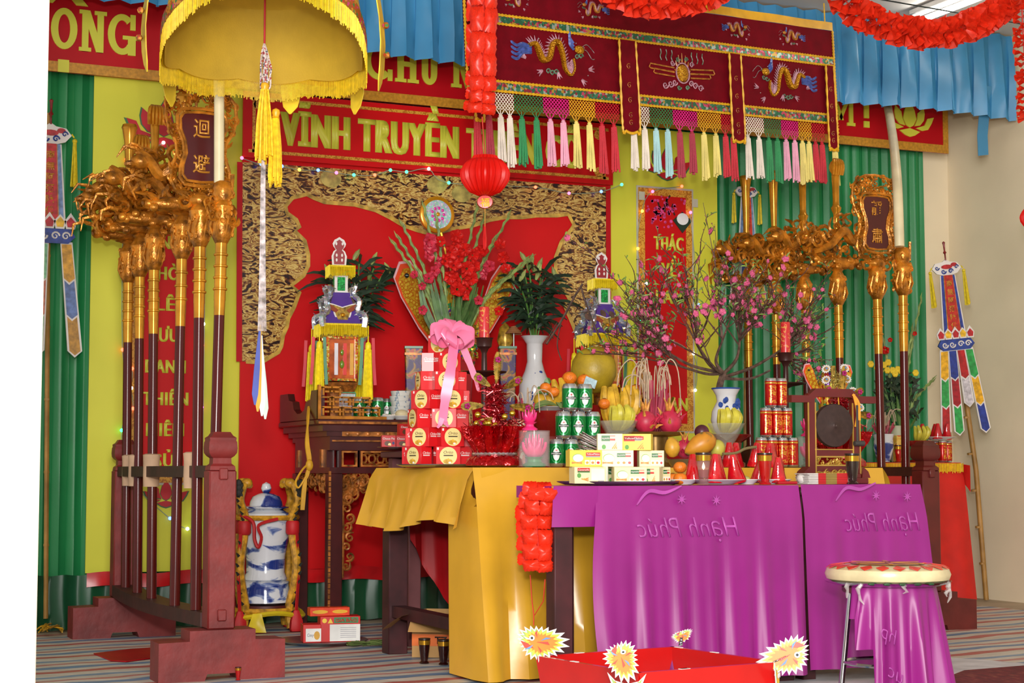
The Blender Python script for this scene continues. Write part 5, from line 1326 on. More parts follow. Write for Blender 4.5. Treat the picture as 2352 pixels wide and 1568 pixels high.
# ------------------------------------------------------------------ stool with the wrapped cake
CHROME = g_('chrome', 'B9BBC0', rough=.15, metal=1, var=.05)
def stool():
    c = Vector((3.70, 5.05, 0))
    t = thing('round_stool', 'round stool with chrome legs under the big wrapped cake', 'stool', c)
    m = MB(); m.lathe([(.0, .385), (.155, .385), (.16, .39), (.16, .405), (.155, .41), (0, .41)], 28); put('seat', m, g_('stool_seat', '5A2A2E', rough=.5), t)
    for k in range(4):
        a = R(24 + 180 - 52) + k * pi / 2
        m = MB(); m.tube([(.13 * cos(a), .13 * sin(a), .385), (.172 * cos(a), .172 * sin(a), .006)], .0105, 12); lg = put('leg', m, CHROME, t)
    m = MB(); m.tube([(.155 * cos(a), .155 * sin(a), .14) for a in [2 * pi * k / 24 for k in range(24)]], .007, 6, closed=True); put('foot_ring', m, CHROME, t)
    cl = thing('purple_cloth', 'purple printed cloth draped over the stool under the cake', 'cloth', c)
    m = MB(); m.lathe([(0, .4125), (.17, .4125)], 28); m.f = [q for q in m.f if len(q) == 4]; put('cloth_top', m, PURP, cl)
    rnd = random.Random(3)
    def f(u, v):
        a = R(-24 - 150) + R(205) * u; hem = .03 if u > .16 else .2 + .1 * (u < .08)
        r = .166 + .035 * v + (.018 * sin(11 * a) + .012 * sin(23 * a + 1)) * v ** .7 + .03 * v * (u - .3)
        return (r * cos(a), r * sin(a), .4125 - (.4125 - hem) * v)
    m = MB(); m.grid(f, 110, 14); put('cloth_fall', m, PURP, cl)
    for (px, py, s_) in ((2035, 1470, 'hp'), (2050, 1560, 'uc')):
        text('mirrored_print', s_, PURPL, cl, (P(px, py, y=4.83).x - c.x, -.225 + (.0), P(px, py, y=4.83).z), H=.05, W=.07, bold=-.01, shear=.3, mirror=True, th=.002, rot=(0, .5, 0))
    k = thing('wrapped_cake', 'large round pale cake wrapped in clear film on a metal tray', 'cake', (c.x, c.y, .413))
    m = MB(); m.lathe([(0, 0), (.19, 0), (.215, .008), (.222, .014), (.216, .014), (.19, .006), (0, .006)], 40); put('metal_tray', m, CHROME, k)
    m = MB(); m.lathe([(0, .008), (.19, .008), (.213, .02), (.219, .038), (.212, .056), (.19, .066), (.1, .072), (0, .074)], 44); ck = put('cake', m, g_('pale_dough', 'D6C79A', rough=.3, var=.08, vs=15, coat=.4), k)
    m = MB(); m.lathe([(0, .0745), (.12, .0735), (.13, .0725), (.12, .0755), (0, .0765)], 36); put('brown_filling', m, g_('cake_brown', '9A6A3A', rough=.35, var=.3, vs=14, coat=.4), ck)
    m = MB()
    for q in range(6):
        a = pi * q / 3; m.prism([(.0, -.01), (.13, -.008), (.135, .006), (.0, .01)], -.0775, -.0765); n = len(m.v)
        for i in range(n - 8, n): x, y, z = m.v[i]; m.v[i] = (x * cos(a) - z * sin(a), x * sin(a) + z * cos(a), -y)
    put('gold_star', m, g_('cake_gold', 'C98F2A', rough=.35, coat=.3), ck, fix=True)
    RT = g_('red_paper_corner', 'D2331E', rough=.35, coat=.4)
    for q in range(22):
        a = 2 * pi * q / 22; m = MB(); vs = []
        for (r, w_, z) in ((.155, 0, .0705), (.198, .022, .0655), (.198, -.022, .0655), (.214, .0, .056)): vs.append((r * cos(a) - w_ * sin(a), r * sin(a) + w_ * cos(a), z + .001))
        vs2 = [(x, y, z + .0015) for x, y, z in vs]
        m.add(vs + vs2, [(0, 1, 2), (1, 3, 2), (4, 6, 5), (5, 6, 7), (0, 4, 5, 1), (1, 5, 7, 3), (3, 7, 6, 2), (2, 6, 4, 0)]); put('red_corner', m, RT, ck, fix=True)
    m = MB()
    for q in range(5): a = R(-140 + 14 * q); m.sph((.21 * cos(a), .21 * sin(a), .012), (.02, .012, .006), 7, 5)
    put('leaf_edge', m, g_('leaf_green', '1E4A2A', rough=.4), k)
    FILM = g_('clear_film', 'DDD9D2', rough=.08, alpha=.3, var=.1, vs=30)
    for (a, l) in ((-165, .05), (-150, .07), (-110, .03), (-52, .05), (-30, .075), (-22, .05)):
        a = R(a); m = MB(); rnd = random.Random(int(l * 1000))
        pts = [(.214 * cos(a), .214 * sin(a), .012)] + [((.214 + rnd.uniform(-.01, .012)) * cos(a + rnd.uniform(-.06, .06)), (.214 + rnd.uniform(-.01, .012)) * sin(a + rnd.uniform(-.06, .06)), .012 - l * (i + 1) / 4) for i in range(4)]
        m.tube(pts, [.007, .009, .005, .006, .002], 5); put('film_wisp', m, FILM, k)
stool()

# ------------------------------------------------------------------ red ceremonial tray in the foreground
def red_tray():
    A, B, C_, D_ = (P(1257, 1505, z=.25), P(1563, 1484, z=.25), P(1775, 1522, z=.25), P(1442, 1549, z=.25))
    cen = (A + B + C_ + D_) / 4; w_ = .525; rz = math.atan2((B - A).y, (B - A).x)
    t = thing('red_tray', 'red painted wooden tray stand with paper dragon heads at its corners', 'tray stand', (cen.x, cen.y, 0), rz)
    RP = g_('red_paint', 'B8100E', rough=.28, var=.05, vs=6, coat=.3); RD = g_('red_floor_board', '6E1E1C', rough=.5, var=.1)
    h = w_ / 2
    m = MB(); m.box((0, 0, .172), (w_ - .03, w_ - .03, .012)); put('tray_floor', m, RD, t)
    for k in range(4):
        a = pi / 2 * k; Rm = Matrix.Rotation(a, 4, 'Z')
        m = MB(); m.M = Rm; m.prism([(-h, .252), (h, .252), (h - .03, .165), (-h + .03, .165)], -h, -h + .014); put('tray_side', m, RP, t)
        m = MB(); m.M = Rm; m.box((0, -h + .02, .155), (w_ - .03, .03, .022), ch=.006); m.box((0, -h + .012, .13), (w_ - .02, .03, .02), ch=.006); put('moulding', m, RP, t)
        m = MB(); m.M = Rm; fringe(m, (-h + .02, -h + .005, .122), (h - .02, -h + .005, .122), .045, 70, .005); put('yellow_fringe', m, YFR, t)
        m = MB(); m.M = Rm; m.box((-h + .05, -h + .05, .06), (.05, .05, .12), ch=.006); put('leg', m, RP, t)
    for k in range(9):
        rnd = random.Random(k); s_ = k % 4; Rm = Matrix.Rotation(pi / 2 * s_, 4, 'Z'); m = MB(); m.M = Rm; x = rnd.uniform(-.18, .18) if k > 3 else h - .04
        m.box((x, -h + .007, .2525), (.03, .013, .002)); put('white_chip', m, WHP, t)
    PW = WHP; cols = [g_('dragon_orange', 'E07A1E', rough=.4), g_('dragon_yellow', 'E8C83A', rough=.4), g_('dragon_greenline', '8FAE5A', rough=.4), g_('dragon_red', 'D23A2A', rough=.4)]
    def head(px, py, y, s, ang, nar, seed):
        rnd = random.Random(seed); n = 22; pts = []
        for i in range(n * 2):
            a = 2 * pi * i / (n * 2); r = (1.05 if i % 2 == 0 else .78) * s * (1 + .45 * max(0, cos(a)) ** 3 - .12 * max(0, -cos(a)) + .1 * sin(3 * a + seed)); pts.append((r * cos(a) * nar, r * sin(a) * .78))
        hd = P(px, py, y=y); iw = Matrix.Rotation(-rz, 4, 'Z') @ Matrix.Translation(-Vector((cen.x, cen.y, 0)))
        p = iw @ hd
        m = MB(); m.prism(pts, -.001, .002); o = put('dragon_head', m, PW, t, loc=p, rot=(.1, ang, -rz - YAW))
        for j, f in enumerate((.84, .76, .62)):
            m = MB(); m.prism([(x * f + .003 * j, z * f) for x, z in pts], -.002 - .0008 * j, -.001); put('head_print', m, (cols[2], cols[1], cols[0])[j], o)
        m = MB(); m.prism(ell(s * .13 * nar, s * .13, 10, (-s * .25 * nar, s * .15)), -.006, -.003); put('head_eye', m, WHP, o)
        m = MB(); m.prism(ell(s * .06 * nar, s * .06, 8, (-s * .25 * nar, s * .15)), -.007, -.005); put('head_pupil', m, g_('ink_black', '14100E'), o)
        for j in range(5):
            a = .5 + 1.15 * j; m = MB(); m.prism([(s * .2 * cos(a) * nar, s * .2 * sin(a)), (s * .5 * cos(a + .2) * nar, s * .42 * sin(a + .2)), (s * .72 * cos(a) * nar, s * .56 * sin(a))], -.0068, -.004); put('head_stroke', m, (g_('dragon_blue', '5A86C0'), cols[3], WHP)[j % 3], o)
        m = MB(); m.prism([(-s * .75 * nar, -s * .05), (-s * .4 * nar, -s * .12), (-s * .1 * nar, -s * .3), (-s * .5 * nar, -s * .35)], -.0065, -.003); m.prism([(0, 0), (s * .5 * nar, s * .08), (s * .6 * nar, -s * .05)], -.0065, -.003); put('head_jaw', m, cols[3], o)
        return p
    corners = {(1233, 1473): (A, .066, 0.15, 1.0), (1427, 1508): (D_, .06, 1.3, .8), (1566, 1457): (B, .045, 1.2, .35), (1815, 1502): (C_, .068, pi - .45, 1.0)}
    iw = Matrix.Rotation(-rz, 4, 'Z') @ Matrix.Translation(-Vector((cen.x, cen.y, 0)))
    for i, ((px, py), (cn, s, ang, nar)) in enumerate(corners.items()):
        yy = cn.y + (-.02 if i != 2 else .0)
        p = head(px, py, yy, s, ang, nar, i)
        q = iw @ (cn + Vector((0, 0, .002))); m = MB(); d = Vector(p) - q; n = 60
        m.tube([q + d * (k / n) * .8 + Vector((.006 * cos(k * 1.1), .006 * sin(k * 1.1), 0)) for k in range(n + 1)], .0013, 4); put('wire_spring', m, CHROME, t)
    # paper masks stuck on the outer corners
    for i, (px, py, k) in enumerate(((1256, 1535, 0), (1440, 1560, 1), (1775, 1548, 2))):
        cn = (A, D_, C_)[i]; p = iw @ Vector((cn.x, cn.y, .215)); o = Vector((p.x, p.y, 0)).normalized() * .012
        m = MB(); s = .055; pts = [(-1, .75), (-.6, .35), (0, .2), (.6, .35), (1, .75), (.75, .1), (.45, -.5), (.3, -1), (0, -1.15), (-.3, -1), (-.45, -.5), (-.75, .1)]
        m.prism([(x * s, z * s) for x, z in pts], -.002, .001); ang = math.atan2(p.y, p.x) + pi / 2
        mk = put('paper_mask', m, PW, t, loc=p + o, rot=(0, 0, ang))
        for j, (f, c_) in enumerate(((.8, cols[2]), (.62, cols[0]), (.4, cols[1]))):
            m = MB(); m.prism([(x * s * f, z * s * f - .006) for x, z in pts], -.0035 - .001 * j, -.002); put('mask_print', m, c_, mk)
        for sx in (-1, 1):
            m = MB(); m.prism(ell(.008, .008, 10, (sx * .014, .0)), -.0075, -.005); put('mask_eye', m, WHP, mk)
red_tray()

# ------------------------------------------------------------------ things on the floor
def carton(name, label, cat, c, d, rz, m_, **k):
    t = thing(name, label, cat, c, rz); mb = MB(); mb.box((0, 0, d[2] / 2), d, ch=.002); put('box_body', mb, m_, t); return t
pl = Vector((2.52, 7.86, .003))
t = thing('metal_plate', 'wide flat metal plate on the floor under the altar table', 'plate', pl)
m = MB(); m.lathe([(0, 0), (.17, 0), (.215, .014), (.212, .017), (.165, .005), (0, .005)], 36); put('dish', m, g_('dull_steel', '83868A', rough=.3, metal=.8), t)
REDB = g_('red_carton', 'C4140F', rough=.4, var=.05); WHB = g_('white_carton_print', 'DDDBD6', rough=.45)
b = carton('biscuit_box', 'red and white biscuit box with green name panel on the floor plate', 'box', (2.60, 7.86, .0085), (.19, .1, .12), R(-10), REDB)
m = MB(); rect(m, -.05, .094, .004, .082, -.0515, -.05); put('white_panel', m, WHB, b)
m = MB(); rect(m, -.03, .085, .088, .115, -.0515, -.05); put('green_panel', m, g_('green_print', '2E7A44', rough=.45), b)
text('lettering', 'GIA BẢO', REDB, b, (.028, -.0515, .094), W=.1, H=.015, bold=.02, th=.0015)
m = MB()
for k in range(6): rect(m, .0, .075, .02 + .009 * k, .0225 + .009 * k, -.0522, -.0512)
put('small_print', m, g_('grey_print', '9A98A0'), b)
m = MB(); m.prism(ell(.011, .011, 12, (-.075, .1)), -.0515, -.05); m.prism([(-.06, .088), (-.035, .088), (-.047, .112)], -.0515, -.05); put('yellow_mark', m, g_('yellow_print', 'E8C23A'), b)
b = carton('biscuit_box', 'small red biscuit box with a white picture panel on the floor plate', 'box', (2.465, 7.87, .0085), (.085, .1, .085), R(-10), REDB)
m = MB(); rect(m, -.03, .042, .006, .066, -.0515, -.05); put('white_panel', m, WHB, b)
m = MB(); m.prism(ell(.014, .02, 12, (.022, .034)), -.0535, -.051); put('biscuit_picture', m, g_('biscuit_print', 'C9952E'), b)
text('lettering', 'Cosy', g_('grey_print', '9A98A0'), b, (-.008, -.0525, .03), W=.032, H=.014, bold=.01, th=.001, shear=.2)
b = carton('incense_box', 'flat orange-red box lying on top of the biscuit boxes', 'box', (2.55, 7.865, .1295), (.19, .07, .04), R(-6), g_('orange_red_box', 'D8401A', rough=.35, var=.1, vs=20))
m = MB()
for a_, b_ in ((-.085, -.01), (.01, .085)): m.prism(ell((b_ - a_) / 2, .009, 14, ((a_ + b_) / 2, .02)), -.0365, -.035)
put('gold_print', m, g_('gold_print', 'D9A21E'), b)
m = MB()
rnd = random.Random(3)
for k in range(60): x, y = rnd.uniform(-.09, .09), rnd.uniform(-.03, .03); a = rnd.uniform(-.5, .5); m.tube([(x, y, .004 + .02 * rnd.random()), (x + .06 * cos(a), y + .06 * sin(a), .006 + .02 * rnd.random())], .003, 4)
o = put('betel_leaves', m, g_('dry_green', '5A6A34', rough=.6, var=.2), loc=(2.65, 7.62, .003)); tag(o, 'small heap of dry green leaves in front of the floor plate', 'leaves')
m = MB(); m.lathe([(0, 0), (.03, .008), (.042, .035), (.03, .065), (.008, .078), (0, .074)], 14, ruf=lambda a, z: .06 * sin(6 * a)); tag(put('green_fruit', m, g_('dark_green_fruit', '3E5A2A', rough=.4, var=.2), loc=(2.70, 8.12, .003)), 'dark green fruit on the floor at the foot of the altar leg', 'fruit')
CARD = g_('brown_cardboard', 'B58A52', rough=.75, var=.08, vs=8)
t = thing('cardboard_box', 'open brown cardboard box with orange band under the gold tablecloth', 'box', (2.88, 7.12, .003), R(-34))
m = MB()
for (cx, cy, sx, sy) in ((0, -.13, .3, .006), (0, .13, .3, .006), (-.147, 0, .006, .254), (.147, 0, .006, .254)): m.box((cx, cy, .095), (sx, sy, .19))
m.box((0, 0, .003), (.29, .25, .006)); put('box_body', m, CARD, t)
m = MB(); m.box((0, -.1345, .075), (.3, .002, .05)); m.box((-.1515, 0, .075), (.002, .25, .05)); put('orange_band', m, g_('orange_print', 'D2641E', rough=.6), t)
text('lettering', 'TZ', g_('ink_black', '14100E'), t, (-.02, -.1355, .06), H=.032, bold=.02, th=.001)
text('lettering', 'EPNA', g_('ink_black', '14100E'), t, (.02, -.1355, .025), H=.014, bold=.01, th=.001)
for (ax, cx, cy, rx, ry) in ((.3, -.15, -.06, -2.2, 0), (.26, .0, -.135, 0, 0)):
    m = MB(); m.grid(lambda u, v: ((u - .5) * .28, -.12 * v, -.05 * v * v - .02 * v), 6, 5)
    put('box_flap', m, CARD, t, loc=(cx, cy, .19), rot=(0, 0, -pi / 2 if cx else 0))
GLASSD = g_('dark_amber_glass', '2E0A08', rough=.06, var=.1, coat=.3, trans=.35)
GLASSR = g_('red_lamp_glass', 'B80C0C', rough=.05, alpha=.75, var=.1, coat=.5)
GRIM = g_('gilt_glass_rim', 'C4922A', rough=.2, metal=.8)
CLR = g_('clear_glass', 'F2F2F0', rough=.03, trans=1, var=0, ior=1.3)
def lampglass(label, c, h, m_, oil=None, flame=False, cat='oil lamp', rim=GRIM):
    t = thing('glass_lamp', label, cat, c); k = h / .15
    m = MB(); m.lathe([(0, 0), (.028 * k, 0), (.03 * k, .006 * k), (.02 * k, .014 * k), (.023 * k, .03 * k), (.031 * k, .09 * k), (.034 * k, .142 * k), (.032 * k, .142 * k), (.029 * k, .09 * k), (.021 * k, .035 * k), (0, .03 * k)], 22); put('glass', m, m_, t)
    m = MB(); m.lathe([(.0345 * k, .112 * k), (.0355 * k, .138 * k), (.036 * k, .138 * k), (.035 * k, .112 * k)], 22); put('gilt_rim', m, rim, t)
    m = MB(); m.lathe([(.034 * k, .14 * k), (.0365 * k, .142 * k), (.0365 * k, .15 * k), (.033 * k, .15 * k)], 22); put('dark_rim', m, g_('dark_rim_metal', '2A1A14', rough=.3), t)
    if oil: m = MB(); m.lathe([(0, .032 * k), (.02 * k, .035 * k), (.026 * k, .07 * k), (0, .07 * k)], 18); put('oil', m, oil, t)
    if flame:
        m = MB(); m.lathe([(0, .07 * k), (.006 * k, .077 * k), (.007 * k, .084 * k), (.003 * k, .098 * k), (0, .106 * k)], 10); put('flame', m, mat('flame_glow', 'FFD9A0', emit=9, var=0), t)
    return t
lampglass('dark empty lamp glass on the floor, left of the pair by the carton', (2.645, 6.85, .003), .105, GLASSD)
lampglass('dark empty lamp glass on the floor, right of the pair by the carton', (2.70, 6.77, .003), .105, GLASSD)
lampglass('small red lamp glass under the near foot of the left rack', (1.775, 6.60, .003), .05, GLASSR)
flat('red_cloth_scrap', [P(a_, b_, z=.022) for a_, b_ in ((215, 1492), (300, 1482), (362, 1478), (362, 1500), (290, 1510), (255, 1508))], .004, REDS, 'scrap of red satin on the tarpaulin beside the left rack', 'cloth', .004)
m = MB(); rnd = random.Random(4)
for k in range(7): m.tube(spline([P(85 + 4 * k, 1448 + rnd.uniform(-6, 6), z=.025), P(105 + rnd.uniform(-8, 8), 1440 + rnd.uniform(-10, 6), z=.04 + .02 * rnd.random()), P(130 + rnd.uniform(-5, 12), 1436 + rnd.uniform(-6, 8), z=.03), P(143, 1448 + rnd.uniform(-4, 4), z=.02)], 5), .004, 5)
tag(put('yellow_wire', m, g_('yellow_cable', 'D2A01E', rough=.5)), 'tangle of yellow wire on the floor by the left edge', 'wire')
# ------------------------------------------------------------------ offerings: shared pieces
ZG, ZP, ZM, ZA = .828, .759, .914, 1.072
def X(px, y, py=950): return P(px, py, y=y).x
def Z(px, py, y): return P(px, py, y=y).z
STEEL = g_('tray_steel', 'A3A5A8', rough=.25, metal=.9, var=.05)
WPL = g_('white_plate', 'DAD8D6', rough=.15, var=.03, coat=.3)
REDL = g_('red_lacquer', '7E1212', rough=.25, var=.08, coat=.4)
TANG = g_('tangerine_peel', 'E0781A', rough=.4, var=.1, vs=60, bump=.3, bs=200)
YFRUIT = g_('banana_yellow', 'D0A42A', rough=.45, var=.18, vs=25)
GBAN = g_('green_banana', 'C3B93E', rough=.45, var=.15, vs=20)
LEAF = g_('leaf_mid_green', '4E7A34', rough=.45, var=.25, vs=20)
DLEAF = g_('leaf_dark_green', '1E3422', rough=.45, var=.3, vs=15)
TWIG = g_('twig_brown', '4A3328', rough=.7, var=.3, vs=30)
def plate(label, c, r, m_=WPL, h=.018):
    m = MB(); m.lathe([(0, 0), (r * .6, 0), (r * .65, .003), (r, h), (r * .985, h + .002), (r * .62, .005), (0, .005)], 36)
    return tag(put('plate', m, m_, loc=c), label, 'plate')
def leafmesh(mb, a, b, w_, bend=(0, 0, .02), n=4, nrm=(0, -1, .3)):
    a = Vector(a); b = Vector(b); bd = Vector(bend)
    pts = [a.lerp(b, t / n) + bd * sin(pi * t / n) for t in range(n + 1)]
    mb.strip(pts, [w_ * (.12 + .88 * sin(pi * min(.96, (t + .25) / (n + .4)))) for t in range(n + 1)], .0012, nrm)
# ------------------------------------------------------------------ paper lantern towers on the altar
def tower(label, px, y, seed):
    x = X(px, y); rnd = random.Random(seed)
    t = thing('paper_lantern_tower', label, 'paper lantern', (x, y, ZA), -YAW * .35)
    k = .00225; z = lambda py: (960 - py) * k   # heights above the altar top
    YF = g_('lantern_yellow_fringe', 'F4DC1E', rough=.5, var=.08, vs=60); HOLO = tex_mat('gold_hologram', 'cells', [(0, 'C9962A'), (.3, 'E0662A'), (.5, 'D9B43A'), (.65, 'B8362A'), (.8, 'EFD98A'), (.92, '6FAE5A')], scale=120, rough=.12, metal=.7)
    SILVP = tex_mat('silver_hologram', 'cells', [(0, 'C9CCD4'), (.3, 'A9C4D2'), (.5, 'E2DEE4'), (.7, 'C4B2D0'), (.85, 'BFD6C4')], scale=140, rough=.12, metal=.8)
    sq = Matrix.Rotation(pi / 4, 3, 'Z'); r2 = 1 / math.sqrt(2)
    m = MB(); m.lathe([(.11 * r2, 0), (.11 * r2, z(905)), (.115 * r2, z(897)), (.125 * r2, z(897)), (.16 * r2, z(880)), (.165 * r2, z(876)), (.14 * r2, z(874))], 4, rot=sq); put('pedestal', m, g_('lantern_brown_gold', '9A5A1E', rough=.35, metal=.3, var=.3, vs=60), t)
    m = MB(); m.box((.03, -.056, z(918)), (.08, .004, .075)); put('hologram_panel', m, SILVP, t)
    m = MB(); m.box((.03, -.057, z(898)), (.085, .006, .006)); m.box((.073, -.057, z(918)), (.006, .006, .085)); put('green_edge', m, g_('lantern_green', '2E8A55', rough=.4), t)
    m = MB(); w0, w1 = .148, .158
    for a in range(4): m.box(((w0 / 2) * (1 if a in (0, 3) else -1), (w0 / 2) * (1 if a < 2 else -1), (z(874) + z(772)) / 2), (.014, .014, z(772) - z(874)))
    m.box((0, 0, z(870)), (w0 + .012, w0 + .012, .012)); m.box((0, 0, z(774)), (w1, w1, .012)); put('lantern_frame', m, HOLO, t)
    m = MB(); m.box((0, 0, z(823)), (w0 - .016, w0 - .016, z(776) - z(868)), top=1.03); put('lantern_panes', m, g_('orange_cellophane', 'D2601E', rough=.15, var=.35, vs=14, trans=.3), t)
    for q, c_ in ((-.03, 'D9D4DC'), (.015, 'D8362E'), (.05, 'D8A03A')):
        m = MB(); m.box((q, -.074, z(823)), (.018, .003, z(790) - z(862))); put('inner_strip', m, g_('strip_' + c_, c_, rough=.25), t)
    for q, r_ in ((835, .012), (808, .009)):
        m = MB(); m.sph((0, -.075, z(q)), (r_, .006, r_ * 1.7), 8, 6); put('gem_drop', m, g_('green_gem', '6E8A2A', rough=.15), t)
    for (za, zb, w_, n) in ((745, 772, .235, 46), (610, 634, .13, 28)):
        m = MB(); m.box((0, 0, z(za)), (w_ - .01, w_ - .01, .008)); put('fringe_board', m, YF, t)
        m = MB(); h = w_ / 2
        for (a, b, o) in (((-h, -h), (h, -h), (0, -1, 0)), ((-h, h), (-h, -h), (-1, 0, 0)), ((h, -h), (h, h), (1, 0, 0)), ((h, h), (-h, h), (0, 1, 0))): fringe(m, (a[0], a[1], z(za) + .004), (b[0], b[1], z(za) + .004), (zb - za) * k, n, .004, o)
        put('fringe', m, YF, t)
    m = MB(); m.lathe([(.19 * r2, z(743)), (.15 * r2, z(715)), (.105 * r2, z(690)), (.085 * r2, z(670))], 4, rot=sq); put('pagoda_roof', m, g_('lantern_purple', '4A2A86', rough=.4), t)
    m = MB(); m.box((0, 0, z(650)), (.068, .068, z(632) - z(671))); put('upper_house', m, WHP, t)
    m = MB(); m.box((0, -.035, z(650)), (.04, .004, .07), ch=.0015); m.box((-.035, 0, z(650)), (.004, .04, .07), ch=.0015); put('green_window', m, g_('green_glitter', '1E9A44', rough=.2, metal=.4, var=.4, vs=150), t)
    # tiger mask on the roof
    m = MB(); pts = [(-.03, 0), (.03, 0), (.045, .04), (.05, .07), (.075, .1), (.05, .095), (.02, .085), (0, .078), (-.02, .085), (-.05, .095), (-.075, .1), (-.05, .07), (-.045, .04)]
    m.prism(pts, -.002, .002); mk = put('tiger_mask', m, WHP, t, loc=(0, -.088, z(738)), rot=(-.25, 0, 0))
    m = MB(); m.prism([(a * .82, b * .82 + .008) for a, b in pts], -.004, -.002); put('mask_print', m, g_('mask_gold', '9A7A2A', rough=.4, var=.4, vs=60), mk)
    m = MB(); m.sph((0, -.008, .033), (.013, .007, .01), 8, 6); put('mask_nose', m, g_('mask_nose_gold', 'E0961E', rough=.15, metal=.7), mk)
    for s_ in (-1, 1):
        m = MB(); m.prism([(s_ * .02, .06), (s_ * .07, .095), (s_ * .06, .06), (s_ * .035, .045)], -.006, -.003); put('mask_flame', m, g_('mask_brown', '8A3A1A', rough=.4), mk)
    # silver paper dragons on the four hips
    for k2 in range(4):
        a = pi / 4 + pi / 2 * k2; o = Vector((cos(a), sin(a), 0)); m = MB()
        pts = spline([o * .15 + Vector((0, 0, z(750))), o * .155 + Vector((0, 0, z(725))), o * .11 + Vector((0, 0, z(715))), o * .12 + Vector((0, 0, z(690))), o * .085 + Vector((0, 0, z(675))), o * .1 + Vector((0, 0, z(655)))], 4)
        m.tube(pts, [.02 * (1 - .4 * i / len(pts)) for i in range(len(pts))], 5)
        for p in pts[1::2]:
            for j in range(5): d = Vector((rnd.uniform(-1, 1), rnd.uniform(-1, 1), rnd.uniform(-.6, 1))).normalized() * rnd.uniform(.02, .04); m.tube([p, p + d], [.008, .001], 3)
        put('silver_dragon', m, SILVP, t)
    # finial figure
    m = MB(); prof = [(-.036, 0), (-.04, .05), (-.03, .075), (-.018, .085), (-.03, .1), (-.035, .115), (-.025, .135), (-.012, .142), (0, .15)]
    m.prism(prof + [(-a, b) for a, b in prof[::-1][1:]], -.002, .003); fg = put('finial_cutout', m, WHP, t, loc=(-.006, 0, z(607)))
    m = MB(); m.prism([(a * .74, b * .86 + .008) for a, b in prof + [(-a, b) for a, b in prof[::-1][1:]]], -.004, -.001); rf = put('finial_red', m, g_('lantern_deep_red', '8E101C', rough=.4), fg)
    m = MB()
    for a, b in ((-.014, .03), (.014, .03), (-.014, .055), (.014, .055), (-.016, .115), (.016, .115)): m.prism(ell(.005, .009, 8, (a, b)), -.006, -.003)
    put('finial_petals', m, WHP, fg)
    # tassels and paper strips at the corners
    for (sx, sy, l) in ((-1, -1, 1), (1, -1, 1), (-1, 1, 1), (1, 1, 1)):
        px_, py_ = sx * .125, sy * .125; m = MB()
        m.tube([(px_, py_, z(748)), (px_, py_, z(785))], .003, 4); m.lathe([(0, z(783)), (.012, z(787)), (.016, z(793)), (.016, z(800)), (.012, z(803)), (.018, z(808))], 10, c=(px_, py_, 0)); tk = put('tassel_knot', m, YF, t)
        m = MB()
        for j in range(20): a = rnd.uniform(0, 6.28); r = .022 * math.sqrt(rnd.random()); m.tube([(px_ + r * .7 * cos(a), py_ + r * .7 * sin(a), z(802)), (px_ + r * cos(a) * 1.2, py_ + r * sin(a) * 1.2, z(915) + rnd.uniform(-.01, .012))], .005, 4)
        put('tassel', m, YF, t)
        for j, c_ in ((-1, '4E8A68'), (1, 'C9283A')):
            m = MB(); m.strip([(px_ + sx * .028 * j, py_ + .015, z(775)), (px_ + sx * .032 * j, py_ + .015, z(830)), (px_ + sx * .04 * j, py_ + .015, z(882))], .016, .002); put('paper_strip', m, g_('strip_' + c_, c_, rough=.5), t)
tower('tall paper lantern tower with yellow tassels at the left end of the altar', 779, 8.42, 1)
tower('tall paper lantern tower with yellow tassels behind the pomelo', 1385, 8.42, 2)

# ------------------------------------------------------------------ flowers on the altar
def lily_vase(label, px, y, seed, s=1.):
    rnd = random.Random(seed); t = thing('lily_vase', label, 'flower vase', (X(px, y), y, ZA))
    zr = Z(px, 772, y) - ZA
    m = MB(); m.lathe([(.05, 0), (.06, .01), (.075, .08), (.088, .16), (.085, .22), (.055, .29), (.042, .34), (.045, zr - .04), (.07, zr - .008), (.078, zr), (.074, zr), (.04, zr - .05), (.0, zr - .06)], 28); put('vase', m, PORCW, t)
    m = MB()
    for k in range(22):
        a = rnd.uniform(-2.2, -.6); zz = rnd.uniform(.03, .3); r = .079 if zz < .1 else (.09 if zz < .23 else .058); m.sph((r * cos(a), r * sin(a), zz), (.012, .004, .009), 6, 4)
    put('blue_painting', m, g_('cobalt_blue', '2A4C9A', rough=.2), t)
    m = MB(); c = Vector((0, 0, zr))
    stems = []
    for k in range(9):
        a = rnd.uniform(0, 6.28); l = rnd.uniform(.25, .4); e = rnd.uniform(.05, .2)
        tip = c + Vector((e * cos(a), e * sin(a) * .6, l)); stems.append(tip); m.tube(spline([c - Vector((0, 0, .08)), c + (tip - c) * .5 + Vector((0, 0, .03)), tip], 4), .005, 5)
    put('stems', m, LEAF, t)
    m = MB()
    for k in range(150):
        tp = rnd.choice(stems); q = c.lerp(tp, rnd.uniform(.1, 1)); a = rnd.uniform(0, 6.28); l = rnd.uniform(.1, .22)
        d = Vector((cos(a), sin(a) * .7, rnd.uniform(-.25, .5))).normalized() * l
        leafmesh(m, q, q + d, rnd.uniform(.016, .026), (0, 0, .03), 4, (0, -1, .4))
    put('leaves', m, DLEAF, t, kind='stuff')
    BUD = g_('lily_bud', '93A05A', rough=.5, var=.25, vs=20)
    for k in range(10):
        tp = stems[k % 9]; a = rnd.uniform(0, 6.28); d = Vector((.035 * cos(a), .02 * sin(a), rnd.uniform(.05, .08)))
        p = tp + Vector((rnd.uniform(-.05, .05), 0, rnd.uniform(-.02, .03))); m = MB(); m.tube([p, p + d * .3, p + d * .7, p + d * 1.1], [.006, .014, .013, .002], 7); put('bud', m, BUD, t)
lily_vase('white vase of budding lilies behind the left lantern tower', 815, 8.68, 5)
lily_vase('tall white and blue vase of budding lilies right of the gladioli', 1228, 8.6, 9)

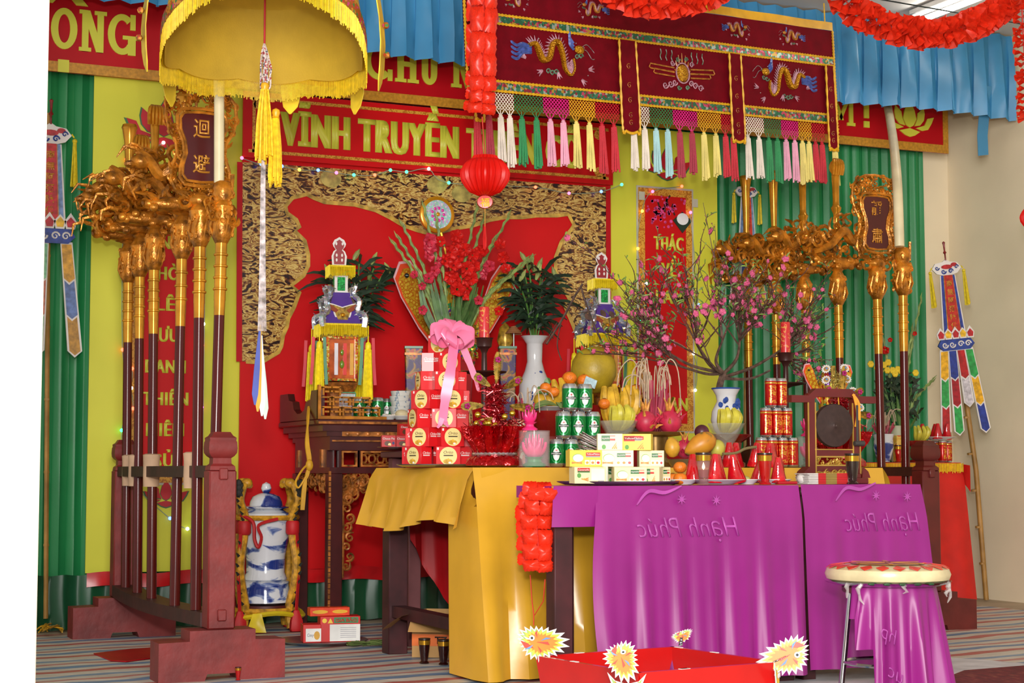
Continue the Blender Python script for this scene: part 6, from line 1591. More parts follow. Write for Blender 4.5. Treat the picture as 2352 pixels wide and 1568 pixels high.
def gladioli(name, label, base, zt, tips, flowers, y, pot=None, leaves=40, seed=3):
    rnd = random.Random(seed); t = thing(name, label, 'flowers', base); b = Vector(base)
    c = Vector((0, 0, zt - b.z))
    if pot: pot(t)
    GS = g_('gladiolus_green', '7E9450', rough=.5, var=.25, vs=25)
    for (px, py, dy) in tips:
        tp = P(px, py, y=y + dy) - b; m = MB(); st = c + Vector(((tp.x - c.x) * .12, dy * .3, -.06))
        path = spline([st, c.lerp(tp, .45) + Vector((0, 0, .02)), tp], 9)
        m.tube(path, [.006] * 8 + [.008 - .005 * i / (len(path) - 8) for i in range(len(path) - 8)], 6)
        for i in range(7, len(path)):
            p = path[i]; d = (path[i] - path[i - 1]).normalized(); s_ = (-1) ** i
            w_ = .0085 * (1.3 - .6 * i / len(path)); sd = d.cross(Vector((0, 1, 0))).normalized() * s_ * w_
            m.tube([p - d * .005, p + d * .022 + sd, p + d * .055 + sd * .4], [w_ * .5, w_ * .8, .001], 5)
        put('flower_spike', m, GS, t)
    m = MB()
    for k in range(leaves):
        a = rnd.uniform(-1.2, 1.2); l = rnd.uniform(.2, .42); q = c + Vector((rnd.uniform(-.05, .05), rnd.uniform(-.04, .04), -.05))
        leafmesh(m, q, q + Vector((l * .45 * sin(a), rnd.uniform(-.05, .05), l * cos(a * .5))), .022, (.02 * a, 0, 0), 4, (.3 * a, -1, 0))
    put('blade_leaves', m, g_('blade_green', '4E7238', rough=.45, var=.25, vs=15), t)
    m = MB()
    for j in range(5):
        a = 2 * pi * j / 5; ca, sa = cos(a), sin(a)
        m.grid(lambda u, v: ((.006 + .034 * v) * ca - (u - .5) * .042 * sin(pi * min(1, v * .9 + .1)) * sa, -.012 - .02 * sin(v * 2.2) + .006 * sin(9 * u), (.006 + .034 * v) * sa + (u - .5) * .042 * sin(pi * min(1, v * .9 + .1)) * ca), 5, 4)
    fm = m.mesh('flower')
    for (px, py, pink, s_) in flowers:
        o = put('flower', fm if not pink else fm.copy(), g_('gladiolus_pink' if pink else 'gladiolus_red', 'D23A52' if pink else 'D8201A', rough=.5, var=.15, vs=30, tl=.15), t, loc=P(px, py, y=y - .05) - b, rot=(rnd.uniform(-.5, .5), rnd.uniform(0, 6), rnd.uniform(-.6, .6) - .3), scl=s_)
    return t
def redtin(t):
    m = MB(); m.box((-.02, 0, .16), (.2, .17, .32), top=1.12, ch=.006); put('red_tin', m, g_('red_tin_paint', 'A81418', rough=.3), t)
    m = MB(); m.box((-.02, 0, .318), (.235, .2, .01)); put('tin_rim', m, g_('red_tin_paint', 'A81418'), t)
    m = MB(); m.box((-.02, -.094, .26), (.2, .004, .008)); put('gold_line', m, AGOLD, t)
yg_ = 8.4
gladioli('gladiolus_bouquet', 'big bouquet of red gladioli in a red tin at the middle of the altar', (X(1035, yg_), yg_, ZA), Z(1035, 775, yg_), [(907, 562, -.04), (918, 550, .02), (927, 520, .05), (975, 478, .04), (1003, 505, -.06), (1095, 478, .0), (1112, 500, .05), (1166, 500, .02), (1205, 600, .04), (1130, 560, -.05), (1215, 598, -.02)],
    [(984, 552, 1, 1.0), (990, 575, 1, .9), (1000, 600, 1, .9), (996, 622, 1, .8), (1045, 560, 0, 1.0), (1030, 580, 0, 1.1), (1055, 590, 0, 1.1), (1040, 612, 0, 1.1), (1070, 618, 0, 1.1), (1085, 585, 0, .9), (1060, 640, 0, 1.1), (1032, 632, 0, 1.0), (1080, 640, 0, 1.), (1050, 665, 0, 1.1), (1075, 662, 0, .9), (1150, 565, 0, .9), (1155, 590, 0, .9), (1125, 612, 1, .9), (1108, 575, 0, .9), (985, 640, 1, .8), (968, 655, 1, .6), (953, 632, 1, .6), (968, 712, 1, .7), (1145, 715, 0, .7), (1098, 690, 1, .7), (1046, 545, 0, 1.0), (1010, 555, 0, .8), (1100, 580, 0, .9), (1020, 600, 0, 1.), (1064, 575, 0, 1.), (1046, 640, 0, 1.1), (975, 570, 1, .9), (980, 590, 1, .9), (1088, 612, 0, .9), (1060, 682, 0, .9), (1162, 620, 0, .8), (1118, 630, 1, .8)], yg_, redtin)
# votive hat with wings and the glittering disc behind the gladioli
def hat(label, px, y, z0, s, disc=True, tinsel=False):
    t = thing('votive_hat', label, 'paper hat', (X(px, y), y, z0)); rnd = random.Random(2)
    HG = tex_mat('hat_glitter', 'cells', [(0, 'C9A22A'), (.3, 'B8362A'), (.45, '3E9A5A'), (.6, 'D9B43A'), (.75, '6A3A9A'), (.88, 'E0C86A')], scale=70, rough=.15, metal=.6)
    m = MB(); m.lathe([(.1 * s, 0), (.11 * s, .1 * s), (.1 * s, .25 * s), (.12 * s, .3 * s), (.09 * s, .42 * s), (.05 * s, .5 * s), (0, .52 * s)], 20)
    for k in range(50): a = rnd.uniform(0, 6.28); zz = rnd.uniform(.02, .42) * s; m.sph((.11 * s * cos(a), .11 * s * sin(a), zz), .014 * s, 6, 4)
    put('hat_crown', m, HG, t)
    if disc: m = MB(); m.lathe([(.09, -.27), (.08, -.2), (.085, 0)], 16); put('hat_box', m, g_('red_tin_paint', 'A81418'), t)
    for s_ in (-1, 1):
        ps = [(.1, .1), (.2, .22), (.3, .38), (.34, .48), (.31, .56), (.25, .57), (.2, .5), (.14, .34), (.08, .2)]
        for f, mm, yy in ((1, g_('hat_white_edge', 'D9A8B0', rough=.4), 0), (.93, g_('hat_orange', 'D8481E', rough=.3), -.003), (.8, tex_mat('hat_gold_foil', 'voronoi', [(0, 'E8C23A'), (.4, 'C9741E'), (.6, 'D8A92A')], scale=50, rough=.2, metal=.5), -.006)):
            cx, cz = .22, .38; m = MB(); m.prism([(s_ * s * (cx + (a - cx) * f), s * (cz + (b - cz) * f)) for a, b in ps], yy - .003, yy + .002); put('hat_wing', m, mm, t)
        m = MB(); m.sph((s_ * .27 * s, -.01, .49 * s), .013 * s, 8, 6); put('wing_gem', m, g_('dark_gem', '1E2A2A', rough=.1), t)
    if disc:
        c = P(1003, 493, y=y) - Vector((X(px, y), y, z0))
        m = MB(); m.tube([(0, .02, .45 * s), (c.x * .5, .01, (c.z + .45 * s) / 2), (c.x, 0, c.z)], .008, 6); put('disc_stem', m, HG, t)
        ro = Matrix.Rotation(pi / 2, 3, 'X')
        m = MB(); m.lathe([(0, -.015), (.09, -.015), (.1, -.008), (.1, .01), (.09, .016), (.0, .012)], 36, c=c, rot=ro); dk = put('disc_rim', m, g_('disc_orange', 'D8961E', rough=.2, metal=.4), t)
        m = MB(); m.lathe([(0, .02), (.078, .018), (.08, .014)], 36, c=c, rot=ro); put('disc_hologram', m, tex_mat('rainbow_hologram', 'cells', [(0, '9AD8D0'), (.3, 'B8C8E0'), (.5, 'E6E2E8'), (.65, 'D89AD0'), (.8, 'A8E0C0')], scale=130, rough=.1, metal=.3), dk)
        for k in range(9):
            a = 2 * pi * k / 9; m = MB(); m.sph((c.x + .034 * cos(a), -.02, c.z + .034 * sin(a)), (.009, .004, .009), 8, 5); put('disc_gem', m, g_('disc_magenta', 'D83AA0', rough=.2), dk)
        m = MB(); m.sph((c.x, -.02, c.z), (.012, .005, .012), 10, 6); put('disc_heart', m, g_('disc_orange', 'D8961E'), dk)
    return t
hat('gold votive hat with red wings and a glittering round disc behind the gladioli', 1045, 8.66, ZA + .27, 1.06)
# purple and gold tins
TINP = tex_mat('purple_gold_tin', 'noise', [(0, '2A0E44'), (.42, '361456'), (.5, '6A4E1E'), (.56, '9A6A20'), (.61, 'A83A1A'), (.66, '3A1A5A')], scale=14, dist=1.2, rough=.35, spec=.3, interp='CONSTANT')
for px, lab in ((949, 'purple and gold tea tin left of the gladioli'), (1165, 'purple and gold tea tin right of the red candle')):
    y = 8.32; t = thing('tea_tin', lab, 'tin', (X(px, y), y, ZA), -.3); h = Z(px, 800, y) - ZA
    m = MB(); m.box((0, 0, h / 2), (.075, .06, h), top=1.2, ch=.004); put('tin_body', m, TINP, t)
    m = MB(); m.box((0, 0, h - .03), (.094, .076, .012)); put('gold_band', m, AGOLD, t)
    m = MB(); m.box((0, 0, h + .004), (.094, .076, .012)); put('green_lid', m, g_('tin_green_lid', '2A6A4A', rough=.35), t)
# incense-burner hat charm, spiral incense
t = thing('gold_charm', 'small gold paper charm on a stick between the candle and lilies', 'charm', (X(1160, 8.35), 8.35, ZA + .17))
m = MB(); rnd = random.Random(5); m.lathe([(.02, .0), (.03, .1), (.02, .2), (.045, .26), (.03, .33), (.0, .36)], 10, ruf=lambda a, z: .2 * sin(5 * a)); m.tube([(0, 0, -.17), (0, 0, .05)], .006, 6); put('charm_body', m, g_('dull_gold_paper', 'A8842A', rough=.3, metal=.4, var=.4, vs=30), t)
t = thing('incense_coil', 'brown coil of incense on a thin pole beside the lily vase', 'incense', (X(1180, 8.3), 8.3, ZA))
m = MB(); zc = Z(1180, 758, 8.3) - ZA
m.tube([((.045 * (1 - k / 90)) * cos(k * .45), (.045 * (1 - k / 90)) * sin(k * .45), zc - .02 + .04 * k / 70) for k in range(71)], .004, 5); put('coil', m, g_('incense_brown', '8A5A34', rough=.8), t)
m = MB(); m.tube([(0, 0, 0), (0, 0, zc + .02)], .005, 8); m.lathe([(.04, 0), (.035, .01), (.008, .02)], 14); put('pole', m, g_('dark_pole', '2A1414', rough=.25), t)
# beer cans
CANG = g_('can_green', '0E7A34', rough=.22, metal=.45, var=.06); CANS = g_('can_silver', 'BFC2C6', rough=.2, metal=.9, var=.04); CANW = g_('can_white', 'D8DCD8', rough=.3)
def make_can(label, group, detailed=True):
    t = thing('beer_can', label, 'can', group=group); r = .0325
    m = MB(); m.lathe([(.024, 0), (.029, .004), (r, .014), (r, .1), (.028, .111), (.026, .1145), (.0255, .112), (0, .111)], 24); put('can_shell', m, CANS, t)
    m = MB(); m.lathe([(r + .0003, .015), (r + .0005, .016), (r + .0005, .094), (r + .0003, .095)], 24); m.f = [q for q in m.f if len(q) == 4]; put('green_sleeve', m, CANG, t)
    def wrap(pts, dr):
        m = MB(); n = len(pts); c = (sum(p[0] for p in pts) / n, sum(p[1] for p in pts) / n)
        def cy(x, z): a = -pi / 2 + x / r; return ((r + dr) * cos(a), (r + dr) * sin(a), z)
        K = 5; out = [cy(*c)] + [cy(c[0] + (p[0] - c[0]) * k / K, c[1] + (p[1] - c[1]) * k / K) for k in range(1, K + 1) for p in pts]
        fs = [(0, 1 + i, 1 + (i + 1) % n) for i in range(n)]
        for k in range(K - 1): fs += [(1 + k * n + i, 1 + (k + 1) * n + i, 1 + (k + 1) * n + (i + 1) % n, 1 + k * n + (i + 1) % n) for i in range(n)]
        m.add(out, fs); return m
    if detailed:
        for (dr, rx, rz, mm) in ((.0009, .023, .036, g_('can_light_green', '5AAE7A', rough=.25, metal=.3)), (.0012, .0215, .034, CANG), (.0016, .0135, .026, CANW)): put('oval_print', wrap(ell(rx, rz, 22, (0, .052)), dr), mm, t)
        put('dark_band', wrap([(-.021 + .0042 * i, .049) for i in range(11)] + [(.021 - .0042 * i, .06) for i in range(11)], .0019), g_('can_band', '16241E', rough=.4), t)
        st = []; 
        for k in range(10): q = .0058 if k % 2 == 0 else .0025; a = pi / 2 + pi * k / 5; st.append((q * cos(a), .068 + q * sin(a)))
        put('red_star', wrap(st, .0024), g_('can_red', 'B81A1A', rough=.4), t)
        me = text_me('Heineken', .038, .0062, bold=.02, th=.0004).copy()
        for v in me.vertices: a = -pi / 2 + v.co.x / r; q = r + .0026 - v.co.y; z_ = v.co.z; v.co = (q * cos(a), q * sin(a), z_)
        me.materials.clear(); me.materials.append(CANW); o = bpy.data.objects.new('lettering', me); COL.objects.link(o); o.parent = t; o.location = (0, 0, .052)
    return t
can0 = make_can('x', 'green beer cans stacked on the gold table'); first = [True]
def placecan(proto, flag, loc, rz, label, group, scl=None):
    if flag[0]:
        flag[0] = False; proto.location = loc; proto.rotation_euler = (0, 0, rz); proto['label'] = label; proto['group'] = group
        return proto
    return dup(proto, loc, rz, label, group)
yc = 6.42; hgt = .1148
for row, (nm, pxs) in enumerate((('bottom', (1277, 1311, 1345, 1379)), ('middle', (1294, 1328, 1361)), ('top', (1309, 1343)))):
    for i, px in enumerate(pxs): placecan(can0, first, (X(px, yc, 1000), yc, ZG + row * hgt), -YAW + .1 + random.uniform(-.15, .15), 'green beer can, %s in the %s row of the pyramid' % (ORD[i], nm), 'green beer cans stacked on the gold table')
for i, px in enumerate((826, 846, 867, 889)): placecan(can0, first, (X(px, 8.33 + .1 * (i % 2)), 8.33 + .1 * (i % 2), ZA), -YAW, 'green beer can on the altar, %s of those beside the bowls' % ORD[i], 'green beer cans on the altar', )
# red drink cans
RCAN = g_('can_red_metal', 'B8120F', rough=.18, metal=.5, var=.1, vs=20)
RGOLD = tex_mat('can_gold_dragon', 'noise', [(0, 'C0201A'), (.47, 'C0201A'), (.5, 'D8962A'), (.62, 'E6B84A'), (.68, 'C0201A')], scale=70, dist=1.5, rough=.2, metal=.5)
def make_rcan():
    t = thing('drink_can', 'x', 'can'); r = .0265
    m = MB(); m.lathe([(.02, 0), (.024, .003), (r, .011), (r, .122), (.024, .13), (.0225, .1335), (.022, .131), (0, .13)], 24); put('can_shell', m, CANS, t)
    m = MB(); m.lathe([(r + .0003, .011), (r + .0005, .012), (r + .0005, .12), (r + .0003, .1205)], 24); m.f = [q for q in m.f if len(q) == 4]; put('red_sleeve', m, RCAN, t)
    m = MB(); m.lathe([(r + .0008, .108), (r + .001, .109), (r + .001, .114), (r + .0008, .115)], 24); m.f = [q for q in m.f if len(q) == 4]; put('gold_ring', m, g_('can_gold', 'D8A23A', rough=.2, metal=.7), t)
    m = MB(); m.grid(lambda u, v: ((r + .001) * cos(-pi / 2 + (u - .5) * 1.5), (r + .001) * sin(-pi / 2 + (u - .5) * 1.5), .02 + .08 * v), 10, 3); put('dragon_print', m, RGOLD, t)
    return t
rcan = make_rcan(); rf = [True]; gr = 'red and gold drink cans stacked on the gold table'
yr2 = 6.62
for row, (nm, p0, n) in enumerate((('bottom', 1748, 4), ('middle', 1759, 3), ('top', 1771, 2))):
    for i in range(n): placecan(rcan, rf, (X(p0, yr2) + i * .0548, yr2, ZG + row * .134), -YAW + random.uniform(-.6, .6), 'red and gold drink can, %s in the %s row of the stack' % (ORD[i], nm), gr)
for (px, y, z, lab) in ((1238, 7.5, Z(1238, 905, 7.5), 'left'), (1250, 7.5, Z(1250, 905, 7.5), 'right')):
    placecan(rcan, rf, (X(1230 if lab == 'left' else 1254, 7.62), 7.62, ZM), 0, 'red and gold drink can before the lily vase, %s of the lower pair' % lab, 'red cans before the lily vase')
placecan(rcan, rf, (X(1242, 7.62), 7.62, ZM + .134), .4, 'red and gold drink can standing on the pair before the lily vase', 'red cans before the lily vase')
placecan(rcan, rf, (X(2163, 8.5), 8.5, .864), .4, 'red and gold drink can on the side table under the plate of red cones', 'red cans on the side table')
placecan(rcan, rf, (X(2175, 8.62), 8.62, .864), .2, 'second red and gold drink can under the plate of red cones, farther back', 'red cans on the side table')
placecan(rcan, rf, (X(2146, 8.62), 8.62, .864), .9, 'third red and gold drink can under the plate of red cones, behind the rack post', 'red cans on the side table')
# bowls on the altar
BOWL = tex_mat('bowl_pattern', 'noise', [(0, 'D6D6D0'), (.58, 'D6D6D0'), (.62, '8FA0B0'), (.7, 'D6D6D0')], scale=40, rough=.15, coat=.3)
for k in range(5):
    m = MB(); m.lathe([(.03, 0), (.032, .008), (.05, .02), (.056, .045), (.054, .045), (.046, .022), (0, .014)], 26)
    tag(put('rice_bowl', m, BOWL, loc=(X(920, 8.34) + .003 * (-1) ** k, 8.34, ZA + k * .0262)), 'white patterned rice bowl, %s in the stack on the altar' % ('lowest', 'second from the bottom', 'third', 'fourth', 'topmost')[k], 'bowl', 'stack of bowls on the altar')
m = MB(); rnd = random.Random(4)
for k in range(40): a = rnd.uniform(0, 6.28); r = rnd.uniform(0, .04); m.tube([(r * cos(a), r * sin(a), rnd.uniform(0, .012)), (r * cos(a) + .02 * cos(a * 3), r * sin(a) + .02 * sin(a * 3), rnd.uniform(.002, .014))], .003, 4)
tag(put('dried_bark', m, g_('bark_brown', '6A4A34', rough=.8), loc=(X(920, 8.34), 8.34, ZA + 4 * .0262 + .036)), 'heap of dried brown bark in the topmost bowl', 'bark')
plate('small white saucer on the altar left of the bowl stack', (X(888, 8.3), 8.27, ZA), .045)
plate('small white saucer holding a pale bun on the altar', (X(926, 8.22), 8.24, ZA), .05)
m = MB(); m.sph((0, 0, .022), (.036, .03, .024), 14, 9); tag(put('pale_bun', m, g_('bun_cream', 'D6C8A0', rough=.6), loc=(X(926, 8.22), 8.24, ZA + .006)), 'pale cream bun on the saucer below the bowls', 'bun')
m = MB()
for k in range(12): m.sph((random.uniform(-.028, .028), random.uniform(-.02, .02), .012 + .008 * random.random()), (.012, .01, .008), 6, 4)
tag(put('pale_sweets', m, g_('bun_pale', 'D9CFC2', rough=.7), loc=(X(888, 8.3), 8.27, ZA + .004)), 'pale sweets heaped on the left saucer', 'sweets')

# ------------------------------------------------------------------ candle stands
CST = g_('dark_bronze', '3A1C1A', rough=.35, var=.1, metal=.2)
def candle(label, px, y, cup, ctop, z0, dish):
    zc = Z(px, cup, y) - z0; zt = Z(px, ctop, y) - z0; zd = Z(px, dish, y) - z0
    t = thing('candle_stand', 'dark bronze candle stand ' + label, 'candle stand', (X(px, y), y, z0))
    m = MB(); m.lathe([(.06, 0), (.062, .01), (.03, .03), (.014, .05), (.013, zd - .02), (.03, zd - .012), (.1, zd), (.103, zd + .006), (.04, zd), (.014, zd + .005), (.012, zc - .07), (.02, zc - .05), (.034, zc - .04), (.038, zc - .005), (.043, zc), (.04, zc), (.03, zc - .008), (0, zc - .01)], 26); put('stand', m, CST, t)
    c = thing('red_candle', 'thick red candle with gold print ' + label, 'candle', (X(px, y), y, z0 + zc - .008))
    m = MB(); m.lathe([(.024, 0), (.024, zt - zc), (.022, zt - zc + .004), (0, zt - zc + .002)], 20); put('wax', m, tex_mat('red_gold_wax', 'noise', [(0, 'C42A2E'), (.55, 'CE3236'), (.6, 'D0A04A'), (.66, 'CE3236')], scale=45, dist=1, rough=.3), c)
    m = MB(); m.tube([(0, 0, zt - zc), (.002, 0, zt - zc + .012)], .0015, 4); put('wick', m, g_('ink_black', '14100E'), c)
candle('before the gladioli', 1112, 7.2, 776, 703, ZG, 856)
candle('behind the stack of red cans', 1806, 7.1, 810, 738, ZG, 882)
# ------------------------------------------------------------------ pyramid of red biscuit boxes
OR1 = g_('biscuit_red', 'CE1C22', rough=.32, var=.03); OCR = g_('biscuit_cream', 'E4D28A', rough=.4, var=.05); OGO = g_('biscuit_gold', 'D2A02E', rough=.45, var=.2, vs=60)
BLK = g_('ink_black', '14100E'); WHT = g_('print_white', 'E2DEDA', rough=.4)
def make_orito():
    t = thing('biscuit_box', 'x', 'box'); w_, d, h = .103, .06, .079
    m = MB(); m.box((0, 0, h / 2), (w_, d, h), ch=.0012); put('box_body', m, OR1, t)
    m = MB(); m.prism(ell(.037, .0375, 28, (.0, h / 2)), -d / 2 - .0008, -d / 2); lb = put('round_label', m, OCR, t)
    text('lettering', 'Orito', g_('label_brown', '5A3A1E'), lb, (0, -d / 2 - .0008, h / 2 + .01), W=.04, H=.0125, bold=.0, shear=.3, th=.0006)
    m = MB(); rect(m, -.02, .02, h / 2 + .0, h / 2 + .0045, -d / 2 - .0016, -d / 2 - .0006); put('dark_bar', m, g_('label_dark', '3A2A14'), lb)
    m = MB(); m.prism(ell(.02, .01, 14, (-.002, h / 2 - .022)), -d / 2 - .0014, -d / 2 - .0006); m.prism([(-.012, h / 2 - .022), (.012, h / 2 - .022), (0, h / 2 - .008)], -d / 2 - .0012, -d / 2 - .0006); put('biscuit_picture', m, OGO, lb)
    m = MB(); m.prism(ell(.006, .004, 8, (.006, h / 2 - .027)), -d / 2 - .002, -d / 2 - .001); put('white_spot', m, WHT, lb)
    for s_ in (-1, 1):
        text('side_lettering', 'Orito', WHT, t, (s_ * (w_ / 2 + .0002), 0, h * .6), W=.04, H=.012, bold=.0, shear=.3, th=.0006, rot=(0, 0, s_ * pi / 2))
        m = MB(); m.box((s_ * (w_ / 2 + .0004), 0, h * .54), (.0006, .036, .004)); put('side_bar', m, WHT, t)
    m = MB(); rect(m, -.048, -.04, h - .014, h - .004, -d / 2 - .0008, -d / 2); put('corner_mark', m, WHT, t)
    return t
ob = make_orito(); of = [True]
yo = 6.78; cx0 = X(1012, yo, 1000)
tr = thing('serving_tray', 'round steel tray under the pyramid of red biscuit boxes', 'tray', (cx0, yo, ZG))
m = MB(); m.lathe([(0, 0), (.16, 0), (.185, .008), (.187, .012), (.18, .011), (.155, .004), (0, .004)], 40); put('dish', m, STEEL, tr)
lay = [(6, .125, .0), (6, .112, .16), (5, .1, -.1), (5, .085, .25), (4, .07, .05), (3, .05, .3)]
FACE = ('front', 'front right', 'right', 'back right', 'straight back', 'back left', 'left', 'front left')
names = ('bottom', 'second', 'third', 'fourth', 'fifth', 'sixth')
for L_, (n, r, a0) in enumerate(lay):
    for k in range(n):
        a = -pi / 2 - YAW + .25 + a0 + 2 * pi * k / n
        placecan(ob, of, (cx0 + r * cos(a), yo + r * sin(a), ZG + .0055 + L_ * .0792), a + pi / 2, 'red biscuit box with cream label, %s layer of the pyramid, facing %s' % (names[L_], FACE[int(((a + pi / 2 + YAW + pi / 8) % (2 * pi)) / (pi / 4)) % 8]), 'red biscuit boxes in the pyramid')
zt = ZG + .0055 + 6 * .0792
placecan(ob, of, (cx0 + .005, yo, zt), -.9, 'topmost red biscuit box of the pyramid, under the pink bow', 'red biscuit boxes in the pyramid')
PINKS = g_('pink_ribbon', 'E8749C', rough=.3, var=.06, sheen=.2)
def bow():
    c = Vector((X(1038, yo - .08), yo - .08, Z(1038, 772, yo - .08)))
    t = thing('ribbon_bow', 'big pink satin ribbon bow tied over the pyramid of biscuit boxes', 'ribbon', c); rnd = random.Random(4)
    for k in range(14):
        a = 2 * pi * k / 14 + rnd.uniform(-.15, .15); o = Vector((cos(a), .55 * sin(a) - .1, .55 * sin(a * 1.0) * .6 + .1)).normalized(); r = rnd.uniform(.075, .105)
        side = o.cross(Vector((0, -1, .3))).normalized() * .028
        m = MB()
        def f(u, v):
            q = 2 * pi * u; p = o * (r * .5 * (1 - cos(q))) + Vector((0, -.3, 1)).normalized() * (.028 * sin(q)); return tuple(p + side * (v - .5) * 2 * (.35 + .65 * sin(q / 2)))
        m.grid(f, 16, 3); put('bow_loop', m, PINKS, t)
    def tail(pts, w_, notch=True):
        m = MB(); pts = [p - c for p in pts]; m.strip(spline(pts, 5), w_, .0015, nrm=(-.4, -.9, .1)); put('ribbon_tail', m, PINKS, t)
    yy = yo - .17
    tail([c + Vector((0, -.03, -.01)), P(1035, 850, y=yy), P(1024, 910, y=yy), P(1016, 968, y=yy - .02)], [.04] * 6 + [.045] * 5 + [.036] * 5)
    tail([P(1016, 960, y=yy - .02), P(1010, 975, y=yy - .02), P(1004, 982, y=yy - .02)], [.02] * 6 + [.012] * 4 + [.002])
    tail([P(1018, 960, y=yy - .02), P(1024, 972, y=yy - .02), P(1030, 980, y=yy - .02)], [.02] * 6 + [.012] * 4 + [.002])
    tail([c + Vector((.02, -.03, -.01)), P(1075, 825, y=yy + .06), P(1090, 865, y=yy + .06), P(1099, 897, y=yy + .06)], [.03] * 6 + [.026] * 5 + [.014] * 4 + [.01])
bow()
# small chocolate pie boxes on a plate
plate('thin plate holding the chocolate pie boxes left of the pyramid', (X(915, 7.62), 7.62, ZM), .1, STEEL, .008)
def choco():
    t = thing('chocolate_pie_box', 'x', 'box'); m = MB(); m.box((0, 0, .027), (.066, .03, .054), ch=.001); put('box_body', m, g_('pie_box_red', 'B8141A', rough=.35), t)
    text('lettering', 'Choco Pie', WHT, t, (0, -.0152, .034), W=.056, H=.0105, bold=.015, th=.0006)
    m = MB(); m.prism(ell(.016, .012, 14, (-.004, .016)), -.0158, -.015); put('pie_picture', m, g_('pie_brown', '5A341E', rough=.4), t)
    m = MB(); m.prism([(-.004, .008), (.012, .006), (.01, .018), (.0, .018)], -.0166, -.0156); put('pie_cream', m, OCR, t)
    m = MB(); m.prism(ell(.006, .007, 10, (.022, .018)), -.0158, -.015); put('blue_mark', m, g_('mark_blue', '2A3A6A'), t)
    return t
cb = choco(); cf = [True]
for px, dz, lab in ((892, 0, 'left box of the lower pair'), (925, 0, 'right box of the lower pair'), (930, .0542, 'single box on top')):
    placecan(cb, cf, (X(px, 7.57), 7.57, ZM + .009 + dz), -.2 if dz == 0 else .1, 'small red chocolate pie box on the plate, ' + lab, 'chocolate pie boxes')

# ------------------------------------------------------------------ tinsel pot
FOILR = g_('red_foil', 'A8060E', rough=.15, metal=.6, var=.2, vs=20, bump=.7, bs=45); TINR = g_('red_tinsel', '9A0C18', rough=.25, metal=.4, var=.3, vs=50); GTIN = g_('gold_tinsel', 'B89A48', rough=.25, metal=.6, var=.3, vs=60)
def tinsel_pot(label, px, y, z0, s, seed):
    rnd = random.Random(seed); t = thing('tinsel_ornament', label, 'ornament', (X(px, y), y, z0), scl if False else 0)
    m = MB(); m.lathe([(.08 * s, 0), (.115 * s, .006 * s), (.11 * s, .03 * s), (.088 * s, .048 * s)], 36, ruf=lambda a, z: .05 * sin(9 * a) + .03 * sin(17 * a)); put('foil_skirt', m, FOILR, t)
    m = MB(); n = 60; m.tube([(.088 * s * cos(2 * pi * k / n), .088 * s * sin(2 * pi * k / n), .052 * s) for k in range(n)], [.008 * s if k % 2 else .005 * s for k in range(n)], 6, closed=True); put('silver_cord', m, SILV, t)
    m = MB(); m.lathe([(.084 * s, .055 * s), (.092 * s, .08 * s), (.108 * s, .12 * s), (.122 * s, .165 * s), (.1 * s, .15 * s), (.06 * s, .1 * s)], 84, ruf=lambda a, z: (.16 * sin(13 * a) + .09 * sin(29 * a)) * min(1, (z - .05 * s) / (.07 * s))); put('foil_cup', m, FOILR, t)
    m = MB()
    for k in range(800):
        a = rnd.uniform(0, 6.28); z = rnd.uniform(.11, .33) * s; r = (.125 if z < .19 * s else .04) * s * rnd.uniform(.3, 1); p = Vector((r * cos(a), r * sin(a), z)); d = Vector((rnd.gauss(0, 1), rnd.gauss(0, 1), rnd.gauss(0, .8))).normalized() * .026 * s
        m.tube([p, p + d * 1.3], [.003, .0012], 3)
    put('tinsel_mass', m, TINR, t, kind='stuff')
    m = MB(); m.tube([(0, 0, .05 * s), (0, 0, .2 * s), (0, 0, .34 * s)], [.03 * s, .02 * s, .008 * s], 8); put('core', m, TINR, t)
    for (x, z, a, l) in ((0, .34, pi / 2, .13), (-.03, .33, 2.6, .08), (.03, .32, .5, .09), (-.06, .25, 3.2, .1), (.06, .25, -.1, .1), (-.02, .2, 3.6, .07), (.04, .17, -.4, .08)):
        m = MB(); b = Vector((x * s, -.02, z * s)); d = Vector((cos(a), -.1, sin(a))) * l * s; pr = Vector((-sin(a), 0, cos(a)))
        m.tube([b, b + d], .005, 5)
        for i in range(16):
            q = b + d * (i / 16)
            for s_ in (-1, 1): m.tube([q, q + (pr * s_ * .6 + d.normalized() * .9) * .03 * s * sin(pi * (i + 3) / 20)], [.0042, .0015], 3)
        lf = put('gold_frond', m, GTIN, t)
        m = MB(); q = b + d * .75 + Vector((0, -.008, 0))
        for j in range(5): g = 2 * pi * j / 5; m.sph((q.x + .008 * s * cos(g), q.y, q.z + .008 * s * sin(g)), .006 * s, 6, 4)
        put('jewel_flower', m, g_('jewel_green' if rnd.random() > .5 else 'jewel_pink', '128A4A' if rnd.random() > .4 else 'B82A7A', rough=.15, metal=.4), lf)
    for k in range(7):
        a = rnd.uniform(3.2, 6.2); z = rnd.uniform(.13, .24) * s; m = MB(); m.sph((.085 * s * cos(a), .085 * s * sin(a), z), .013 * s, 8, 6); put('gold_bauble', m, g_('gold_bauble', 'D2A82A', rough=.15, metal=.8), t)
    return t
tinsel_pot('red foil pot of gold and red tinsel beside the biscuit pyramid', 1136, 6.48, ZG, 1.0, 3)
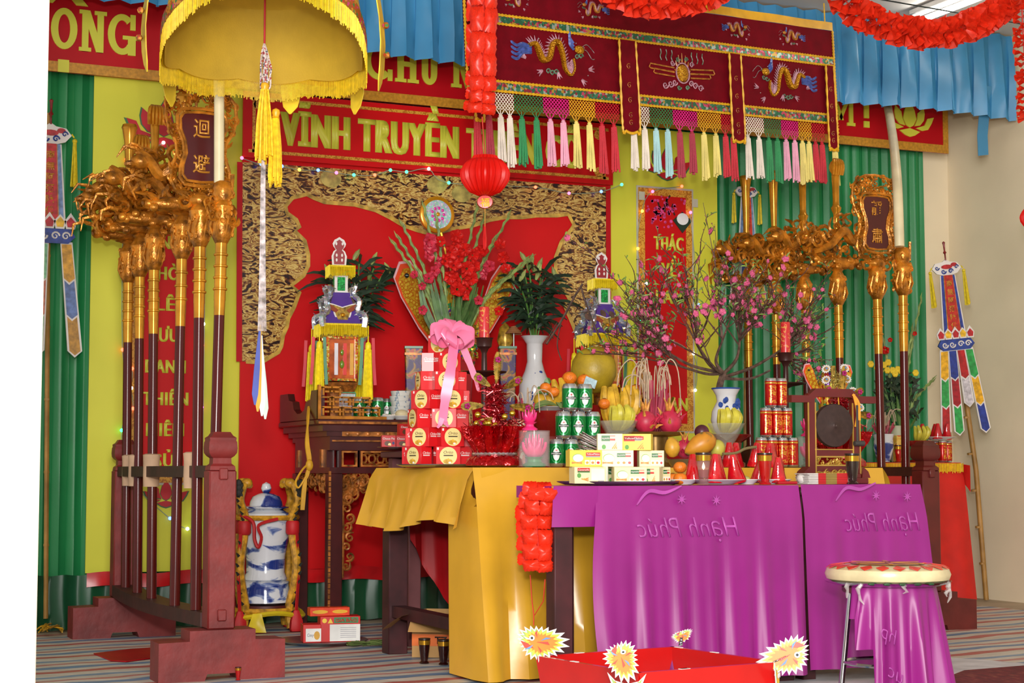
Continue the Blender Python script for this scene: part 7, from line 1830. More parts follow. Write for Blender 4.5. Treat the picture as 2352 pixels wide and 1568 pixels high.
# pink lotus lamp in its clear cylinder
PLOT = g_('pink_lotus', 'E8327E', rough=.35, var=.1)
def lotus_mesh(mb, c, r, h, n=8, layers=3, tip=.35):
    for L_ in range(layers):
        rr = r * (1 - .22 * L_)
        for k in range(n):
            a = 2 * pi * k / n + L_ * pi / n; ca, sa = cos(a), sin(a)
            def f(u, v):
                w_ = .42 * rr * sin(pi * (.12 + .86 * v) ** .8); q = rr * (.25 + .75 * sin(v * pi * .55)) * (1 - .12 * L_); z = h * (v ** 1.4) * (1 + .25 * L_)
                s_ = (u - .5) * 2 * w_; q2 = q - .25 * rr * (u - .5) ** 2 * 4 * .6
                return (c[0] + q2 * ca - s_ * sa, c[1] + q2 * sa + s_ * ca, c[2] + z)
            mb.grid(f, 4, 5)
def lotus_lamp(label, px, y, z0):
    t = thing('lotus_lamp', label, 'lamp', (X(px, y), y, z0))
    m = MB(); m.lathe([(.045, 0), (.05, .008), (.03, .02), (.028, .03), (.04, .04)], 24); put('green_base', m, g_('lotus_green', '1E7A3E', rough=.3), t)
    m = MB(); lotus_mesh(m, (0, 0, .035), .055, .065); put('lotus_flower', m, PLOT, t)
    m = MB(); m.lathe([(.064, .002), (.064, .142), (.062, .142), (.062, .004)], 32); put('clear_cylinder', m, g_('thin_clear_plastic', 'F0F2F2', rough=.04, alpha=.1, var=0, coat=.6), t)
    m = MB(); m.lathe([(0, .142), (.065, .142), (.065, .147), (0, .147)], 32); put('clear_lid', m, g_('thin_clear_plastic', 'F0F2F2'), t)
    s = thing('lotus_candle', 'small pink lotus candle standing on the lid of the ' + ('clear cylinder' if z0 < .9 and px < 1400 else 'far cylinder'), 'candle', (X(px, y) - .02, y, z0 + .1475))
    m = MB(); m.lathe([(.03, 0), (.033, .006), (.018, .016), (.016, .024), (.03, .034)], 16, ruf=lambda a, z: .08 * sin(8 * a)); put('foot', m, PLOT, s)
    m = MB(); lotus_mesh(m, (0, 0, .028), .032, .045, 7, 2); put('petals', m, PLOT, s)
lotus_lamp('pink lotus lamp inside a clear cylinder left of the green cans', 1227, 6.36, ZG)
# red and white gift packet behind the lotus candle
m = MB(); m.box((0, 0, .1), (.06, .025, .2), ch=.002); tag(put('paper_packet', m, tex_mat('packet_print', 'noise', [(0, 'C4452A'), (.45, 'C9552E'), (.5, 'DCCDB0'), (.65, 'E2D8C4')], scale=22, dist=1, rough=.5), loc=(X(1190, 6.62), 6.62, ZG), rot=(0, 0, -.3)), 'orange and cream printed packet behind the lotus candle', 'packet')

# ------------------------------------------------------------------ fruit stands and fruit
def stand(label, px, y, z0, h, r):
    m = MB(); m.lathe([(r * .7, 0), (r * .72, h * .08), (r * .5, h * .14), (r * .42, h * .3), (r * .52, h * .42), (r * .42, h * .55), (r * .55, h * .7), (r * .95, h * .9), (r, h), (r * .96, h), (r * .5, h * .86), (0, h * .86)], 30)
    return tag(put('fruit_stand', m, REDL, loc=(X(px, y), y, z0)), label, 'fruit stand')
def banana_hand(label, c, n, l, r, m_, spread=1.2, up=True, rz=0., cat='bananas', lean=0.):
    t = thing('banana_hand', label, cat, c, rz, rot=(lean, 0, rz)); rnd = random.Random(n)
    for k in range(n):
        a = -spread + 2 * spread * k / (n - 1); m = MB(); row = (k % 2) * .02
        b = Vector((.35 * l * sin(a), -.1 * l * cos(a) - row, 0)); ht = l * rnd.uniform(.9, 1.05)
        pts = spline([b * .35 + Vector((0, .0, ht * (1 if not up else 0) * .0)), b * .9 + Vector((0, -.02, ht * .3)), b * 1.15 + Vector((0, -.03, ht * .65)), b * 1.05 + Vector((0, -.015, ht * .95))], 4)
        n_ = len(pts); m.tube(pts, [r * (.45 + .55 * sin(pi * min(1, .12 + .88 * i / (n_ - 1)) ** .9)) + .001 for i in range(n_)], 7); put('banana', m, m_, t)
    m = MB(); m.sph((0, 0, .0), (.25 * l, .1 * l, .1 * l), 8, 6); put('crown', m, g_('banana_crown', '8A7A2E', rough=.6), t)
    return t
def orb(name, label, cat, c, r, m_, sz=1., group=None, stalk=None, rot=(0, 0, 0), prof=None):
    m = MB()
    if prof: m.lathe([(a * r, b * r) for a, b in prof], 24)
    else: m.sph((0, 0, 0), (r, r, r * sz), 20, 12)
    t = thing(name, label, cat, c, rot=rot, group=group); put('flesh', m, m_, t)
    if stalk: m = MB(); m.lathe([(.006, r * sz * .94), (.009, r * sz * 1.0), (.003, r * sz * 1.06)], 7); put('stalk', m, stalk, t)
    return t
STK = g_('fruit_stalk', '4A5A2A', rough=.7)
ys = 7.12
s1x = X(1262, ys); stand('red lacquer fruit stand behind the lotus lamp', 1262, ys, ZG, .255, .12)
z1 = ZG + .255
plate('white plate on the fruit stand under the small mixed fruit', (s1x, ys, z1), .115)
s2x = X(1395, ys); stand('red lacquer fruit stand under the pomelo and bananas', 1395, ys, ZG, .285, .12); z2 = ZG + .285
orb('pomelo', 'large yellow-green pomelo towering above the green cans', 'pomelo', (s2x - .04, ys + .06, Z(1377, 850, ys)), .107, g_('pomelo_skin', 'A88E1E', rough=.45, var=.12, vs=12, bump=.12, bs=90), prof=[(0, -1), (.4, -.95), (.75, -.7), (.97, -.25), (1, .05), (.93, .45), (.72, .78), (.4, 1.0), (.15, 1.06), (0, 1.06)])
banana_hand('large hand of ripe bananas leaning before the pomelo', (s2x + .0, ys - .1, Z(1400, 985, ys)), 7, .21, .025, YFRUIT, 1.35)
banana_hand('ripe bananas on the plate right of the red cans', (s1x + .03, ys + .02, z1 + .01), 3, .15, .02, YFRUIT, .4, rz=.2)
for i, (px, py, y, r, lab) in enumerate(((1253, 890, ys - .08, .026, 'left of the pair beside the leaves on the fruit stand'), (1272, 900, ys - .1, .026, 'right of the pair beside the leaves on the fruit stand'), (1308, 868, ys, .034, 'with leaf above the left top can'), (1342, 874, ys, .034, 'above the right top can'), (1438, 912, ys - .14, .026, 'beside the large bananas'), (1388, 927, ys - .16, .028, 'between the cans and the green bananas'), (1460, 896, ys - .1, .03, 'right of the large bananas'), (1398, 930, ys - .15, .02, 'small, at the foot of the large bananas'))):
    orb('tangerine', 'orange tangerine ' + lab, 'tangerine', P(px, py, y=y), r, TANG, .88, 'tangerines on the fruit stands', STK)
for i, (px, py, r) in enumerate(((1240, 918, .03), (1262, 920, .03), (1295, 905, .035), (1320, 905, .035))):
    orb('yellow_guava', 'yellow-green fruit on the stand, %s of four' % ORD[i], 'fruit', P(px, py, y=ys), r, YFRUIT, .95, 'yellow fruit on the stand', STK)
m = MB(); rnd = random.Random(5)
for k in range(9): a = rnd.uniform(2.8, 6.6); leafmesh(m, (s1x + .0, ys - .1, z1 + .02), (s1x + .13 * cos(a), ys - .12 + .04 * sin(a), z1 + .02 + rnd.uniform(-.02, .02)), .04, (0, 0, .02), 4, (0, -.5, 1))
tag(put('fruit_leaves', m, g_('pale_leaf', '7E9A5A', rough=.5, var=.2)), 'pale green leaves lying round the plate on the fruit stand', 'leaves')
m = MB(); m.box((0, 0, 0), (.06, .002, .04), rot=Matrix.Rotation(.35, 3, 'Y')); tag(put('banknote', m, g_('banknote_blue', 'A8C4CE', rough=.6, var=.15, vs=60), loc=P(1356, 878, y=ys - .13)), 'pale blue banknote tucked among the fruit before the pomelo', 'banknote')
m = MB()
for (a, b, w_) in (((0, 0, .11), (-.03, -.01, .06), .05), ((.02, 0, .1), (.05, -.02, .055), .045), ((.01, 0, .13), (.045, 0, .14), .035)): leafmesh(m, a, b, w_, (0, -.01, .01), 4)
m.tube([(0, 0, 0), (.01, 0, .13)], .003, 4); tag(put('leaf_sprig', m, LEAF, loc=(X(1240, 7.6), 7.57, ZM + .19)), 'sprig of round green leaves before the top red can', 'leaves')
# clear footed bowls with small bananas
CGL = g_('bowl_glass', 'C9CDBE', rough=.05, alpha=.2, var=.1, coat=.5)
def glass_bowl(label, px, y, rim, bl):
    zr = Z(px, rim, y) - ZG; t = thing('glass_bowl', label, 'bowl', (X(px, y), y, ZG)); r = .085
    m = MB(); m.lathe([(.05, 0), (.052, .006), (.02, .02), (.018, zr * .4), (.035, zr * .55), (.06, zr * .75), (r, zr), (r * .97, zr), (.055, zr * .77), (.0, zr * .6)], 30, ruf=lambda a, z: .05 * sin(14 * a) * (1 if z > zr * .9 else .2)); put('glass', m, CGL, t)
    banana_hand(bl, (X(px, y), y + .01, ZG + zr * .84), 9, .1, .02, GBAN, 2.0)
glass_bowl('clear footed glass bowl behind the biscuit tray', 1421, 6.62, 966, 'hand of short green-yellow bananas in the left glass bowl')
glass_bowl('clear footed glass bowl below the blossom vase', 1668, 6.72, 972, 'hand of short yellow bananas in the right glass bowl')
# metal pedestal dish with dragon fruit, incense behind
yd = 6.62; zd = Z(1505, 993, yd)
m = MB(); m.lathe([(.07, 0), (.075, .02), (.05, .04), (.055, zd - ZG - .02), (.12, zd - ZG - .012), (.128, zd - ZG), (.124, zd - ZG + .002), (0, zd - ZG - .006)], 36); tag(put('pedestal_dish', m, g_('brass_brown', '8A6A34', rough=.3, metal=.6, var=.2), loc=(X(1505, yd), yd, ZG)), 'brassy pedestal dish under the dragon fruit', 'dish')
DRF = g_('dragonfruit_pink', 'C02848', rough=.45, var=.15, vs=20); DRT = g_('dragonfruit_tip', 'C98A3A', rough=.5, var=.3, vs=30)
def dragonfruit(label, c, r, seed, crown=1.):
    rnd = random.Random(seed); t = thing('dragon_fruit', label, 'dragon fruit', c, group='dragon fruits')
    m = MB(); m.sph((0, 0, r * .95), (r, r, r * 1.0), 18, 12); put('flesh', m, DRF, t)
    for k in range(16):
        a = rnd.uniform(0, 6.28); e = rnd.uniform(-.5, .9); o = Vector((cos(a) * cos(e), sin(a) * cos(e), sin(e))); p = o * r * .95 + Vector((0, 0, r * .95)); q = (o + Vector((0, 0, .9))).normalized()
        m = MB(); m.tube([p, p + q * r * .35, p + q * r * .6 + o * r * .15], [r * .17, r * .1, .001], 5); put('scale', m, DRF if k % 3 else DRT, t)
    for k in range(6):
        a = 2 * pi * k / 6; m = MB(); b = Vector((.12 * r * cos(a), .12 * r * sin(a), r * 1.85)); m.tube([b, b + Vector((.2 * r * cos(a), .2 * r * sin(a), r * .7 * crown)), b + Vector((.45 * r * cos(a), .45 * r * sin(a), r * 1.15 * crown))], [r * .16, r * .11, .001], 5); put('crown_leaf', m, DRT, t)
dragonfruit('dragon fruit on the left of the pedestal dish', (X(1478, yd), yd - .02, zd - .004), .05, 1)
dragonfruit('dragon fruit on the right of the pedestal dish', (X(1533, yd), yd - .02, zd - .004), .052, 2)
dragonfruit('smaller dragon fruit tucked behind the papaya', (X(1572, 6.45), 6.45, .868), .04, 3, .8)
def incense(label, c, zt, n, seed, pot=True, pr=.06, ph=.1, m_=None):
    rnd = random.Random(seed); t = thing('incense_burner', label, 'incense burner', c)
    m = MB(); m.lathe([(pr * .6, 0), (pr * .65, .01), (pr, ph * .5), (pr * .95, ph * .85), (pr * 1.08, ph), (pr * .95, ph), (0, ph * .9)], 24); put('bowl', m, m_ or PORC, t)
    m = MB()
    for k in range(n): a = rnd.uniform(0, 6.28); r = pr * .5 * rnd.random(); e = .16 * rnd.random(); m.tube([(r * cos(a), r * sin(a), ph * .8), (r * cos(a) + e * .35 * cos(a), r * sin(a) + e * .3 * sin(a), zt * rnd.uniform(.6, .82))], .0042, 4)
    put('pink_sticks', m, g_('incense_pink', 'A8344E', rough=.6, var=.2), t, kind='stuff')
    for k in range(n // 2):
        a = rnd.uniform(0, 6.28); r = pr * .4; e = rnd.uniform(.03, .13); b = Vector((r * cos(a) * 1.6, r * sin(a), zt * rnd.uniform(.5, .78))); o = Vector((cos(a), sin(a) * .6, 0))
        h = zt * rnd.uniform(.85, 1.02) - b.z
        m = MB(); m.tube(spline([b, b + o * e * .2 + Vector((0, 0, h * .7)), b + o * e * .55 + Vector((0, 0, h)), b + o * e * 1.0 + Vector((0, 0, h * .75)), b + o * e * 1.15 + Vector((0, 0, h * rnd.uniform(-.2, .4)))], 5), .0026, 5); put('ash_curl', m, g_('incense_ash', 'BFA98F', rough=.8, var=.12, vs=30), t)
    return t
yi = 6.95; incense('incense burner bristling with pink sticks and curled ash behind the dragon fruit', (X(1500, yi), yi, ZG + .0), Z(1500, 825, yi) - ZG, 44, 4, ph=.16, pr=.065)
incense('small incense bowl with curled ash beside the tinsel pot', (X(1207, 7.0), 7.0, ZG), Z(1207, 880, 7.0) - ZG, 16, 6, ph=.1, pr=.05)
# tray with papaya and mango at the front of the gold table
yt = 6.36; 
tr2 = thing('fruit_tray', 'steel tray carrying the papaya and mango', 'tray', (X(1590, yt), yt, ZG)); m = MB(); m.lathe([(0, 0), (.09, 0), (.11, .03), (.113, .032), (.108, .034), (.088, .006), (0, .006)], 36); put('dish', m, STEEL, tr2)
orb('papaya', 'big mottled orange papaya lying on the fruit tray', 'papaya', P(1610, 1020, y=yt), .046, tex_mat('papaya_skin', 'noise', [(0, '5A5A34'), (.36, '7A6A34'), (.42, 'C07E22'), (.6, 'CC8A26'), (1, 'D2962E')], scale=16, dist=.6, interp='LINEAR', rough=.4), rot=(0, R(62), -.25), prof=[(0, -1.75), (.3, -1.6), (.62, -1.1), (.92, -.4), (1.0, .15), (.95, .65), (.72, 1.15), (.35, 1.45), (0, 1.52)])
orb('mango', 'yellow mango standing left of the papaya', 'mango', P(1544, 1028, y=yt - .02), .033, g_('mango_skin', 'D09A2E', rough=.4, var=.1, vs=25), rot=(0, R(-8), 0), prof=[(0, -1.25), (.5, -1.1), (.9, -.5), (1, 0), (.85, .55), (.55, 1.05), (.25, 1.3), (0, 1.35)])
orb('mango', 'yellow-green mango peeping out right of the papaya', 'mango', P(1648, 1030, y=yt + .04), .034, g_('mango_green', 'B8B04A', rough=.4, var=.12), sz=1.15)
orb('plum', 'dark purple fruit behind the papaya', 'plum', P(1612, 992, y=yt + .08), .032, g_('plum_skin', '4A1A2A', rough=.4, var=.2))
m = MB(); m.tube(spline([P(1660, 1042, y=6.27), P(1690, 1040, y=6.27), P(1712, 1030, y=6.27), P(1737, 1026, y=6.27)], 6), .006, 7); tag(put('dry_stalk', m, g_('dry_stalk', '7A6A44', rough=.7)), 'dry brown stalk lying across the red cones', 'stalk')

# ------------------------------------------------------------------ peach blossom tree
def peach():
    y = 7.42; px = 1668; x = X(px, y); z0 = ZG; rnd = random.Random(21)
    zr = Z(px, 892, y) - z0
    zb = .16
    t0 = thing('lacquer_stand', 'dark red lotus-edged lacquer stand under the blossom vase', 'stand', (x, 7.2, z0))
    m = MB(); m.lathe([(.08, 0), (.085, .02), (.06, .04), (.07, zb - .04), (.11, zb - .012), (.115, zb)], 30, ruf=lambda a, z: .06 * sin(12 * a)); put('stand_body', m, REDL, t0)
    y = 7.2; x = X(px, y); zr = Z(px, 892, y) - z0
    t0.location = (x, y, z0)
    v = thing('flower_vase', 'white vase with blue scrolls holding the peach blossom', 'vase', (x, y, z0 + zb))
    h = zr - zb
    m = MB(); m.lathe([(.045, 0), (.06, .02), (.075, h * .3), (.07, h * .5), (.045, h * .72), (.05, h * .85), (.068, h * .985), (.07, h), (.066, h), (.042, h * .8), (0, h * .7)], 28); put('body', m, PORCW, v)
    m = MB(); m.lathe([(.0705, h - .004), (.072, h), (.0705, h + .003), (.068, h + .002)], 28); put('blue_rim', m, g_('cobalt_blue', '2A4C9A', rough=.2), v)
    m = MB()
    for k in range(14): a = rnd.uniform(-2.6, -.2); m.sph((.06 * cos(a), .06 * sin(a), h * rnd.uniform(.55, .8)), (.012, .006, .014), 6, 4)
    put('blue_scrolls', m, g_('cobalt_blue', '2A4C9A'), v)
    t = thing('peach_blossom_tree', 'bare peach tree with small pink blossoms spreading over the right of the table', 'tree', (x, y, z0 + zb + h * .75)); O = Vector((x, y, z0 + zb + h * .75))
    def tgt(px_, py_, dy): return P(px_, py_, y=y + dy) - O
    trunk = MB(); twigs = MB(); ends = []
    def limb(a, b, r0, r1, sag=0., n=6):
        a = Vector(a); b = Vector(b); mid = a.lerp(b, .5) + Vector((rnd.uniform(-.03, .03), rnd.uniform(-.03, .03), sag))
        p = spline([a, mid, b], n); m_ = trunk if r0 > .006 else twigs
        m_.tube(p, [r0 + (r1 - r0) * i / (len(p) - 1) for i in range(len(p))], 6 if r0 > .006 else 4); return p
    root = Vector((0, 0, -.05)); fork = tgt(1662, 855, 0)
    p = limb(root, fork, .02, .017)
    mains = [((1560, 840, -.05), .0095), ((1600, 790, .1), .009), ((1660, 780, -.06), .01), ((1700, 770, .08), .01), ((1770, 850, -.08), .009), ((1800, 800, .12), .01), ((1520, 800, .12), .01), ((1620, 820, -.12), .01)]
    tips = [(1342, 560), (1420, 700), (1445, 640), (1490, 600), (1500, 585), (1530, 610), (1565, 560), (1540, 575), (1600, 600), (1615, 465), (1640, 560), (1650, 620), (1700, 600), (1745, 620), (1790, 640), (1830, 640), (1890, 640), (1905, 700), (1900, 760), (1870, 830), (1850, 740), (1400, 760), (1370, 790), (1450, 720), (1480, 660), (1720, 650), (1760, 690), (1580, 640), (1430, 680), (1820, 690), (1680, 640), (1610, 560), (1450, 790), (1860, 860)]
    ml = []
    for (q, r) in mains:
        e = tgt(*q); path = limb(fork - Vector((0, 0, rnd.uniform(0, .03))), e, r, r * .55, -.02); ml.append(path)
    allp = [p_ for path in ml for p_ in path[4:]]
    long = []
    for (px_, py_) in tips:
        for rep in range(2 if py_ > 600 else 1):
            e = tgt(px_ + rnd.uniform(-12, 12) * rep, py_ + rnd.uniform(0, 40) * rep, rnd.uniform(-.22, .2))
            s_ = min(allp, key=lambda q: (q - e).length * rnd.uniform(.8, 1.25)); path = limb(s_, e, .0045, .0016, rnd.uniform(-.03, .02), 8); long.append(path)
    for k in range(520):
        path = rnd.choice(long); i = rnd.randrange(3, len(path) - 2); a = path[i]; d = (path[i + 1] - path[i]).normalized()
        e = a + (d * rnd.uniform(.4, 1.) + Vector((rnd.uniform(-.7, .7), rnd.uniform(-.7, .7), rnd.uniform(-.1, .8)))).normalized() * rnd.uniform(.05, .17)
        q = limb(a, e, .0028, .0011, 0, 4); ends.append(q)
    put('trunk', trunk, g_('peach_bark', '5A4438', rough=.8, var=.3, vs=40, bump=.4, bs=60), t); put('twigs', twigs, g_('peach_twig', '54382E', rough=.7, var=.3, vs=40), t, kind='stuff')
    lv = MB(); bd = MB(); PL = g_('peach_leaf', '6A8A3A', rough=.5, var=.3, vs=30)
    allq = long + ends
    for k in range(1000):
        q = rnd.choice(allq); i = rnd.randrange(len(q) // 2, len(q)); a = q[i]; leafmesh(lv, a, a + Vector((rnd.uniform(-1, 1), rnd.uniform(-1, 1), rnd.uniform(-.1, 1))).normalized() * rnd.uniform(.015, .045), .0075, (0, 0, .004), 3, (rnd.uniform(-.5, .5), -1, .3))
    for k in range(1300):
        q = rnd.choice(allq); a = q[rnd.randrange(1, len(q))]; bd.sph(a + Vector((rnd.uniform(-.004, .004), rnd.uniform(-.004, .004), rnd.uniform(-.004, .004))), .0036, 5, 4)
    put('leaves', lv, PL, t, kind='stuff'); put('buds', bd, g_('peach_bud', '8A4A54', rough=.6, var=.3, vs=50), t, kind='stuff')
    m = MB()
    for j in range(5):
        a = 2 * pi * j / 5; m.sph((.0075 * cos(a), -.003, .0075 * sin(a)), (.0075, .0035, .0075), 7, 4)
    m.sph((0, -.005, 0), .004, 6, 4); bm_ = m.mesh('blossom'); PB = g_('peach_pink', 'D25A86', rough=.5, var=.18, vs=60, tl=.1)
    bm_.materials.append(PB)
    for k in range(270):
        q = rnd.choice(allq); a = q[rnd.randrange(len(q) // 4, len(q))]
        o = bpy.data.objects.new('blossom', bm_); COL.objects.link(o); o.parent = t; o.location = a + Vector((rnd.uniform(-.006, .006), rnd.uniform(-.008, .004), rnd.uniform(-.006, .006))); o.rotation_euler = (rnd.uniform(-.8, .8), rnd.uniform(0, 6), rnd.uniform(-1, 1)); o.scale = (rnd.uniform(.7, 1.35),) * 3
    # loose branch reaching over to the lilies
    m = MB(); yb = 7.25; m.tube(spline([P(1255, 790, y=yb), P(1290, 735, y=yb), P(1320, 680, y=yb), P(1338, 652, y=yb)], 6), .006, 5); m.tube(spline([P(1335, 660, y=yb), P(1350, 710, y=yb), P(1375, 770, y=yb), P(1390, 800, y=yb)], 6), .005, 5); m.tube(spline([P(1290, 735, y=yb), P(1280, 790, y=yb), P(1290, 828, y=yb)], 6), .003, 4)
    for (a, b) in (((1280, 740), (1250, 790)), ((1310, 720), (1360, 715))): m.tube([P(*a, y=yb), P(*b, y=yb)], .002, 4)
    for (px_, py_) in ((1345, 720), (1380, 712), (1400, 715), (1390, 750)): q = P(px_, py_, y=yb); leafmesh(m, q, q + Vector((.02, -.01, -.03)), .03, (0, 0, 0), 4)
    tag(put('bare_branch', m, TWIG), 'bare crooked branch with a few round leaves left of the blossom tree', 'branch')
peach()
# ------------------------------------------------------------------ on the purple tables
# steel tray with wafer boxes
yb = 5.86; xb = X(1420, yb, 1100)
t = thing('serving_tray', 'wide steel tray under the wafer boxes at the left of the purple table', 'tray', (xb, yb, ZP)); m = MB(); m.lathe([(0, 0), (.21, 0), (.24, .01), (.243, .014), (.236, .013), (.2, .005), (0, .005)], 44, sy=.86); put('dish', m, STEEL, t)
WCR = g_('wafer_cream', 'E2D9A6', rough=.4, var=.03); WYE = g_('wafer_yellow', 'E8CE4A', rough=.4, var=.03); WOR = g_('wafer_orange', 'D98A3A', rough=.5, var=.2, vs=60); WGR = g_('wafer_green', '2A6A34', rough=.45); WRD = g_('wafer_red', 'C42A26', rough=.45); WGY = g_('wafer_grey', '9A949A', rough=.5)
def wafer(kind, label, c, rz, w_=.124):
    t = thing('wafer_box', label, 'box', c, rz, 'wafer boxes on the tray'); d, h = .062, .062
    base = WYE if 'y' in kind else WCR
    m = MB(); m.box((0, 0, h / 2), (w_, d, h), ch=.001); put('box_body', m, base, t); y0 = -d / 2
    def pr(nm, pts, m_, k=1, par=t): m = MB(); m.prism(pts, y0 - .0006 * k, y0 - .0006 * (k - 1)); return put(nm, m, m_, par)
    R_ = lambda a, b, c_, e: [(a, c_), (b, c_), (b, e), (a, e)]
    f = w_ / .124
    if 'b' in kind:   # back of the box
        pr('red_panel', R_(-.05, -.002, .046, .058), WRD); pr('green_panel', R_(-.05, -.002, .041, .046), WGR); text('lettering', 'Caramello', WHT, t, (-.026, y0 - .0006, .048), W=.042, H=.007, bold=.01, shear=.2, th=.0005)
        pr('white_panel', R_(.004, .056, .012, .055), g_('panel_pale', 'DCD4C8', rough=.5)); pr('bar_code', R_(.03, .054, .004, .011), WGY); pr('coconut', ell(.008, .009, 12, (-.044, .03)), g_('coconut_green', '5A9A4A')); 
        for k in range(3): pr('wafer_roll', [(-.036 + .008 * k, .016), (-.008, .008 + .006 * k), (-.006, .011 + .006 * k), (-.034 + .008 * k, .02)], WOR, 1 + k)
    elif 's' in kind:  # small front with rolls
        a = pr('name_panel', R_(-.042 * f, -.0 * f, .034, .055), WGR if 'y' not in kind else WRD); pr('flag_red', R_(0, .026 * f, .036, .043), WRD if 'y' not in kind else WGY); pr('flag_line', R_(0, .026 * f, .052, .0545), WRD)
        text('lettering', 'vegetable' if 'y' not in kind else 'YellowMelon', WHT, t, (-.021 * f if 'y' not in kind else -.005, y0 - .0006, .042), W=.038 * f if 'y' not in kind else .07, H=.007, bold=.012, th=.0005)
        if 'y' in kind: pr('name_panel_wide', R_(-.042, .034, .039, .053), WRD)
        pr('fruit_picture', ell(.008, .009, 12, (-.03 * f, .012)), g_('coconut_green', '5A9A4A'))
        for k in range(3): pr('wafer_roll', [(.008 * f + .01 * k * f, .006), (.03 * f, .028 - .008 * k), (.034 * f, .03 - .008 * k), (.014 * f + .01 * k * f, .004)], WOR, 1 + k)
    else:
        a = pr('bowl_picture', ell(.02 * f, .014, 18, (-.03 * f, .032)), g_('picture_white', 'E0DCD2', rough=.5)); pr('bowl_rim', ell(.0215 * f, .0155, 18, (-.031 * f, .033)), g_('picture_green', '8FB05A'), .5)
        for k in range(3): pr('wafer_roll', [(-.055 * f, .015 - .002 * k), (-.016 * f, .01 + .003 * k), (-.014 * f, .013 + .003 * k), (-.054 * f, .019 - .002 * k)], WOR, 1 + k)
        if 'y' in kind:
            pr('name_panel', R_(.0, .055 * f, .04, .053), WRD); pr('grey_panel', R_(.0, .055 * f, .035, .04), WGY); text('lettering', 'YellowMelon', WHT, t, (.0275 * f, y0 - .0006, .0435), W=.05 * f, H=.0075, bold=.012, th=.0005)
        else:
            pr('name_panel', R_(.0, .032 * f, .036, .051), WGR); pr('flag_red', R_(.032 * f, .052 * f, .0365, .043), WRD); pr('flag_line', R_(.032 * f, .052 * f, .049, .051), WRD); text('lettering', 'vegetable', WHT, t, (.016 * f, y0 - .0006, .0415), W=.03 * f, H=.006, bold=.012, th=.0005)
        for k in range(3):
            x = .002 * f + k * .021 * f; pr('picture_panel', R_(x - .009 * f + .003, x + .009 * f + .003, .008, .025), g_('picture_white', 'E0DCD2')); pr('picture_treat', ell(.006 * f, .005, 10, (x + .003, .015)), (OGO, WOR, WRD)[k], 2)
    return t
yw = 5.74
def W(px): return X(px, yw, 1100)
z_ = ZP + .0055
wafer('b', 'pale wafer box showing its back, bottom row left', (W(1355), yw + .02, z_), -.12)
wafer('f', 'cream wafer box with bowl picture, bottom row centre', (W(1445), yw + .0, z_), -.3)
wafer('s', 'cream wafer box turned left, bottom row right', (W(1508), yw + .035, z_), -.72, .07)
wafer('f', 'cream wafer box at the right end of the bottom row', (W(1536), yw + .09, z_), .35, .085)
wafer('yf', 'yellow wafer box with red name panel, middle row left', (W(1352), yw + .04, z_ + .0625), -.2)
wafer('f', 'cream wafer box with bowl picture, middle row centre', (W(1427), yw + .035, z_ + .0625), -.46)
wafer('f', 'cream wafer box with bowl picture, middle row right', (W(1512), yw + .06, z_ + .0625), -.36, .095)
wafer('s', 'cream wafer box with name panel, top row left', (W(1420), yw + .07, z_ + .125), -.42, .095)
wafer('ys', 'bright yellow wafer box tilted in the top row', (W(1481), yw + .07, z_ + .125), -.62)
wafer('s', 'cream wafer box at the back of the tray, hidden middle', (W(1450), yw + .15, z_), .1)
wafer('s', 'cream wafer box at the back of the middle row', (W(1450), yw + .14, z_ + .0625), .0)
m = MB(); m.lathe([(.011, 0), (.011, .06), (.009, .063), (.0, .063)], 12); tag(put('white_tube', m, g_('white_tube', 'DCE0D0', rough=.3), loc=(W(1399), yw + .03, z_)), 'small white tube between the two front wafer boxes', 'tube')
# fan of banknotes and orange lighter behind the boxes
m = MB(); rnd = random.Random(6)
for k in range(16): m.box((rnd.uniform(-.01, .01), 0, .004 * k), (.12, .06, .0016), rot=Matrix.Rotation(.25 + .02 * k, 3, 'Y') @ Matrix.Rotation(rnd.uniform(-.3, .3), 3, 'Z'))
tag(put('paper_bundle', m, tex_mat('votive_paper', 'noise', [(0, '8A2A3A'), (.42, 'B8A8A0'), (.6, 'CFC6BE'), (.75, 'A8344A')], scale=30, dist=1.5, stretch=(.4, 1, 3), rough=.5), loc=P(1365, 1045, y=6.14), rot=(0, 0, -.3)), 'bundle of white and red votive paper behind the wafer boxes', 'paper')
m = MB(); m.tube([P(1305, 1034, y=5.98), P(1350, 1048, y=5.98)], .006, 8); tag(put('orange_stick', m, g_('orange_plastic', 'E06A1E', rough=.35)), 'orange plastic stick lying over the yellow wafer box', 'stick')
# tangerines and plates of red cones
plate('white plate under the front cluster of red cones', (X(1645, 5.82), 5.82, ZP), .11)
plate('small white saucer at the left under the tangerines', (X(1568, 5.86), 5.86, ZP), .06)
plate('small white saucer under the pale fruit beside the cones', (X(1712, 5.83), 5.83, ZP), .05)
plate('white plate under the red cones behind the red glass lamp', (X(1773, 5.86), 5.86, ZP), .075)
for i, (px, py, yy, lab) in enumerate(((1562, 1073, 5.92, 'upper one at the corner of the wafer boxes'), (1562, 1099, 5.84, 'lower one at the corner of the wafer boxes'), (1584, 1100, 5.86, 'beside the red cones'), (1545, 1100, 5.9, 'half hidden by the wafer boxes'))):
    orb('tangerine', 'orange tangerine, ' + lab, 'tangerine', P(px, py, y=yy), .027, TANG, .85, 'tangerines on the purple table', STK)
orb('pale_fruit', 'pale green-yellow fruit lying on the saucer by the red cones', 'fruit', P(1712, 1101, y=5.83), .02, g_('pale_green_fruit', 'A8A860', rough=.5, var=.2), .7)
CONE = g_('red_cellophane', 'C00E1C', rough=.12, var=.12, vs=20, coat=.6, bump=.3, bs=40)
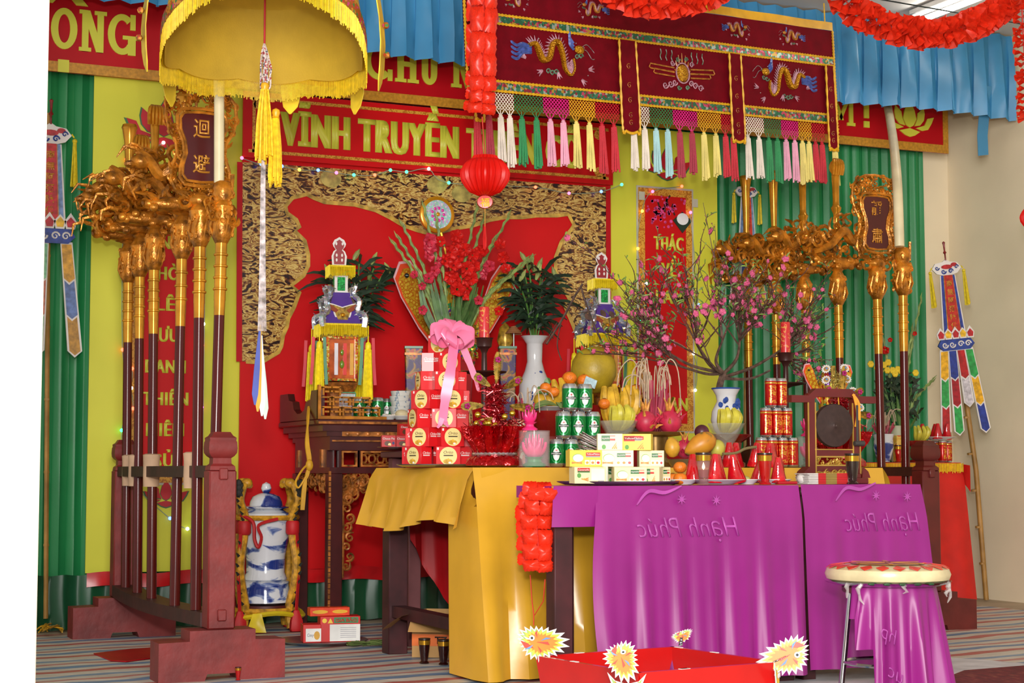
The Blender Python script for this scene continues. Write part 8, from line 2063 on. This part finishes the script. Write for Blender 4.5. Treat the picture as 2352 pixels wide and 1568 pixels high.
def cone_mesh():
    m = MB(); m.lathe([(.034, 0), (.036, .004), (.013, .098), (.0105, .105), (0, .106)], 14, ruf=lambda a, z: .05 * sin(5 * a) + .03 * sin(9 * a + 1)); return m.mesh('wrap')
CM = cone_mesh(); CM.materials.append(CONE)
def cones(grp, where, c, offs, s=1., zbase=0.):
    for i, (dx, dy, lx, dz) in enumerate(offs):
        o = bpy.data.objects.new('red_cone', CM); COL.objects.link(o); o.location = (c[0] + dx, c[1] + dy, c[2] + dz); o.rotation_euler = (0, lx, random.uniform(0, 6)); o.scale = (s, s, s)
        tag(o, 'red cellophane cone %s, %s' % (where, ORD[i]), 'sweets', grp)
cones('red cones on the front plate', 'on the front plate of the purple table', (X(1640, 5.82), 5.82, ZP + .008), [(-.078, .02, .2, 0), (-.026, -.045, .06, 0), (.03, .03, -.06, 0), (.08, -.035, -.22, 0)], 1.05)
cones('red cones on the gold table', 'on the edge of the gold table', (X(1705, 6.34), 6.34, ZG), [(-.065, 0, .02, 0), (-.005, .05, -.04, 0), (.05, -.02, -.08, 0), (.105, .05, -.1, 0)], 1.0)
cones('red cones behind the red lamp', 'behind the red glass lamp', (X(1772, 5.86), 5.86, ZP + .006), [(-.052, .02, .15, 0), (.0, -.045, .0, 0), (.045, .03, -.12, 0)], .95)
cones('red cones before the red cans', 'leaning in front of the red drink cans', (X(1765, 6.4), 6.4, ZG), [(-.02, -.03, .05, 0), (.04, .04, -.05, 0)], 1.0)
# oil lamps
yl = 5.715
LS = g_('smoked_glass', 'A87A78', rough=.05, alpha=.3, var=.05, coat=.6)
lampglass('burning oil lamp in a smoked glass before the front red cones', (X(1616, yl, 1100), yl, ZP), .122, LS, g_('red_oil', '8E0A10', rough=.1), True)
lampglass('red glass oil lamp with a bright gilt rim in the middle of the purple table', (X(1757, yl, 1100), yl, ZP), .122, GLASSR, g_('red_oil', '8E0A10'))
lampglass('smoky dark glass oil lamp before the gong', (X(1958, yl, 1100), yl, ZP), .122, g_('dark_smoked_glass', '2A1C1A', rough=.05, alpha=.7, var=.1, coat=.6), g_('dark_red_oil', '3E060A', rough=.1))
# votive papers and a red packet
t = thing('paper_stack', 'folded white and red votive papers in front of the gong', 'paper', (X(1888, 5.78, 1100), 5.78, ZP), -.05)
for k in range(7):
    m = MB(); w_ = .19 - .004 * (k % 3); z = .001 + .0062 * k
    m.box((.004 * (k % 2), 0, z + .0026), (w_, .1, .005), ch=.0012); o = put('white_sheet', m, g_('votive_white', 'D2CEC8', rough=.7), t)
    for (a, b, c_) in ((-.02, .025, 'B81A1E'), (.025, .03, '8A7A34')): pass
    m = MB(); m.box((-.03, -.0508, z + .0026), (.035, .001, .0052)); put('red_edge', m, g_('votive_red', 'B8161C', rough=.6), o)
    m = MB(); m.box((.062, -.0508, z + .0026), (.05, .001, .0052)); put('red_edge', m, g_('votive_red', 'B8161C'), o)
    m = MB(); m.box((.012, -.0508, z + .0026), (.05, .001, .0052)); put('gold_edge', m, g_('votive_gold', '8A7434', rough=.5), o)
m = MB(); m.lathe([(.014, 0), (.019, .006), (.02, .02), (.014, .034), (.01, .036)], 10, sx=.9, rot=Matrix.Rotation(pi / 2, 3, 'X'), c=(-.085, .03, .022)); put('rolled_end', m, g_('votive_white', 'D2CEC8'), t)
m = MB(); m.box((0, 0, .006), (.085, .03, .012), ch=.003); tag(put('sweet_packet', m, tex_mat('packet_red_blue', 'cells', [(0, 'A8141E'), (.5, '2A3A7A'), (.62, 'A8141E'), (.85, 'D8B02A')], scale=28, rough=.3), loc=(X(1806, 5.76, 1100), 5.76, ZP), rot=(0, 0, -.1)), 'flat red and blue sweet packet beside the red glass lamp', 'packet')
# gong in its frame
def gong():
    y = 5.92; x = X(1912, y, 1000); k = (P(1960, 1000, y=y).x - P(1860, 1000, y=y).x) / 100.
    t = thing('gong', 'small dark gong hung in a red and gilt wooden frame', 'gong', (x, y, ZP), -.05)
    zz = lambda py: Z(1912, py, y) - ZP
    RF = g_('gong_frame_red', '5E1614', rough=.4, var=.1); GD = g_('gong_gilt', 'C09A44', rough=.35, metal=.5, var=.15)
    m = MB(); m.box((0, 0, .012), (.27, .11, .024), ch=.003); m.box((0, 0, .032), (.22, .08, .02), ch=.003); put('base', m, RF, t)
    for s_ in (-1, 1):
        m = MB(); m.box((s_ * .105, 0, (zz(905) + .04) / 2), (.03, .03, zz(905) - .04)); ps = put('post', m, RF, t)
        m = MB()
        for e in (-.0165, .0165): m.box((s_ * .105 + e, -.015, (zz(925) + .04) / 2), (.005, .005, zz(925) - .04))
        put('gilt_edges', m, GD, ps)
        m = MB(); m.prism([(s_ * .12, .024), (s_ * .16, .024), (s_ * .15, .05), (s_ * .125, .07)], -.03, .03); put('bracket', m, RF, t)
    m = MB(); m.prism([(-.2, zz(925)), (-.11, zz(925)), (-.08, zz(912)), (.08, zz(912)), (.11, zz(925)), (.2, zz(925)), (.2, zz(909)), (.12, zz(909)), (.085, zz(893)), (-.085, zz(893)), (-.12, zz(909)), (-.2, zz(909))], -.018, .018); put('crossbar', m, RF, t)
    for (a, b) in ((1033, 1047), (1070, 1083)):
        m = MB(); m.box((0, 0, (zz(a) + zz(b)) / 2), (.2, .024, zz(a) - zz(b))); put('rail', m, RF, t)
    m = MB(); frame(m, -.09, .09, zz(1070), zz(1047), -.014, -.004, .006); put('panel_frame', m, GD, t)
    m = MB(); carve(m, lambda a, b: True, (-.078, .078, zz(1066), zz(1051)), 26, (.008, .013), .003, .004, random.Random(2)); put('pierced_panel', m, GD, t)
    m = MB(); carve(m, lambda a, b: True, (-.08, .08, zz(1090), zz(1084)), 18, (.008, .014), .003, .004, random.Random(3)); m.v = [(a, b - .02, c) for a, b, c in m.v]; put('lower_carving', m, GD, t)
    m = MB(); m.box((0, -.014, zz(1032)), (.185, .004, .004)); put('gilt_line', m, GD, t)
    ro = Matrix.Rotation(pi / 2, 3, 'X'); zc = zz(977); r = .0415 * 2 * k / .00172 / 2 * 1.0
    r = 42 * k
    m = MB(); m.lathe([(0, .004), (.006, .006), (.012, .003), (r * .6, .002), (r * .97, -.001), (r, -.006), (r, -.02), (r * .94, -.02), (r * .93, -.006), (0, -.004)], 48, c=(0, -.02, zc), rot=ro); g = put('gong_disc', m, g_('gong_bronze', '3A2824', rough=.5, metal=.3, var=.08, vs=60), t)
    m = MB()
    for s_ in (-1, 1): m.tube([(s_ * .025, -.012, zc + r * .95), (s_ * .03, 0, zz(912))], .0025, 5)
    put('hanging_cord', m, g_('yellow_rope', 'CF9A1E'), t)
    m = MB(); m.strip(spline([(.09, -.022, zz(905)), (.1, -.025, zz(930)), (.104, -.025, zz(955)), (.096, -.025, zz(980))], 5), .012, .003); m.strip(spline([(.085, -.022, zz(905)), (.112, -.024, zz(925)), (.115, -.024, zz(965))], 5), .01, .003); put('yellow_ribbon', m, g_('gong_ribbon', 'D8962A', rough=.4), t)
    m = MB(); m.tube([(.13, -.03, zz(1018)), (.085, -.03, zz(1018))], [.012, .01], 10); m.tube([(.1, -.03, zz(1018)), (.1, -.03, zz(930))], .005, 7); put('mallet', m, g_('mallet_grey', '3A3634', rough=.6), t)
gong()

# ------------------------------------------------------------------ right end of the gold table and the side table
yh = 7.08
lotus_lamp('pink lotus lamp seen through the gong frame', 1862, 6.9, ZG)
tinsel_pot('red foil pot of tinsel seen behind the gong', 1930, 6.72, ZG, 1.0, 9)
hat('orange-winged votive hat rising above the gong', 1902, 6.95, ZG + .26, .42, False)
t = thing('paper_dragon_heads', 'cluster of small paper dragon heads and gold tinsel above the gong', 'ornament', (X(1915, 6.9), 6.9, ZG))
m = MB(); m.tube([(0, 0, 0), (0, 0, Z(1915, 840, 6.9) - ZG)], .012, 7); put('stem', m, GTIN, t)
for (px, py, s_) in ((1897, 847, -1), (1940, 845, 1), (1897, 872, -1), (1945, 870, 1), (1960, 898, 1), (1975, 935, 1)):
    q = P(px, py, y=6.86) - Vector(t.location); m = MB(); n = 13; m.prism([((.026 if i % 2 else .019) * cos(2 * pi * i / (2 * n)) * 1.1, (.026 if i % 2 else .019) * sin(2 * pi * i / (2 * n)) * .8) for i in range(2 * n)], -.002, .002); o = put('dragon_head', m, WHP, t, loc=q, rot=(0, .3 * s_, 0))
    m = MB(); m.prism(ell(.015, .011, 12), -.004, -.002); put('head_print', m, g_('dragon_tan', 'B08A4A', rough=.5, var=.3, vs=80), o); m = MB(); m.prism(ell(.006, .005, 8, (.002, .002)), -.006, -.004); put('head_eye', m, g_('dragon_blue', '3A5A9A'), o)
m = MB(); rnd = random.Random(3); c = P(1925, 875, y=6.84) - Vector(t.location)
for k in range(160): a = rnd.uniform(0, 6.28); e = rnd.uniform(-1, 1); p = c + Vector((.04 * cos(a) * rnd.random(), .02 * sin(a), .03 * e)); m.tube([p, p + Vector((rnd.gauss(0, .012), rnd.gauss(0, .008), rnd.gauss(0, .012)))], [.002, .0006], 3)
put('tinsel_puff', m, g_('pale_gold_tinsel', 'C4B25A', rough=.25, metal=.6, var=.3, vs=60), t, kind='stuff')
# side table: flowers, jar, bananas, plate of cones
zs = .866
def pot(t):
    m = MB(); m.lathe([(.04, 0), (.045, .01), (.06, .1), (.055, .2), (.062, .22), (.056, .22), (0, .19)], 20); put('pale_vase', m, g_('celadon_vase', 'B8BCA0', rough=.3), t)
yf = 8.62; bx = X(2062, yf)
gladioli('flower_vase_bouquet', 'dark green bouquet with yellow blooms and gladiolus spikes on the side table', (bx, yf, zs), zs + .22, [(2018, 728, .02), (2115, 690, .03), (2140, 875, 0), (2095, 760, -.03)], [(2034, 802, 0, .7), (2044, 780, 0, .4), (2100, 765, 0, .4)], yf, pot, 10, 7)
t2 = [o for o in COL.objects if o.name.startswith('flower_vase_bouquet')][0]
m = MB(); rnd = random.Random(8)
for k in range(240):
    a = rnd.uniform(0, 6.28); r = rnd.uniform(0, .16); z = rnd.uniform(.24, .5); p = Vector((r * cos(a), r * sin(a) * .5, z)); leafmesh(m, p, p + Vector((rnd.gauss(0, .04), rnd.gauss(0, .02), rnd.uniform(.0, .06))), .02, (0, 0, .01), 3)
put('dark_foliage', m, DLEAF, t2, kind='stuff')
for (px, py) in ((2015, 845), (2030, 838), (2022, 852), (2050, 850), (2062, 848), (2056, 858), (2040, 832), (2103, 856), (2000, 836), (2070, 852), (2038, 850)):
    m = MB()
    for j in range(6): a = 2 * pi * j / 6; m.sph((.012 * cos(a), 0, .01 * sin(a)), (.012, .008, .012), 7, 5)
    put('yellow_bloom', m, g_('bloom_yellow', 'DFC02A', rough=.5, var=.12), t2, loc=P(px, py, y=yf - .1) - Vector((bx, yf, zs)))
incense('blue and white incense jar with curled ash on the side table', (X(2028, 8.47), 8.47, zs), Z(2028, 940, 8.47) - zs, 26, 11, ph=.165, pr=.06)
lampglass('small red votive lamp beside the incense jar on the side table', (X(2062, 8.46), 8.46, zs), .1, GLASSR, g_('red_oil', '8E0A10'), True)
m = MB(); m.box((0, 0, .08), (.05, .04, .16), ch=.002); tag(put('joss_packet', m, tex_mat('joss_print', 'noise', [(0, 'D2A23A'), (.5, 'D9B85A'), (.6, 'C4602A')], scale=30, rough=.5), loc=(X(2062, 8.55), 8.55, zs)), 'yellow printed joss packet behind the small red lamp', 'packet')
stand('small lacquer stand under the bananas on the side table', 2108, 8.6, zs, .13, .08)
banana_hand('little yellow bananas on the side table beside the rack post', (X(2108, 8.6), 8.6, zs + .125), 7, .1, .015, GBAN, 1.5)
plate('plate of red cones on the side table, resting on drink cans', (X(2158, 8.57), 8.57, zs + .134), .1)
cones('red cones on the side table', 'on the side table plate by the pennant', (X(2146, 8.57), 8.57, zs + .14), [(-.055, .03, .15, 0), (-.012, -.045, .05, 0), (.03, .04, -.05, 0), (.06, -.04, -.18, 0)], .9)

# joined detail too small to pick apart
for o in COL.objects:
    if o.name.split('.')[0] in ('dragon_mane', 'dragon_flames', 'dragon_clouds', 'blossom_print', 'branch_print', 'black_mane', 'front_apron', 'side_apron', 'dragon_whiskers'): o['kind'] = 'stuff'
